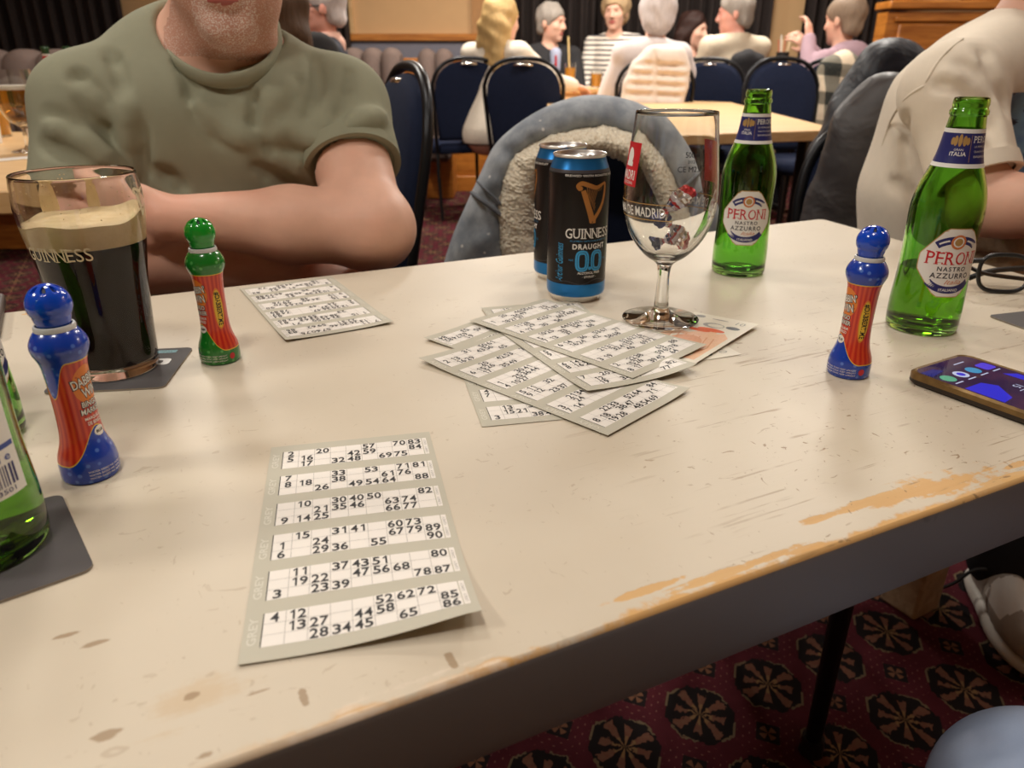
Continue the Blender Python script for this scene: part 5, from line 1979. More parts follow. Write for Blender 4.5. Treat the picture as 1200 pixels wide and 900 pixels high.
# drinks and straw cup on the far table
for px, py, h, lb in ((668, 80, 0.13, 'orange juice glass holding a tall straw on the far table'), (699, 82, 0.09, 'smaller orange juice glass on the far table by the striped top')):
    p = W(px, 92, 5.7)
    r = empty('juice_glass', (p[0], p[1], 0.8005), 0, lb, 'glass', 'orange drinks on the far table')
    MB().lathe([(0.0001, 0.0), (0.035, 0.0), (0.04, h + 0.03), (0.0385, h + 0.03), (0.0335, 0.006), (0.0001, 0.006)], 24).build('glass', M['clear_glass'], r, smooth=40)
    MB().lathe([(0.0001, 0.0065), (0.0325, 0.0065), (0.036, h), (0.0001, h)], 24).build('orange_juice', M['orange_juice'], r, smooth=40)
    if h > 0.1: MB().tube([(0.0, 0, 0.01), (-0.02, 0, 0.33)], 0.006, 6).build('straw', simple('pale_straw', srgb(226, 200, 140), 0.6), r)
p = W(919, 50, 6.4)
t = table('side_table', [(p[0] - 0.25, p[1] - 0.2), (p[0] + 0.25, p[1] - 0.2), (p[0] + 0.25, p[1] + 0.25), (p[0] - 0.25, p[1] + 0.25)], 0.88, 'dark small table behind a navy chair holding the straw cup', 0.03, mat='dark_gap')
r = empty('straw_cup', (p[0], p[1], 0.8805), 0, 'dark cup of paper straws left of the lilac hoodie', 'cup')
MB().lathe([(0.0001, 0.0), (0.04, 0.0), (0.05, 0.16), (0.047, 0.16), (0.037, 0.008), (0.0001, 0.008)], 24).build('cup_body', M['dark_gap'], r, smooth=40)
rng = random.Random(2)
for k in range(6):
    a = rng.uniform(0, 6.28)
    MB().tube([(0.01 * math.cos(a), 0.01 * math.sin(a), 0.01), (0.06 * math.cos(a), 0.04 * math.sin(a), 0.24 + 0.05 * rng.random())], 0.006, 6).build(
        'straw', simple('straw_paper', srgb(*rng.choice(((220, 190, 150), (200, 120, 90), (230, 220, 205)))), 0.6, var=0.0), r)

# the thick wooden post beyond the table's right end
p = W(1180, 285, 1.12)
smat('bark', srgb(150, 128, 100), 0.85, var=0.3, scale=60)
m = Mat('mottled_old_timber', srgb(140, 118, 92), 0.85)
nz = m.noise(45, 5, 0.65, dist=0.5)
m.set('Base Color', m.mix(srgb(120, 98, 78), srgb(214, 188, 154), nz))
m.bump(nz, 0.5, 0.004)
M['timber'] = m.m
r = empty('timber_post', (p[0] + 0.015, p[1] + 0.03, 0), 0.5, 'thick mottled timber post beyond the right table end under the forearm', 'post')
bevel(MB().box((0, 0, 0.35), (0.075, 0.075, 0.70)).build('shaft', M['timber'], r), 0.006, 2)
o = bevel(MB().box((0, 0, 0.715), (0.105, 0.105, 0.05)).build('cap_block', M['timber'], r), 0.010, 3)


# ================================================================ people
def skin_mat(name, col, rough=0.5):
    m = Mat(name, col, rough, spec=0.35)
    n = m.noise(35, 4)
    n2 = m.noise(9, 2)
    c = m.mix(tuple(v * 0.88 for v in col), tuple(min(1, v * 1.1) for v in col), n)
    c = m.mix(c, (col[0] * 1.02, col[1] * 0.80, col[2] * 0.76), n2.step(0.45, 0.75) * 0.6)
    m.set('Base Color', c)
    m.set('Subsurface Weight', 0.08)
    m.set('Subsurface Radius', (0.012, 0.005, 0.003))
    m.bump(m.noise(500, 3), 0.12, 0.0006)
    return m.m


M['skin'] = skin_mat('skin', srgb(228, 180, 156))
M['skin_pink'] = skin_mat('pink_skin', srgb(226, 164, 146))
m = Mat('stubbled_skin', srgb(170, 124, 104), 0.6, spec=0.3)
v = m.voronoi(520)
m.set('Base Color', m.mix(srgb(228, 214, 200), m.mix(srgb(190, 140, 120), srgb(208, 158, 136), m.noise(40, 3)), v.step(0.15, 0.4)))
m.bump(v, 0.3, 0.0008)
M['stubble'] = m.m
m = Mat('white_stubbled_skin', srgb(200, 160, 140), 0.6, spec=0.3)
v = m.voronoi(560)
m.set('Base Color', m.mix(srgb(236, 226, 214), m.mix(srgb(196, 146, 128), srgb(212, 164, 144), m.noise(40, 3)), v.step(0.25, 0.55)))
m.bump(v, 0.3, 0.0008)
M['goatee'] = m.m
M['lips'] = simple('lips', srgb(176, 96, 88), 0.4, var=0.08)
M['eye'] = simple('eye', (0.04, 0.03, 0.03), 0.1, var=0.0)


def frame(fwd, up=(0, 0, 1)):
    f = np.asarray(fwd, float)
    f = f / np.linalg.norm(f)
    u = np.asarray(up, float)
    r = np.cross(f, u)
    r /= np.linalg.norm(r)
    u = np.cross(r, f)
    return np.stack([r, f, u], 1)          # columns: right, forward, up


def add_head(F, c, R, s=1.0, fem=False):
    L = lambda x, y, z: np.asarray(c) + R @ (np.array([x, y, z]) * s)
    k = 0.018 * s
    F.ell(L(0, -0.012, 0.035), np.array([0.076, 0.097, 0.088]) * s, R, 0.02 * s)
    F.ell(L(0, 0.022, -0.025), np.array([0.066, 0.072, 0.085]) * s, R, k)
    F.ell(L(0, 0.022, -0.066), np.array([0.058 if not fem else 0.05, 0.064, 0.050]) * s, R, k)
    F.ell(L(0, 0.070, -0.098), np.array([0.026, 0.021, 0.019]) * s, R, k)
    for q in (-1, 1):
        F.ell(L(q * 0.038, 0.060, -0.022), np.array([0.024, 0.022, 0.022]) * s, R, k)
        F.ell(L(q * 0.031, 0.089, 0.010), np.array([0.017, 0.014, 0.011]) * s, R, 0.012 * s, 's')
        F.ell(L(q * 0.031, 0.072, 0.009), np.array([0.014, 0.014, 0.012]) * s, R, 0.004 * s)
        F.ell(L(q * 0.078, -0.012, -0.008), np.array([0.010, 0.018, 0.031]) * s, R, 0.006 * s)
        F.ell(L(q * 0.014, 0.095, -0.030), np.array([0.010, 0.011, 0.009]) * s, R, 0.006 * s)
    F.ell(L(0, 0.084, 0.030), np.array([0.046, 0.013, 0.011]) * s, R, 0.014 * s)
    F.cone(L(0, 0.088, 0.018), L(0, 0.108, -0.026), 0.009 * s, 0.0125 * s, 0.012 * s)
    F.ell(L(0, 0.088, -0.054), np.array([0.022, 0.011, 0.0065]) * s, R, 0.006 * s)
    F.ell(L(0, 0.087, -0.068), np.array([0.020, 0.012, 0.0075]) * s, R, 0.006 * s)
    F.ell(L(0, 0.100, -0.0608), np.array([0.020, 0.010, 0.0022]) * s, R, 0.003 * s, 's')


def head_mat(c, R, s=1.0, stub=False):
    """slots: 0 skin, 1 lips, 2 stubble"""
    def fn(P):
        q = (P - np.asarray(c)) @ R / s
        out = np.zeros(len(P), int)
        if stub:
            jaw = (q[:, 2] < -0.030) & (q[:, 2] > -0.135) & (q[:, 1] > -0.005) & (np.abs(q[:, 0]) < 0.085)
            jaw &= ~((q[:, 2] > -0.045) & (q[:, 1] > 0.05) & (np.abs(q[:, 0]) < 0.012))
            out[jaw] = 2
            out[jaw & (np.abs(q[:, 0]) < 0.036) & (q[:, 2] < -0.066) & (q[:, 1] > 0.055)] = 3
        lip = ((q[:, 0] / 0.0235) ** 2 + ((q[:, 2] + 0.0610) / 0.0125) ** 2 < 1) & (q[:, 1] > 0.075)
        out[lip] = 1
        return out
    return fn


def add_hand(F, w, d, n, s=1.0, curl=0.6, thumb=1, spread=0.16):
    """a hand with palm, four bent fingers and a thumb; d along the hand, n out of the palm side"""
    d = np.asarray(d, float)
    d /= np.linalg.norm(d)
    n = np.asarray(n, float)
    n = n - d * (n @ d)
    n /= np.linalg.norm(n)
    a = np.cross(d, n)
    w = np.asarray(w, float)
    R = np.stack([a, d, n], 1)
    F.ell(w + d * 0.045 * s, np.array([0.041, 0.052, 0.016]) * s, R, 0.016 * s)
    for i, (o, l) in enumerate(((-0.030, 0.072), (-0.010, 0.082), (0.011, 0.077), (0.031, 0.060))):
        b = w + d * (0.085 - 0.05 * abs(o + 0.004)) * s + a * o * s * thumb
        dd = d + a * o * thumb * spread * 20 * 0.1
        d1 = dd * math.cos(curl * 0.5) + n * math.sin(curl * 0.5)
        d2 = dd * math.cos(curl * 1.5) + n * math.sin(curl * 1.5)
        m1 = b + d1 * l * 0.52 * s
        F.chain([b, m1, m1 + d2 * l * 0.48 * s], [0.0095 * s, 0.0088 * s, 0.0072 * s], 0.004 * s)
    b = w + d * 0.025 * s - a * 0.030 * s * thumb
    m1 = b + (d * 0.75 - a * 0.55 * thumb + n * 0.35) * 0.034 * s
    F.chain([b, m1, m1 + (d * 0.95 - a * 0.1 * thumb + n * 0.4) * 0.030 * s], [0.014 * s, 0.011 * s, 0.0085 * s], 0.008 * s)


def eyes(root, c, R, s=1.0):
    for q in (-1, 1):
        p = np.asarray(c) + R @ (np.array([q * 0.031, 0.0835, 0.009]) * s)
        MB().ball(p, 0.0048 * s, nu=10, nv=8).build('eye', M['eye'], root, world=True, smooth=180)


def hit(F, px, py, t0=0.3, t1=3.0):
    """where the line of sight meets the body"""
    d = ray(px, py)
    t = np.arange(t0, t1, F.vox * 0.5)
    P = CAM + np.outer(t, d)
    I = np.round((P - F.lo) / F.vox).astype(int)
    ok = np.all((I >= 0) & (I < F.n), 1)
    if not ok.any(): return None
    f = np.where(ok, F.F[tuple(np.clip(I, 0, F.n - 1).T)], 1)
    k = np.argmax(f < 0)
    return P[k] if f[k] < 0 else None


def fold(F, pts, r=0.008, deep=0.0, op='s', k=0.014):
    """a crease (or ridge) of the cloth along points seen in the photograph"""
    path = smoothpath([np.array(p, float) for p in pts], 4)
    H = [hit(F, *p) for p in path]
    H = [h for h in H if h is not None]
    if len(H) < 2: return
    n = len(H)
    rs = [max(0.002, r * math.sin(PI * (0.12 + 0.8 * i / max(1, n - 1)))) for i in range(n)]
    off = 0.62 if op == 's' else -0.62
    v = [h + (CAM - h) / np.linalg.norm(CAM - h) * (off * q) for h, q in zip(H, rs)]
    F.chain(v, rs, k, op)


def tuck(B, hull, S):
    """keep the body inside the creases of its clothes"""
    dug = (hull < -0.004) & (S.F > -0.007)
    B.F[dug] = np.maximum(B.F[dug], S.F[dug] + 0.009)


# ---------------------------------------------------------------- the man across the table
M['olive'] = cloth_mat('olive_green_cotton', srgb(146, 146, 124), 1400, 0.05, 0.25)
lo, hi = (-0.84, 0.80, 0.30), (0.02, 1.46, 1.46)
B = Field(lo, hi, 0.0052)
hc, hR = W(264, -74, 1.09), frame((0.20, -0.96, -0.06), (0.05, 0.0, 1))
RS, LS = W(106, 128, 1.06), W(396, 126, 1.15)
RE, LE = W(98, 290, 0.98), W(432, 268, 1.00)
LW, LH = W(200, 256, 0.945), W(150, 246, 0.945)
RW = W(330, 318, 1.01)
neck0, neck1 = W(256, 78, 1.145), W(262, -10, 1.115)
yaw = rot('Z', 0.16)


def torso(F, g=0.0):
    F.ell(W(253, 200, 1.155), np.array([0.195, 0.115, 0.225]) + g, yaw, 0.05)
    F.ell(W(262, 345, 1.12), np.array([0.185, 0.140, 0.20]) + g, yaw, 0.06)
    F.ell(W(262, 470, 1.16), np.array([0.185, 0.135, 0.16]) + g, yaw, 0.06)
    F.cone(RS, LS, 0.050 + g, 0.050 + g, 0.05)
    for S in (RS, LS): F.cone(W(256, 62, 1.15), S + np.array([0, 0.01, 0.004]), 0.056 + g, 0.048 + g, 0.045)
    F.ell(W(190, 165, 1.06), np.array([0.085, 0.05, 0.075]) + g, yaw, 0.05)
    F.ell(W(330, 165, 1.085), np.array([0.085, 0.05, 0.075]) + g, yaw, 0.05)


torso(B, -0.010)
B.cone(neck0, neck1, 0.070, 0.064, 0.03)
add_head(B, hc, hR, 1.05)
B.ell(hc + hR @ np.array([0, 0.010, -0.118]), (0.05, 0.045, 0.03), hR, 0.03)      # soft under the chin
B.chain([RS, RE], [0.056, 0.046], 0.02)
B.chain([RE, RE + (RW - RE) * 0.35, RW], [0.047, 0.046, 0.030], 0.02)
B.chain([LS, LE], [0.058, 0.050], 0.02)
B.chain([LE, LE + (LW - LE) * 0.4, LW], [0.051, 0.0475, 0.0285], 0.02)
B.ell(LE + np.array([0.012, 0.0, 0.0]), (0.046, 0.05, 0.045), None, 0.03)
add_hand(B, LW, LH - LW + np.array([-0.02, 0, 0.0]), (0.1, 1, 0.1), 1.0, 0.9, thumb=-1)
add_hand(B, RW, (0.9, 0.3, -0.1), (0, -0.4, 1), 1.0, 0.7, thumb=1)
man = empty('person', (W(256, 300, 1.13)[0], 1.13, 0), 0, 'man in olive green T-shirt with arms crossed across the table', 'person')
man.location.z = 0
eyes(man, hc, hR, 1.05)
# short grey hair, out of the picture's top
Hf = Field(hc - 0.17, hc + 0.17, 0.006)
Hf.ell(hc + hR @ np.array([0, -0.014, 0.042]), np.array([0.085, 0.106, 0.094]), hR, 0)
Hf.ell(hc + hR @ np.array([0, 0.085, -0.035]), np.array([0.095, 0.085, 0.088]), hR, 0.01, 's')
Hf.cut(hc + hR @ np.array([0, 0, -0.03]), hR @ np.array([0, 0.25, -1]))
M['hair_grey'] = cloth_mat('grey_hair', srgb(150, 142, 134), 250, 0.25, 0.8)
Hf.build('hair', M['hair_grey'], man)
# the T-shirt
S = Field(lo, hi, 0.0052)
torso(S, 0.003)
S.cut(W(262, 520, 1.15), (0, 0, -1))
for Sh, El, t, ra, rb in ((RS, RE, 0.66, 0.068, 0.066), (LS, LE, 0.50, 0.068, 0.068)):
    T_ = Field(lo, hi, 0.0052)
    e = Sh + (El - Sh) * (t + 0.2)
    T_.cone(Sh, e, ra, rb, 0.0)
    T_.cut(Sh + (El - Sh) * t, El - Sh)
    S.union(T_, 0.03)
# sleeve cavities so that the arm comes out of a hem
S.cone(W(258, 64, 1.13), W(262, -90, 1.09), 0.076, 0.098, 0.012, 's')
hull = S.F.copy()
for pts, rr in (([(84, 82), (105, 105), (128, 140), (146, 180), (158, 222)], 0.009), ([(95, 118), (122, 148), (150, 185)], 0.007), ([(52, 132), (90, 152), (140, 196)], 0.0065),
                ([(48, 168), (85, 180), (135, 208)], 0.007), ([(160, 140), (163, 175), (166, 215)], 0.008), ([(228, 128), (250, 152), (278, 172)], 0.009), ([(312, 172), (335, 165), (362, 178), (374, 205)], 0.011),
                ([(350, 95), (325, 130), (312, 160)], 0.008), ([(408, 85), (400, 130), (385, 175), (380, 210)], 0.0065), ([(395, 165), (425, 150), (448, 146)], 0.0055), ([(180, 200), (200, 210), (215, 222)], 0.007),
                ([(300, 195), (330, 215), (345, 222)], 0.007), ([(75, 205), (110, 212), (150, 226)], 0.006), ([(365, 62), (372, 95), (360, 135)], 0.006), ([(128, 60), (140, 85), (147, 120)], 0.006), ([(210, 70), (222, 100), (224, 120)], 0.005), ([(295, 105), (300, 130), (292, 150)], 0.006)):
    fold(S, pts, rr * 1.15, 0, 's', 0.012)
for pts, rr in (([(150, 120), (152, 165), (157, 205)], 0.008), ([(60, 148), (100, 165), (142, 202)], 0.007), ([(238, 126), (262, 150), (290, 165)], 0.008), ([(318, 160), (345, 156), (372, 170)], 0.008), ([(338, 105), (318, 138)], 0.008), ([(398, 160), (425, 143), (446, 138)], 0.007), ([(98, 108), (125, 135)], 0.007)):
    fold(S, pts, rr, 0.006, 'u', 0.02)
S.wobble(0.0022, 30, 3)
tuck(B, hull, S)
B.build('body', [M['skin'], M['lips'], M['stubble'], M['goatee']], man, head_mat(hc, hR, 1.05, True))
S.build('t_shirt', M['olive'], man)
nk = [W(x, y, Y) for x, y, Y in ((188, 36, 1.125), (193, 58, 1.09), (208, 75, 1.055), (232, 89, 1.034), (258, 95, 1.030), (285, 92, 1.037), (310, 80, 1.062), (324, 62, 1.10), (326, 38, 1.135), (315, 22, 1.19), (258, 12, 1.22), (205, 20, 1.19))]
MB().tube(smoothpath(nk, 6, True) + [nk[0]], 0.0075, 10, caps=False, flat=(1.4, 0.6)).build('collar_rib', M['olive'], man, world=True, smooth=180)


def hem(Sh, El, t, r, root, mat, out=0.0015):
    c = Sh + (El - Sh) * t
    d = (El - Sh) / np.linalg.norm(El - Sh)
    u = np.cross(d, [0.2, 0.1, 1.0])
    u /= np.linalg.norm(u)
    w = np.cross(d, u)
    ring_ = [[c + d * dx + (u * math.cos(a) + w * math.sin(a)) * (r + dr) for a in np.linspace(0, 2 * PI, 56, endpoint=False)] for dx, dr in ((-0.020, -0.006), (-0.018, out * 0.6), (-0.004, out), (0.004, out * 0.7), (0.005, -0.002), (0.002, -0.008))]
    MB().grid(ring_, close_v=True).build('sleeve_hem', mat, root, world=True, smooth=60)


for a_ in ((RS, RE, 0.66, 0.0655), (LS, LE, 0.50, 0.0668)): hem(*a_, man, M['olive'])
M['dark_trousers'] = cloth_mat('dark_trousers', (0.018, 0.018, 0.022), 700)
T_ = Field((-0.75, 0.45, 0.0), (0.02, 1.4, 0.68), 0.009)
pel = W(262, 520, 1.16)
for sx, kx in ((-1, -0.10), (1, 0.09)):
    h = np.array([pel[0] + sx * 0.09, 1.18, 0.50])
    kn = np.array([pel[0] + kx * 1.6, 0.80, 0.52])
    an = np.array([pel[0] + kx * 1.7, 0.84, 0.07])
    T_.cone(h, kn, 0.088, 0.064, 0.03).cone(kn, an, 0.062, 0.045, 0.02)
T_.ell((pel[0], 1.19, 0.52), (0.18, 0.13, 0.11), None, 0.04)
T_.build('trousers', M['dark_trousers'], man)
M['dark_shoe'] = simple('dark_shoe', (0.02, 0.018, 0.016), 0.5)
for kx in (-0.17, 0.153):
    T_ = Field((pel[0] + kx - 0.08, 0.60, -0.01), (pel[0] + kx + 0.08, 0.94, 0.14), 0.007)
    T_.ell((pel[0] + kx, 0.80, 0.035), (0.045, 0.12, 0.034), None, 0).ell((pel[0] + kx, 0.85, 0.06), (0.045, 0.05, 0.055), None, 0.03).cut((0, 0, 0.0), (0, 0, -1))
    T_.build('shoe', M['dark_shoe'], man)

# ---------------------------------------------------------------- the person at the right end
M['cream_cotton'] = cloth_mat('cream_cotton', srgb(234, 222, 203), 1400, 0.05, 0.25)
m = Mat('printed_chest_motif', (0.3, 0.4, 0.5), 0.8)
n1, n2 = m.noise(14, 3, 0.6), m.noise(30, 3, 0.6, dist=0.6)
c = m.mix(srgb(120, 150, 170), srgb(92, 116, 150), n1.step(0.4, 0.6))
c = m.mix(c, srgb(58, 56, 66), n2.step(0.53, 0.58))
c = m.mix(c, srgb(190, 178, 164), m.noise(22, 2).step(0.6, 0.64))
m.set('Base Color', c)
M['motif'] = m.m
lo, hi = (0.50, 0.86, 0.25), (1.36, 1.78, 1.52)
B = Field(lo, hi, 0.0058)
hc, hR = W(1262, -88, 1.30), frame((0.92, -0.35, -0.12))
RS, LS = W(1114, 108, 1.19), W(1205, 92, 1.52)
RE, RW = W(1150, 240, 1.10), W(1268, 246, 1.02)
LE, LW = W(1290, 250, 1.48), W(1350, 268, 1.25)
nb = W(1206, 42, 1.345)
yawc = rot('Z', -1.05)


def torso2(F, g=0.0):
    F.chain([W(1108, 400, 1.36), W(1106, 300, 1.36), W(1108, 225, 1.355), W(1136, 135, 1.35), W(1165, 95, 1.35)], [0.135 + g, 0.132 + g, 0.128 + g, 0.122 + g, 0.095 + g], 0.05)
    F.ell(W(1160, 200, 1.34), np.array([0.15, 0.115, 0.19]) + g, yawc, 0.06)
    F.cone(RS, LS, 0.056 + g, 0.056 + g, 0.05)
    for q in (RS, LS): F.cone(nb, q, 0.050 + g, 0.050 + g, 0.04)


torso2(B, -0.010)
B.cone(nb, W(1240, -30, 1.32), 0.062, 0.058, 0.03)
add_head(B, hc, hR)
B.chain([RS, RE], [0.052, 0.042], 0.02).chain([RE, RE + (RW - RE) * 0.35, RW], [0.042, 0.041, 0.027], 0.02)
B.chain([LS, LE], [0.052, 0.042], 0.02).chain([LE, LW], [0.042, 0.028], 0.02)
add_hand(B, RW, RW - RE, (0, 0.3, -1), 0.95, 0.5, thumb=-1)
add_hand(B, LW, LW - LE, (0, 0.3, -1), 0.95, 0.5, thumb=1)
per = empty('person', (W(1110, 330, 1.36)[0], 1.36, 0), 0, 'person in cream T-shirt with printed front leaning at the right table end', 'person')
eyes(per, hc, hR)
Hf = Field(hc - 0.17, hc + 0.17, 0.006)
Hf.ell(hc + hR @ np.array([0, -0.014, 0.042]), np.array([0.086, 0.108, 0.097]), hR, 0)
Hf.ell(hc + hR @ np.array([0, 0.085, -0.035]), np.array([0.095, 0.085, 0.09]), hR, 0.01, 's')
Hf.cut(hc + hR @ np.array([0, 0, -0.03]), hR @ np.array([0, 0.25, -1]))
M['hair_brown'] = cloth_mat('brown_hair', srgb(92, 66, 48), 250, 0.25, 0.8)
Hf.build('hair', M['hair_brown'], per)
S = Field(lo, hi, 0.0058)
torso2(S, 0.004)
S.cut(W(1110, 345, 1.36), (0, 0, -1))
for Sh, El, t, ra, rb in ((RS, RE, 0.76, 0.064, 0.060), (LS, LE, 0.55, 0.066, 0.062)):
    T_ = Field(lo, hi, 0.0058)
    T_.cone(Sh, Sh + (El - Sh) * (t + 0.2), ra, rb, 0.0)
    T_.cut(Sh + (El - Sh) * t, El - Sh)
    S.union(T_, 0.03)
S.cone(nb + np.array([0.015, -0.01, 0.0]), W(1262, -70, 1.32), 0.068, 0.10, 0.01, 's')
hull = S.F.copy()
for pts, rr in (([(1122, 70), (1148, 95), (1164, 135), (1168, 172)], 0.006), ([(1096, 100), (1125, 98), (1150, 125), (1160, 155)], 0.0055), ([(1150, 55), (1172, 95), (1182, 130)], 0.0055), ([(1046, 212), (1072, 236), (1080, 268)], 0.007), ([(1062, 135), (1058, 180), (1070, 225)], 0.0055)):
    fold(S, pts, rr, 0, 's', 0.014)
for pts, rr in (([(1108, 84), (1138, 105), (1156, 145)], 0.0055), ([(1080, 222), (1096, 248), (1096, 275)], 0.006)):
    fold(S, pts, rr, 0, 'u', 0.014)
S.wobble(0.0016, 24, 5)
tuck(B, hull, S)
B.build('body', [M['skin'], M['lips']], per, head_mat(hc, hR))


def proj(P):
    v = P - CAM
    z = v @ FWD
    return 600 + 870 * (v @ RIGHT) / z, 450 + 870 * (v @ DOWN) / z


def motif(P):
    x, y = proj(P)
    d = RE - RS
    t = np.clip(((P - RS) @ d) / (d @ d), 0, 1)
    away = np.linalg.norm(P - RS - t[:, None] * d, axis=1) > 0.072
    return ((x > 1160) & (y > 108) & (y < 225) & (P[:, 1] < 1.36) & away).astype(int)


S.build('t_shirt', [M['cream_cotton'], M['motif']], per, motif)
mb = MB()
for pts in ([(1128, 46), (1112, 58), (1098, 74), (1084, 98)], [(1084, 100), (1060, 116), (1042, 145), (1033, 175)]):
    H_ = [hit(S, *q) for q in smoothpath([np.array(q, float) for q in pts], 8)]
    H_ = [q for q in H_ if q is not None]
    for _ in range(6): H_ = [H_[0]] + [(H_[i - 1] + H_[i] * 2 + H_[i + 1]) / 4 for i in range(1, len(H_) - 1)] + [H_[-1]]
    if len(H_) > 3: mb.tube([q + (CAM - q) / np.linalg.norm(CAM - q) * 0.0015 for q in H_], 0.0022, 6)
mb.build('seam', M['cream_cotton'], per, world=True, smooth=180)
for a_ in ((RS, RE, 0.76, 0.0605), (LS, LE, 0.55, 0.0642)): hem(*a_, per, M['cream_cotton'])
q = RE + (RW - RE) * 0.36
d = (RW - RE) / np.linalg.norm(RW - RE)
u = np.cross(d, [0, 0, 1.0])
u /= np.linalg.norm(u)
w_ = np.cross(d, u)
MB().grid([[q + d * dx + (u * math.cos(t) + w_ * math.sin(t)) * (rr) for t in np.linspace(0, 2 * PI, 40, endpoint=False)] for dx, rr in ((-0.009, 0.0405), (-0.009, 0.0435), (0.009, 0.0425), (0.009, 0.0395))], close_u=True, close_v=True).build(
    'wrist_band', simple('dark_grey_band', srgb(52, 50, 52), 0.6), per, world=True, smooth=40)
FH, FE = G(1146, 668, 0.02), G(1222, 800, 0.02)
FD = (FE - FH)[:2] / np.linalg.norm((FE - FH)[:2])
FT = FH[:2] + FD * 0.065
T_ = Field((0.5, 0.95, 0.0), (1.42, 1.75, 0.72), 0.009)
pel = W(1108, 400, 1.36)
for h, kn, an in (((pel[0] + 0.02, 1.30, 0.50), (1.10, 1.14, 0.53), (FT[0], FT[1], 0.09)), ((pel[0] + 0.02, 1.44, 0.50), (1.15, 1.52, 0.53), (1.15, 1.52, 0.08))):
    T_.cone(h, kn, 0.088, 0.064, 0.03).cone(kn, an, 0.062, 0.055, 0.02)
T_.ell((pel[0], 1.37, 0.52), (0.14, 0.17, 0.11), None, 0.04)
T_.build('trousers', M['dark_trousers'], per)
# the trainer in view under the table
smat('trainer_sole', srgb(205, 198, 188), 0.6, var=0.05)
smat('trainer_upper', srgb(160, 148, 136), 0.65, var=0.08)
smat('trainer_white', srgb(222, 216, 208), 0.6, var=0.05)
smat('black_lace', (0.015, 0.014, 0.014), 0.7, var=0.0)


def trainer(heel, d, parent):
    heel = np.asarray(heel, float)
    X = np.array([d[0], d[1], 0.0])
    Yv = np.array([-d[1], d[0], 0.0])
    Pt = lambda x, y, z: np.array([heel[0], heel[1], 0]) + X * x + Yv * y + np.array([0, 0, z])
    R = np.stack([X, Yv, np.array([0, 0, 1.0])], 1)
    lo = np.minimum(Pt(-0.03, -0.1, 0), Pt(0.32, 0.1, 0)) - 0.09
    hi = np.maximum(Pt(-0.03, -0.1, 0), Pt(0.32, 0.1, 0)) + 0.09
    lo[2], hi[2] = -0.01, 0.17
    F = Field(lo, hi, 0.0045)
    F.ell(Pt(0.055, 0, 0.020), (0.062, 0.038, 0.026), R, 0).ell(Pt(0.20, 0.004, 0.016), (0.090, 0.049, 0.022), R, 0.03).ell(Pt(0.13, 0, 0.018), (0.08, 0.036, 0.024), R, 0.03)
    F.cut((0, 0, 0.001), (0, 0, -1)).cut((0, 0, 0.034), (0, 0, 1))
    F.build('sole', M['trainer_sole'], parent)
    F = Field(lo, hi, 0.0045)
    F.ell(Pt(0.055, 0, 0.060), (0.054, 0.034, 0.055), R, 0).ell(Pt(0.20, 0.004, 0.040), (0.082, 0.043, 0.034), R, 0.03).ell(Pt(0.13, 0, 0.058), (0.075, 0.034, 0.042), R, 0.03)
    F.cone(Pt(0.035, 0, 0.07), Pt(0.02, 0, 0.115), 0.034, 0.030, 0.02)
    F.cut((0, 0, 0.030), (0, 0, -1))
    F.ell(Pt(0.055, 0, 0.14), (0.042, 0.026, 0.05), R, 0.01, 's')
    up = F.build('upper', [M['trainer_upper'], M['trainer_white']], parent, lambda P: ((((P - Pt(0, 0, 0)) @ X) > 0.125) & (((P - Pt(0, 0, 0)) @ X) < 0.2) & (P[:, 2] > 0.055)).astype(int))
    mb = MB()
    for k in range(4):
        x = 0.105 + k * 0.022
        mb.tube([Pt(x, -0.032, 0.078 - k * 0.006), Pt(x + 0.005, 0, 0.104 - k * 0.009), Pt(x, 0.032, 0.078 - k * 0.006)], 0.003, 6)
    mb.tube(smoothpath([Pt(0.105, -0.02, 0.098), Pt(0.10, -0.055, 0.085), Pt(0.085, -0.075, 0.04), Pt(0.06, -0.10, 0.006), Pt(0.02, -0.15, 0.004)], 5), 0.0035, 6)
    mb.build('lace', M['black_lace'], parent, world=True)


trainer(FH[:2], FD, per)
trainer((1.15, 1.60), (0.3, -0.95), per)


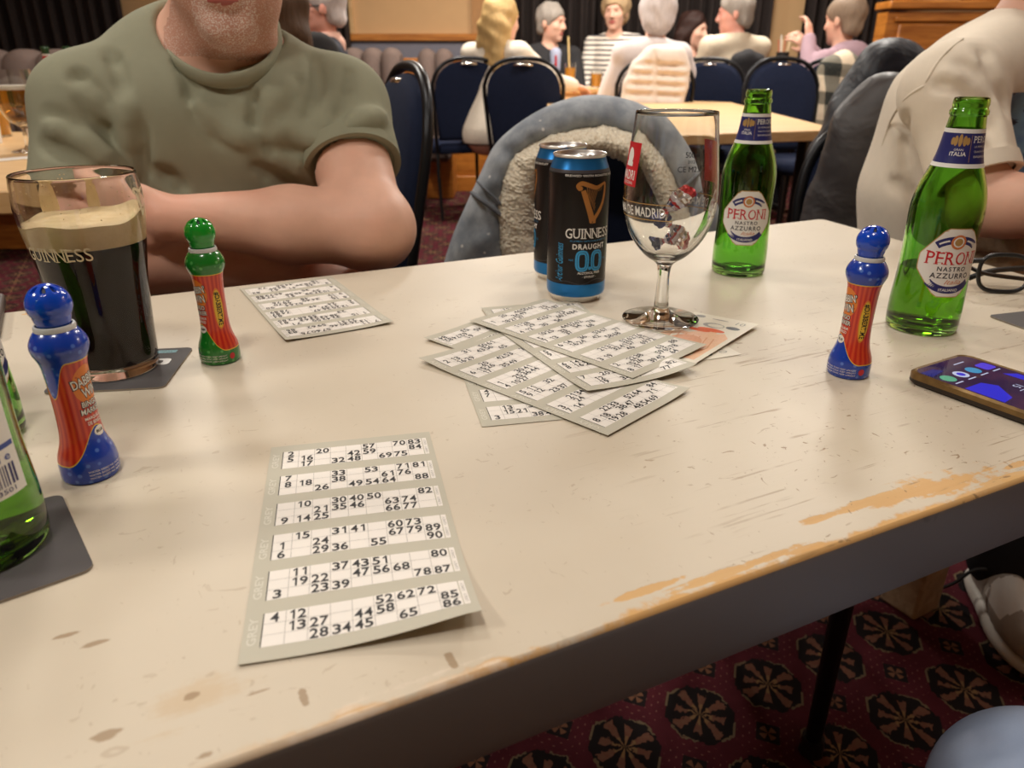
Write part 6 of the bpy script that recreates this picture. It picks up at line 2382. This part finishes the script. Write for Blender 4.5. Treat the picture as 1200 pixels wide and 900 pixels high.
# ---------------------------------------------------------------- guests further back
def guest(label, hx, hy, Y, face, shirt, hair, hstyle='short', s=1.0, chest=None, lean=(0, 0), hands=None, long_sleeve=True, fem=True, skin='skin', shirt_mat=None, seat=None, nk=0.112, group=None, glasses=False, vox=0.0088):
    """a seated guest; hx, hy is the middle of the head in the photograph at distance Y; face and chest: directions on the ground plane"""
    hc = W(hx, hy, Y)
    hR = frame((*face, -0.08))
    cd = np.array(chest if chest is not None else face, float)
    cd /= np.linalg.norm(cd)
    f3 = np.array([cd[0], cd[1], 0])
    r3 = np.array([cd[1], -cd[0], 0])
    lean3 = np.array([lean[0], lean[1], 0.0])
    base = hc - hR[:, 1] * 0.015 + np.array([0, 0, -nk * s]) + lean3 * 0.25
    up = lambda r, f, z: base + r3 * r * s + f3 * f * s + np.array([0, 0, z * s]) + lean3 * max(0.0, -z / 0.5)
    sw = 0.165 if fem else 0.19
    S_ = [up(-sw, -0.01, -0.095), up(sw, -0.01, -0.095)]
    if hands is None: hands = [(-0.12, 0.26, -0.42), (0.12, 0.26, -0.42)]
    Hn = [up(*h) for h in hands]
    El = []
    for i, q in enumerate((-1, 1)):
        mid = (S_[i] + Hn[i]) / 2
        d = np.linalg.norm(Hn[i] - S_[i])
        el = math.sqrt(max(0.0004, 0.27 ** 2 - (d / 2) ** 2)) if d < 0.54 else 0.02
        El.append(mid + (np.array([0, 0, -1.0]) * 0.8 + r3 * q * 0.5 - f3 * 0.25) / 1.0 * el)
    seat_z = 0.50
    hips = base.copy() + lean3
    hips[2] = seat_z + 0.05
    hips = hips - f3 * 0.03
    pts = [hc, hips, *S_, *Hn, *El, hips + f3 * 0.5, hips - f3 * 0.2]
    lo = np.min(pts, 0) - 0.20
    hi = np.max(pts, 0) + 0.20
    lo[2] = min(lo[2], seat_z - 0.12)

    def body(F, g):
        F.ell(up(0, 0.01, -0.24), np.array([0.155 if fem else 0.175, 0.105, 0.19]) * s + g, np.stack([r3, f3, np.array([0, 0, 1.0])], 1), 0.05)
        F.cone(up(0, 0, -0.30), hips, 0.115 * s + g, 0.145 * s + g, 0.06)
        F.cone(S_[0], S_[1], 0.048 * s + g, 0.048 * s + g, 0.05)
        for q in S_: F.cone(up(0, -0.01, -0.055), q, 0.05 * s + g, 0.045 * s + g, 0.04)
    root = empty('person', (hips[0], hips[1], 0), 0, label, 'person', group)
    B = Field(lo, hi, vox)
    body(B, -0.012)
    B.cone(up(0, -0.01, -0.10), hc - hR[:, 2] * 0.06, 0.052 * s, 0.050 * s, 0.03)
    add_head(B, hc, hR, s, fem)
    for i in (0, 1):
        B.chain([S_[i], El[i], Hn[i]], [0.040 * s, 0.034 * s, 0.025 * s], 0.02)
        hd = Hn[i] - El[i]
        add_hand(B, Hn[i], hd, np.array([0, 0, -1.0]) if abs(hd[2]) < 0.15 else f3, 1.0 * s, 0.7, thumb=1 if i == 0 else -1)
    eyes(root, hc, hR, s)
    # hair
    lo2, hi2 = hc - 0.2, hc + 0.2
    if hstyle in ('long', 'verylong'): lo2 = lo2 - np.array([0.05, 0.05, 0.45])
    Hf = Field(lo2, hi2, 0.008)
    hl = lambda x, y, z: hc + hR @ (np.array([x, y, z]) * s)
    Hf.ell(hl(0, -0.016, 0.040), np.array([0.088, 0.108, 0.097]) * s, hR, 0)
    if hstyle == 'short': Hf.ell(hl(0, -0.055, -0.035), np.array([0.068, 0.052, 0.062]) * s, hR, 0.025)
    if hstyle == 'bob':
        Hf.ell(hl(0, -0.035, -0.02), np.array([0.098, 0.092, 0.105]) * s, hR, 0.03)
    elif hstyle == 'puffy':
        Hf.ell(hl(0, -0.02, 0.04), np.array([0.102, 0.112, 0.102]) * s, hR, 0.03)
        Hf.ell(hl(0, -0.055, -0.03), np.array([0.085, 0.070, 0.07]) * s, hR, 0.03)
    elif hstyle in ('long', 'verylong'):
        L_ = 0.20 if hstyle == 'long' else 0.42
        Hf.ell(hl(0, -0.035, -0.03), np.array([0.096, 0.092, 0.11]) * s, hR, 0.03)
        for q in (-1, 0, 1):
            Hf.cone(hl(q * 0.055, -0.06, -0.04), hl(q * 0.075, -0.075, -0.06 - L_), 0.055 * s, 0.03 * s, 0.03)
    Hf.ell(hl(0, 0.090, -0.035), np.array([0.078 if hstyle != 'short' else 0.095, 0.085, 0.088]) * s, hR, 0.012, 's')
    if hstyle == 'short': Hf.cut(hl(0, 0, -0.05), hR @ np.array([0, 0.5, -1]))
    Hf.wobble(0.0045, 75, int(hx))
    Hf.build('hair', M[hair], root)
    # top
    S = Field(lo, hi, vox)
    body(S, 0.004)
    for i in (0, 1):
        if long_sleeve:
            e = Hn[i] - (Hn[i] - El[i]) * 0.06
            T_ = Field(lo, hi, vox)
            T_.chain([S_[i], El[i], Hn[i]], [0.056 * s, 0.050 * s, 0.038 * s], 0.02).cut(e, Hn[i] - El[i]) if False else T_.chain([S_[i], El[i], e], [0.056 * s, 0.050 * s, 0.036 * s], 0.02)
        else:
            T_ = Field(lo, hi, vox)
            T_.cone(S_[i], S_[i] + (El[i] - S_[i]) * 0.7, 0.058 * s, 0.054 * s, 0)
        S.union(T_, 0.03)
    S.cone(up(0, 0.012, -0.02), hc, 0.064 * s, 0.085 * s, 0.01, 's')
    hull = S.F.copy()
    S.wobble(0.0040, 26, int(hx) + 1)
    tuck(B, hull, S)
    B.build('body', [M[skin], M['lips']], root, head_mat(hc, hR, s))
    S.cut((0, 0, seat_z - 0.02), (0, 0, -1))
    S.build('top', shirt_mat or M[shirt], root)
    # trousers and shoes
    kn = [hips + f3 * 0.42 + r3 * q * 0.11 + np.array([0, 0, 0.0]) for q in (-1, 1)]
    an = [np.array([k[0] - f3[0] * 0.03, k[1] - f3[1] * 0.03, 0.07]) for k in kn]
    lo3 = np.min([hips - 0.2, *(k - 0.1 for k in kn), *(a - 0.1 for a in an)], 0)
    hi3 = np.max([hips + 0.2, *(k + 0.1 for k in kn), *(a + 0.1 for a in an)], 0)
    T_ = Field(lo3, hi3, 0.012)
    T_.ell(hips - (0, 0, 0.02), (0.155, 0.155, 0.105), None, 0.03)
    for q, k, a in zip((-1, 1), kn, an):
        h = hips + r3 * q * 0.085 - np.array([0, 0, 0.03])
        T_.cone(h, k - np.array([0, 0, 0.03]), 0.082, 0.06, 0.03).cone(k - np.array([0, 0, 0.03]), a, 0.058, 0.042, 0.02)
    T_.build('trousers', M['dark_trousers'], root)
    for a in an:
        T_ = Field(np.array([a[0], a[1], 0.05]) - (0.22, 0.22, 0.06), np.array([a[0], a[1], 0.05]) + (0.22, 0.22, 0.09), 0.01)
        c = np.array([a[0], a[1], 0.035]) + f3 * 0.06
        T_.ell(c, (0.044, 0.125, 0.036), np.stack([r3, f3, np.array([0, 0, 1.0])], 1), 0).cut((0, 0, 0.0), (0, 0, -1))
        T_.build('shoe', M['dark_shoe'], root)
    if glasses:
        mb = MB()
        for q in (-1, 1):
            mb.tube([hl(q * 0.033 + 0.024 * math.cos(t), 0.104, 0.008 + 0.018 * math.sin(t)) for t in np.linspace(0, 2 * PI, 18)], 0.0028, 6, caps=False)
            mb.tube([hl(q * 0.058, 0.100, 0.012), hl(q * 0.083, 0.0, 0.006)], 0.0026, 6)
        mb.build('spectacles', M['black_plastic'], root, world=True)
    return root


smat('cream_knit', srgb(226, 214, 196), 0.9, var=0.08, bump=0.4, bscale=250)
smat('white_top', srgb(222, 212, 210), 0.9, var=0.06, bump=0.3, bscale=250)
smat('black_blazer', (0.016, 0.015, 0.017), 0.85, var=0.2)
smat('navy_jumper', (0.010, 0.013, 0.026), 0.9, var=0.2)
smat('dark_top', (0.014, 0.012, 0.013), 0.9, var=0.2)
smat('cream_shirt', srgb(214, 200, 176), 0.85, var=0.06)
smat('lilac_fleece', srgb(168, 140, 150), 0.95, var=0.08)
m = Mat('striped_cotton', (0.8, 0.75, 0.7), 0.85)
x, y, z = m.xyz()
m.set('Base Color', m.mix(srgb(228, 218, 204), (0.03, 0.03, 0.05), (((z + m.noise(5, 2) * 0.02) * 27.0).fract() > 0.66)))
M['striped'] = m.m
for nm, c in (('hair_blonde', (206, 170, 112)), ('hair_white', (216, 206, 204)), ('hair_silver', (168, 158, 148)), ('hair_dark', (56, 34, 28)), ('hair_sandy', (190, 160, 122)), ('hair_longbrown', (88, 62, 42)), ('hair_ash', (150, 128, 108))):
    m = Mat(nm, srgb(*c), 0.6, spec=0.3)
    n = m.noise(1.0, 4, 0.6, m.scaled((90, 90, 14)))
    m.set('Base Color', m.mix(tuple(v * 0.55 for v in srgb(*c)), tuple(min(1, v * 1.15) for v in srgb(*c)), n))
    m.bump(n, 0.7, 0.006)
    M[nm] = m.m

g_ = None
guest('white haired man in dark jumper and glasses behind the olive shoulder', 377, 10, 3.9, (-1.0, -0.12), 'navy_jumper', 'hair_white', 'short', fem=False, skin='skin_pink', glasses=True, hands=[(-0.10, 0.22, -0.40), (0.06, 0.13, -0.10)])
guest('person with long brown hair close behind the olive shoulder', 298, -28, 2.35, (-0.75, 0.66), 'dark_top', 'hair_longbrown', 'verylong')
guest('blonde woman in cream jumper reaching towards the orange drinks', 588, 24, 5.15, (0.72, 0.60), 'cream_knit', 'hair_blonde', 'long', chest=(0.55, 0.83), s=1.12, hands=[(-0.12, 0.26, -0.36), (0.30, 0.42, -0.27)], lean=(-0.06, 0), nk=0.075)
guest('grey haired guest in black blazer with a red tie', 646, 27, 6.5, (0.85, -0.5), 'black_blazer', 'hair_silver', 'short', fem=False, chest=(0.35, -0.93), s=1.12)
guest('curly haired guest in striped top at the far table', 721, 14, 6.65, (-0.35, -0.93), 'striped', 'hair_sandy', 'puffy', s=1.12, lean=(0, 0))
guest('white haired guest in pale top seen from behind beside the puffer coat', 770, 20, 5.0, (0.10, 0.99), 'white_top', 'hair_white', 'puffy', s=1.10, chest=(-0.12, 0.99), hands=[(-0.16, 0.22, -0.42), (0.33, 0.26, -0.30)], lean=(-0.05, 0), nk=0.09)
guest('dark haired woman with a raised hand at the far table', 812, 36, 6.75, (0.8, -0.6), 'dark_top', 'hair_dark', 'long', s=1.12, hands=[(0.20, 0.12, -0.02), (-0.12, 0.26, -0.40)], chest=(0.2, -0.98))
guest('grey haired man in cream shirt seen from behind facing left', 862, 16, 5.65, (-0.92, 0.38), 'cream_shirt', 'hair_silver', 'short', fem=False, chest=(-0.35, 0.93), skin='skin_pink', s=1.12, nk=0.09)
guest('person in lilac hoodie with fists raised before the dark curtain', 989, 24, 5.0, (-0.55, 0.83), 'lilac_fleece', 'hair_ash', 'short', s=1.1, chest=(-0.6, 0.8), hands=[(-0.13, 0.13, 0.03), (0.0, 0.20, -0.03)])
# pieces of dress that stand out: the red tie and the pale shirt front, the pink collar, the hood
for o in list(SC.objects):
    lab = o.get('label', '')
    if lab.startswith('grey haired guest in black'):
        hcx = W(646, 27, 6.5)
        F = Field(hcx + (-0.16, -0.22, -0.55), hcx + (0.22, 0.05, -0.12), 0.008)
        F.cone(hcx + (0.035, -0.085, -0.22), hcx + (0.035, -0.125, -0.42), 0.045, 0.03, 0)
        F.build('shirt_front', simple('pale_blue_shirt', srgb(168, 174, 196), 0.8), o)
        MB().tube([hcx + (0.035, -0.135, -0.235), hcx + (0.035, -0.165, -0.42)], [0.020, 0.034], 8, flat=(0.4, 1)).build('tie', M['label_red'], o, world=True)
    if lab.startswith('white haired man'):
        hcx = W(377, 10, 3.9)
        F = Field(hcx + (-0.16, -0.16, -0.24), hcx + (0.16, 0.16, -0.04), 0.008)
        F.cone(hcx + (0.02, 0, -0.155), hcx + (0.012, 0, -0.125), 0.078, 0.066, 0.0).cone(hcx + (0.01, 0, -0.05), hcx + (0.01, 0, -0.10), 0.06, 0.055, 0.01, 's')
        F.build('shirt_collar', simple('pink_shirt', srgb(222, 176, 158), 0.8), o)
    if lab.startswith('person in lilac'):
        hcx = W(989, 24, 5.0)
        F = Field(hcx + (-0.25, -0.3, -0.36), hcx + (0.25, 0.2, -0.04), 0.009)
        F.ell(hcx + (0.035, -0.075, -0.19), (0.12, 0.095, 0.085), None, 0).ell(hcx + (0.03, 0.0, -0.11), (0.10, 0.09, 0.08), None, 0.02, 's')
        F.build('hood', M['lilac_fleece'], o)

# ---------------------------------------------------------------- the knee in pale jeans at the lower right corner
m = Mat('pale_blue_denim', srgb(150, 168, 196), 0.85)
n = m.noise(1.0, 2, 0.5, m.scaled((900, 900, 900)))
m.set('Base Color', m.mix(srgb(150, 170, 206), srgb(196, 210, 234), m.noise(20, 4)))
m.bump(n, 0.3, 0.0006)
M['jeans'] = m.m
k = W(1222, 962, 0.335)
r = empty('person', (k[0] + 0.14, k[1] - 0.45, 0), 0, 'person in pale blue jeans of whom only a knee shows at the lower right', 'person')
F = Field((k[0] - 0.12, k[1] - 0.62, 0.0), (k[0] + 0.48, k[1] + 0.12, 0.72), 0.007)
for dx in (0.0, 0.24):
    kk = k + (dx, dx * 0.1, 0)
    F.cone((k[0] + 0.12 + dx * 0.35 - 0.02, k[1] - 0.44, k[2] - 0.01), kk, 0.088, 0.066, 0.03).cone(kk, (kk[0] + 0.01, kk[1] - 0.06, 0.05), 0.064, 0.050, 0.02)
F.ell((k[0] + 0.15, k[1] - 0.45, k[2]), (0.17, 0.13, 0.11), None, 0.03)
fold(F, [(1130, 880), (1150, 868), (1185, 872)], 0.004, 0, 's', 0.01)
F.build('jeans', M['jeans'], r)

# ================================================================ coats and jackets hanging on chairs


def drape(name, label, cat, rows, Y, rad, mat, vox=0.008, wob=0.004, part=None, slope=0.0, extra=None, seed=1, k=0.035):
    """a garment hung over a chair back: rows of (y, left x, right x) as its outline shows, at distance Y"""
    ends = []
    for i, (py, xa, xb) in enumerate(rows):
        yy = Y + slope * i
        a, b = W(xa, py, yy), W(xb, py, yy)
        rr = min(rad, max(0.01, np.linalg.norm(b - a) / 2 - 0.002))
        d = (b - a) / (np.linalg.norm(b - a) + 1e-9)
        if i == 0:
            a[2] -= rr * 0.9
            b[2] -= rr * 0.9
        ends.append((a + d * rr, b - d * rr, rr))
    P = np.array([e[0] for e in ends] + [e[1] for e in ends])
    F = Field(P.min(0) - rad - 0.06, P.max(0) + rad + 0.06, vox)
    for i in range(len(ends)):
        a, b, rr = ends[i]
        F.cone(a, b, rr, rr, k)
        if i:
            a0, b0, r0 = ends[i - 1]
            for t in np.linspace(0, 1, 9): F.cone(a0 + (b0 - a0) * t, a + (b - a) * t, r0, rr, 0.012)
    if extra: extra(F)
    if wob: F.wobble(wob, 34, seed)
    me = F.mesh(name, M[mat])
    o = link(name, me)
    set_base(o)
    return tag(o, label, cat), F


smat('grey_leather', srgb(58, 54, 54), 0.5, var=0.15, bump=0.3, bscale=120)
smat('navy_puffer', (0.012, 0.015, 0.024), 0.55, var=0.2)
for nm_, sc_ in (('grey_leather', 16), ('navy_puffer', 20)):
    q_ = Mat(nm_ + '_creased', srgb(58, 54, 54) if nm_ == 'grey_leather' else (0.012, 0.015, 0.024), 0.5)
    n_ = q_.noise(sc_ * 0.5, 3, 0.5, dist=0.7)
    q_.bump(n_, 0.45, 0.03)
    M[nm_] = q_.m
smat('white_puffer', srgb(222, 208, 196), 0.6, var=0.05)
m = Mat('plaid_wool', (0.5, 0.5, 0.5), 0.95)
x, y, z = m.xyz()
a = ((x * 0.9 + y * 0.4 + z * 0.10) * 7.0).fract()
b = ((z + x * 0.1) * 6.5).fract()
sa, sb = (a > 0.5), (b > 0.55)
c = m.mix(srgb(222, 204, 178), srgb(120, 116, 104), sa)
c = m.mix(c, srgb(70, 74, 66), sb * 0.72)
c = m.mix(c, srgb(40, 44, 42), sa * sb)
m.set('Base Color', m.mix(c, srgb(190, 176, 154), m.noise(200, 2).step(0.5, 0.8) * 0.25))
m.bump(m.noise(300, 2), 0.4, 0.003)
M['plaid'] = m.m


def quilts(pts):
    def fn(F):
        for p in pts: F.chain([np.array(q, float) for q in p], [0.012] * len(p), 0.02, 's')
    return fn


drape('coat', 'dark grey leather coat hung behind the cream T-shirt', 'coat', [(106, 1040, 1075), (122, 1005, 1080), (150, 978, 1075), (190, 962, 1062), (230, 950, 1050), (268, 942, 1055), (330, 940, 1060)], 1.63, 0.055, 'grey_leather', 0.007, 0.009)
drape('puffer_coat', 'navy puffer coat on a chair in front of the oak counter', 'coat', [(70, 1030, 1070), (84, 1005, 1084), (105, 992, 1080), (135, 975, 1070), (180, 950, 1050), (230, 945, 1030), (260, 945, 1020)], 2.3, 0.075, 'navy_puffer', 0.009, 0.012, extra=quilts([[W(x, y + (x - 1000) * -0.35, 2.21) for x in (950, 975, 1000, 1025, 1050, 1085)] for y in (88, 112, 140, 172, 205)]))
F_pts = [[W(x, y + (x - 770) * 0.05, 4.66) for x in (728, 745, 760, 775, 790, 812)] for y in (76, 88, 100, 112)] + [[W(768, y, 4.655) for y in (60, 80, 100, 125)]]
drape('puffer_coat', 'white quilted puffer coat hung before the white haired guest', 'coat', [(57, 768, 798), (68, 752, 804), (82, 738, 808), (100, 730, 806), (124, 726, 800)], 4.72, 0.065, 'white_puffer', 0.009, 0.0, extra=quilts(F_pts))
drape('coat', 'black jacket on the chair back of the man in the cream shirt', 'coat', [(60, 868, 886), (72, 856, 896), (95, 850, 900), (125, 846, 900)], 5.3, 0.05, 'black_blazer', 0.01, 0.004)
o, F = drape('plaid_jacket', 'cream and dark green plaid jacket hanging below the lilac hoodie', 'jacket', [(62, 976, 1004), (80, 958, 1010), (105, 950, 1012), (132, 944, 1006), (160, 938, 998)], 4.62, 0.06, 'plaid', 0.009, 0.005)
chair_by_back(1012, 1.71, 0.0, 'navy banquet chair under the grey leather coat', 0.83, False, 0.5)
chair_by_back(1030, 2.34, 0.0, 'navy banquet chair under the navy puffer coat', 0.90, False, 0.6)
chair_by_back(768, 4.76, PI, 'navy banquet chair under the white puffer coat', 0.985, False)
chair_by_back(873, 5.36, PI - 0.35, 'navy banquet chair under the black jacket', 0.985, False)
chair_by_back(978, 4.66, PI - 0.5, 'navy banquet chair under the plaid jacket', 0.985, False)

# ---------------------------------------------------------------- denim jacket with fleece lining over the chair opposite
m = Mat('washed_denim', srgb(120, 134, 150), 0.9)
fine = m.noise(1.0, 2, 0.5, m.scaled((1400, 1400, 500)))
big = m.noise(16, 4, 0.6)
c = m.mix(srgb(124, 132, 142), srgb(178, 184, 190), big.step(0.3, 0.75))
c = m.mix(c, srgb(92, 100, 112), fine.step(0.5, 0.7) * 0.3)
sp = m.voronoi(34)
c = m.mix(c, srgb(224, 224, 222), ((0.12 - sp) * 30.0 + (m.noise(90, 2) - 0.5) * 1.6).step(0.3, 0.8) * m.noise(11, 1).step(0.47, 0.52))
m.set('Base Color', c)
m.bump(fine, 0.25, 0.0006)
M['denim'] = m.m
m = Mat('cream_fleece', srgb(206, 190, 160), 0.98, spec=0.1)
n = m.noise(240, 4, 0.7)
v = m.voronoi(130)
m.set('Base Color', m.mix(srgb(222, 204, 172), srgb(252, 244, 224), n.step(0.3, 0.6)))
m.bump(v + n, 0.6, 0.003)
m.set('Sheen Weight', 0.4)
M['fleece'] = m.m
jr = empty('denim_jacket', (*at(690, 200, 1.42), 0.55), 0, 'pale blue denim jacket with cream fleece lining over the opposite chair', 'jacket')
OUT = smoothpath([(514, 330), (528, 282), (546, 240), (562, 205), (578, 172), (600, 150), (630, 130), (660, 117), (690, 111), (722, 113), (752, 122), (780, 138), (806, 165), (826, 198), (840, 235), (848, 275), (850, 320)], 5)
INN = smoothpath([(596, 340), (592, 300), (588, 265), (589, 235), (594, 208), (606, 186), (626, 171), (652, 161), (680, 154), (706, 151), (728, 155), (752, 168), (774, 192), (792, 222), (806, 255), (815, 285), (818, 325)], 5)
IN2 = smoothpath([(640, 345), (632, 305), (628, 272), (628, 248), (632, 226), (640, 208), (654, 196), (672, 188), (692, 184), (712, 184), (728, 190), (744, 204), (758, 226), (768, 250), (774, 275), (778, 300), (780, 330)], 5)
n = min(len(OUT), len(INN), len(IN2))
rows = []
for i in range(n):
    o_, i_ = np.array(OUT[i]), np.array(INN[i])
    ring_ = []
    t_ = i / (n - 1)
    yb = 1.50
    for s, Y in ((1.0, yb + 0.03), (1.0, yb - 0.00), (0.985, yb - 0.025), (0.93, yb - 0.045), (0.82, yb - 0.062), (0.66, yb - 0.075), (0.48, yb - 0.082), (0.30, yb - 0.084), (0.12, yb - 0.08), (0.0, yb - 0.065), (0.0, yb - 0.03), (0.2, yb - 0.01), (0.5, yb + 0.02), (0.8, yb + 0.04)):
        q = i_ + (o_ - i_) * s
        wr = 0.006 * math.sin(i * 0.55 + 3 * s) * math.sin(PI * s) + 0.004 * math.sin(i * 1.3 + 7 * s) * math.sin(PI * s)
        ring_.append(W(q[0], q[1], Y + wr))
    rows.append(ring_)
mb = MB().grid(rows, close_v=True, flip=True)
mb.add(rows[0], [tuple(range(14))]).add(rows[-1], [tuple(range(13, -1, -1))])
o = mb.build('denim_shell', M['denim'], jr, world=True, smooth=180)
sub = o.modifiers.new('subsurf', 'SUBSURF')
sub.levels = sub.render_levels = 1


def seam(pts, off=0.0):
    """a raised double-stitched seam lying on the shell"""
    out = []
    for s_i, s_s in pts:
        i = min(n - 1, max(0, int(round(s_i * (n - 1)))))
        q = np.array(INN[i]) + (np.array(OUT[i]) - np.array(INN[i])) * s_s
        Y = 1.50 - 0.084 + 0.06 * max(0, (s_s - 0.5) * 2) ** 2.2
        out.append(W(q[0], q[1], Y - 0.005))
    return out


mb = MB()
for ti in (0.15, 0.83):
    mb.tube(seam([(ti, s) for s in np.linspace(0.02, 0.98, 12)]), 0.0045, 6)
    mb.tube(seam([(ti + 0.03, s) for s in np.linspace(0.02, 0.98, 12)]), 0.0025, 6)
mb.build('seam', simple('seam_denim', srgb(104, 108, 114), 0.9, var=0.2), jr, world=True, smooth=180)
rows = []
rng = np.random.RandomState(4)
for i in range(n):
    a, b = np.array(INN[i]), np.array(IN2[i])
    ring_ = []
    for s, Y in ((-0.18, 1.455), (-0.14, 1.43), (0.0, 1.405), (0.25, 1.385), (0.5, 1.378), (0.75, 1.385), (0.95, 1.41), (1.0, 1.44), (0.8, 1.47), (0.4, 1.475)):
        q = a + (b - a) * s
        ring_.append(W(q[0], q[1], Y) + rng.normal(size=3) * 0.002)
    rows.append(ring_)
mb = MB().grid(rows, close_v=True, flip=True)
mb.add(rows[0], [tuple(range(10))]).add(rows[-1], [tuple(range(9, -1, -1))])
o = mb.build('fleece_lining', M['fleece'], jr, world=True, smooth=180)
sub = o.modifiers.new('subsurf', 'SUBSURF')
sub.levels = sub.render_levels = 3
tx = bpy.data.textures.new('fleece_bumps', 'CLOUDS')
tx.noise_scale = 0.0045
tx.noise_depth = 2
dm = o.modifiers.new('fleece', 'DISPLACE')
dm.texture = tx
dm.texture_coords = 'LOCAL'
dm.strength = 0.007
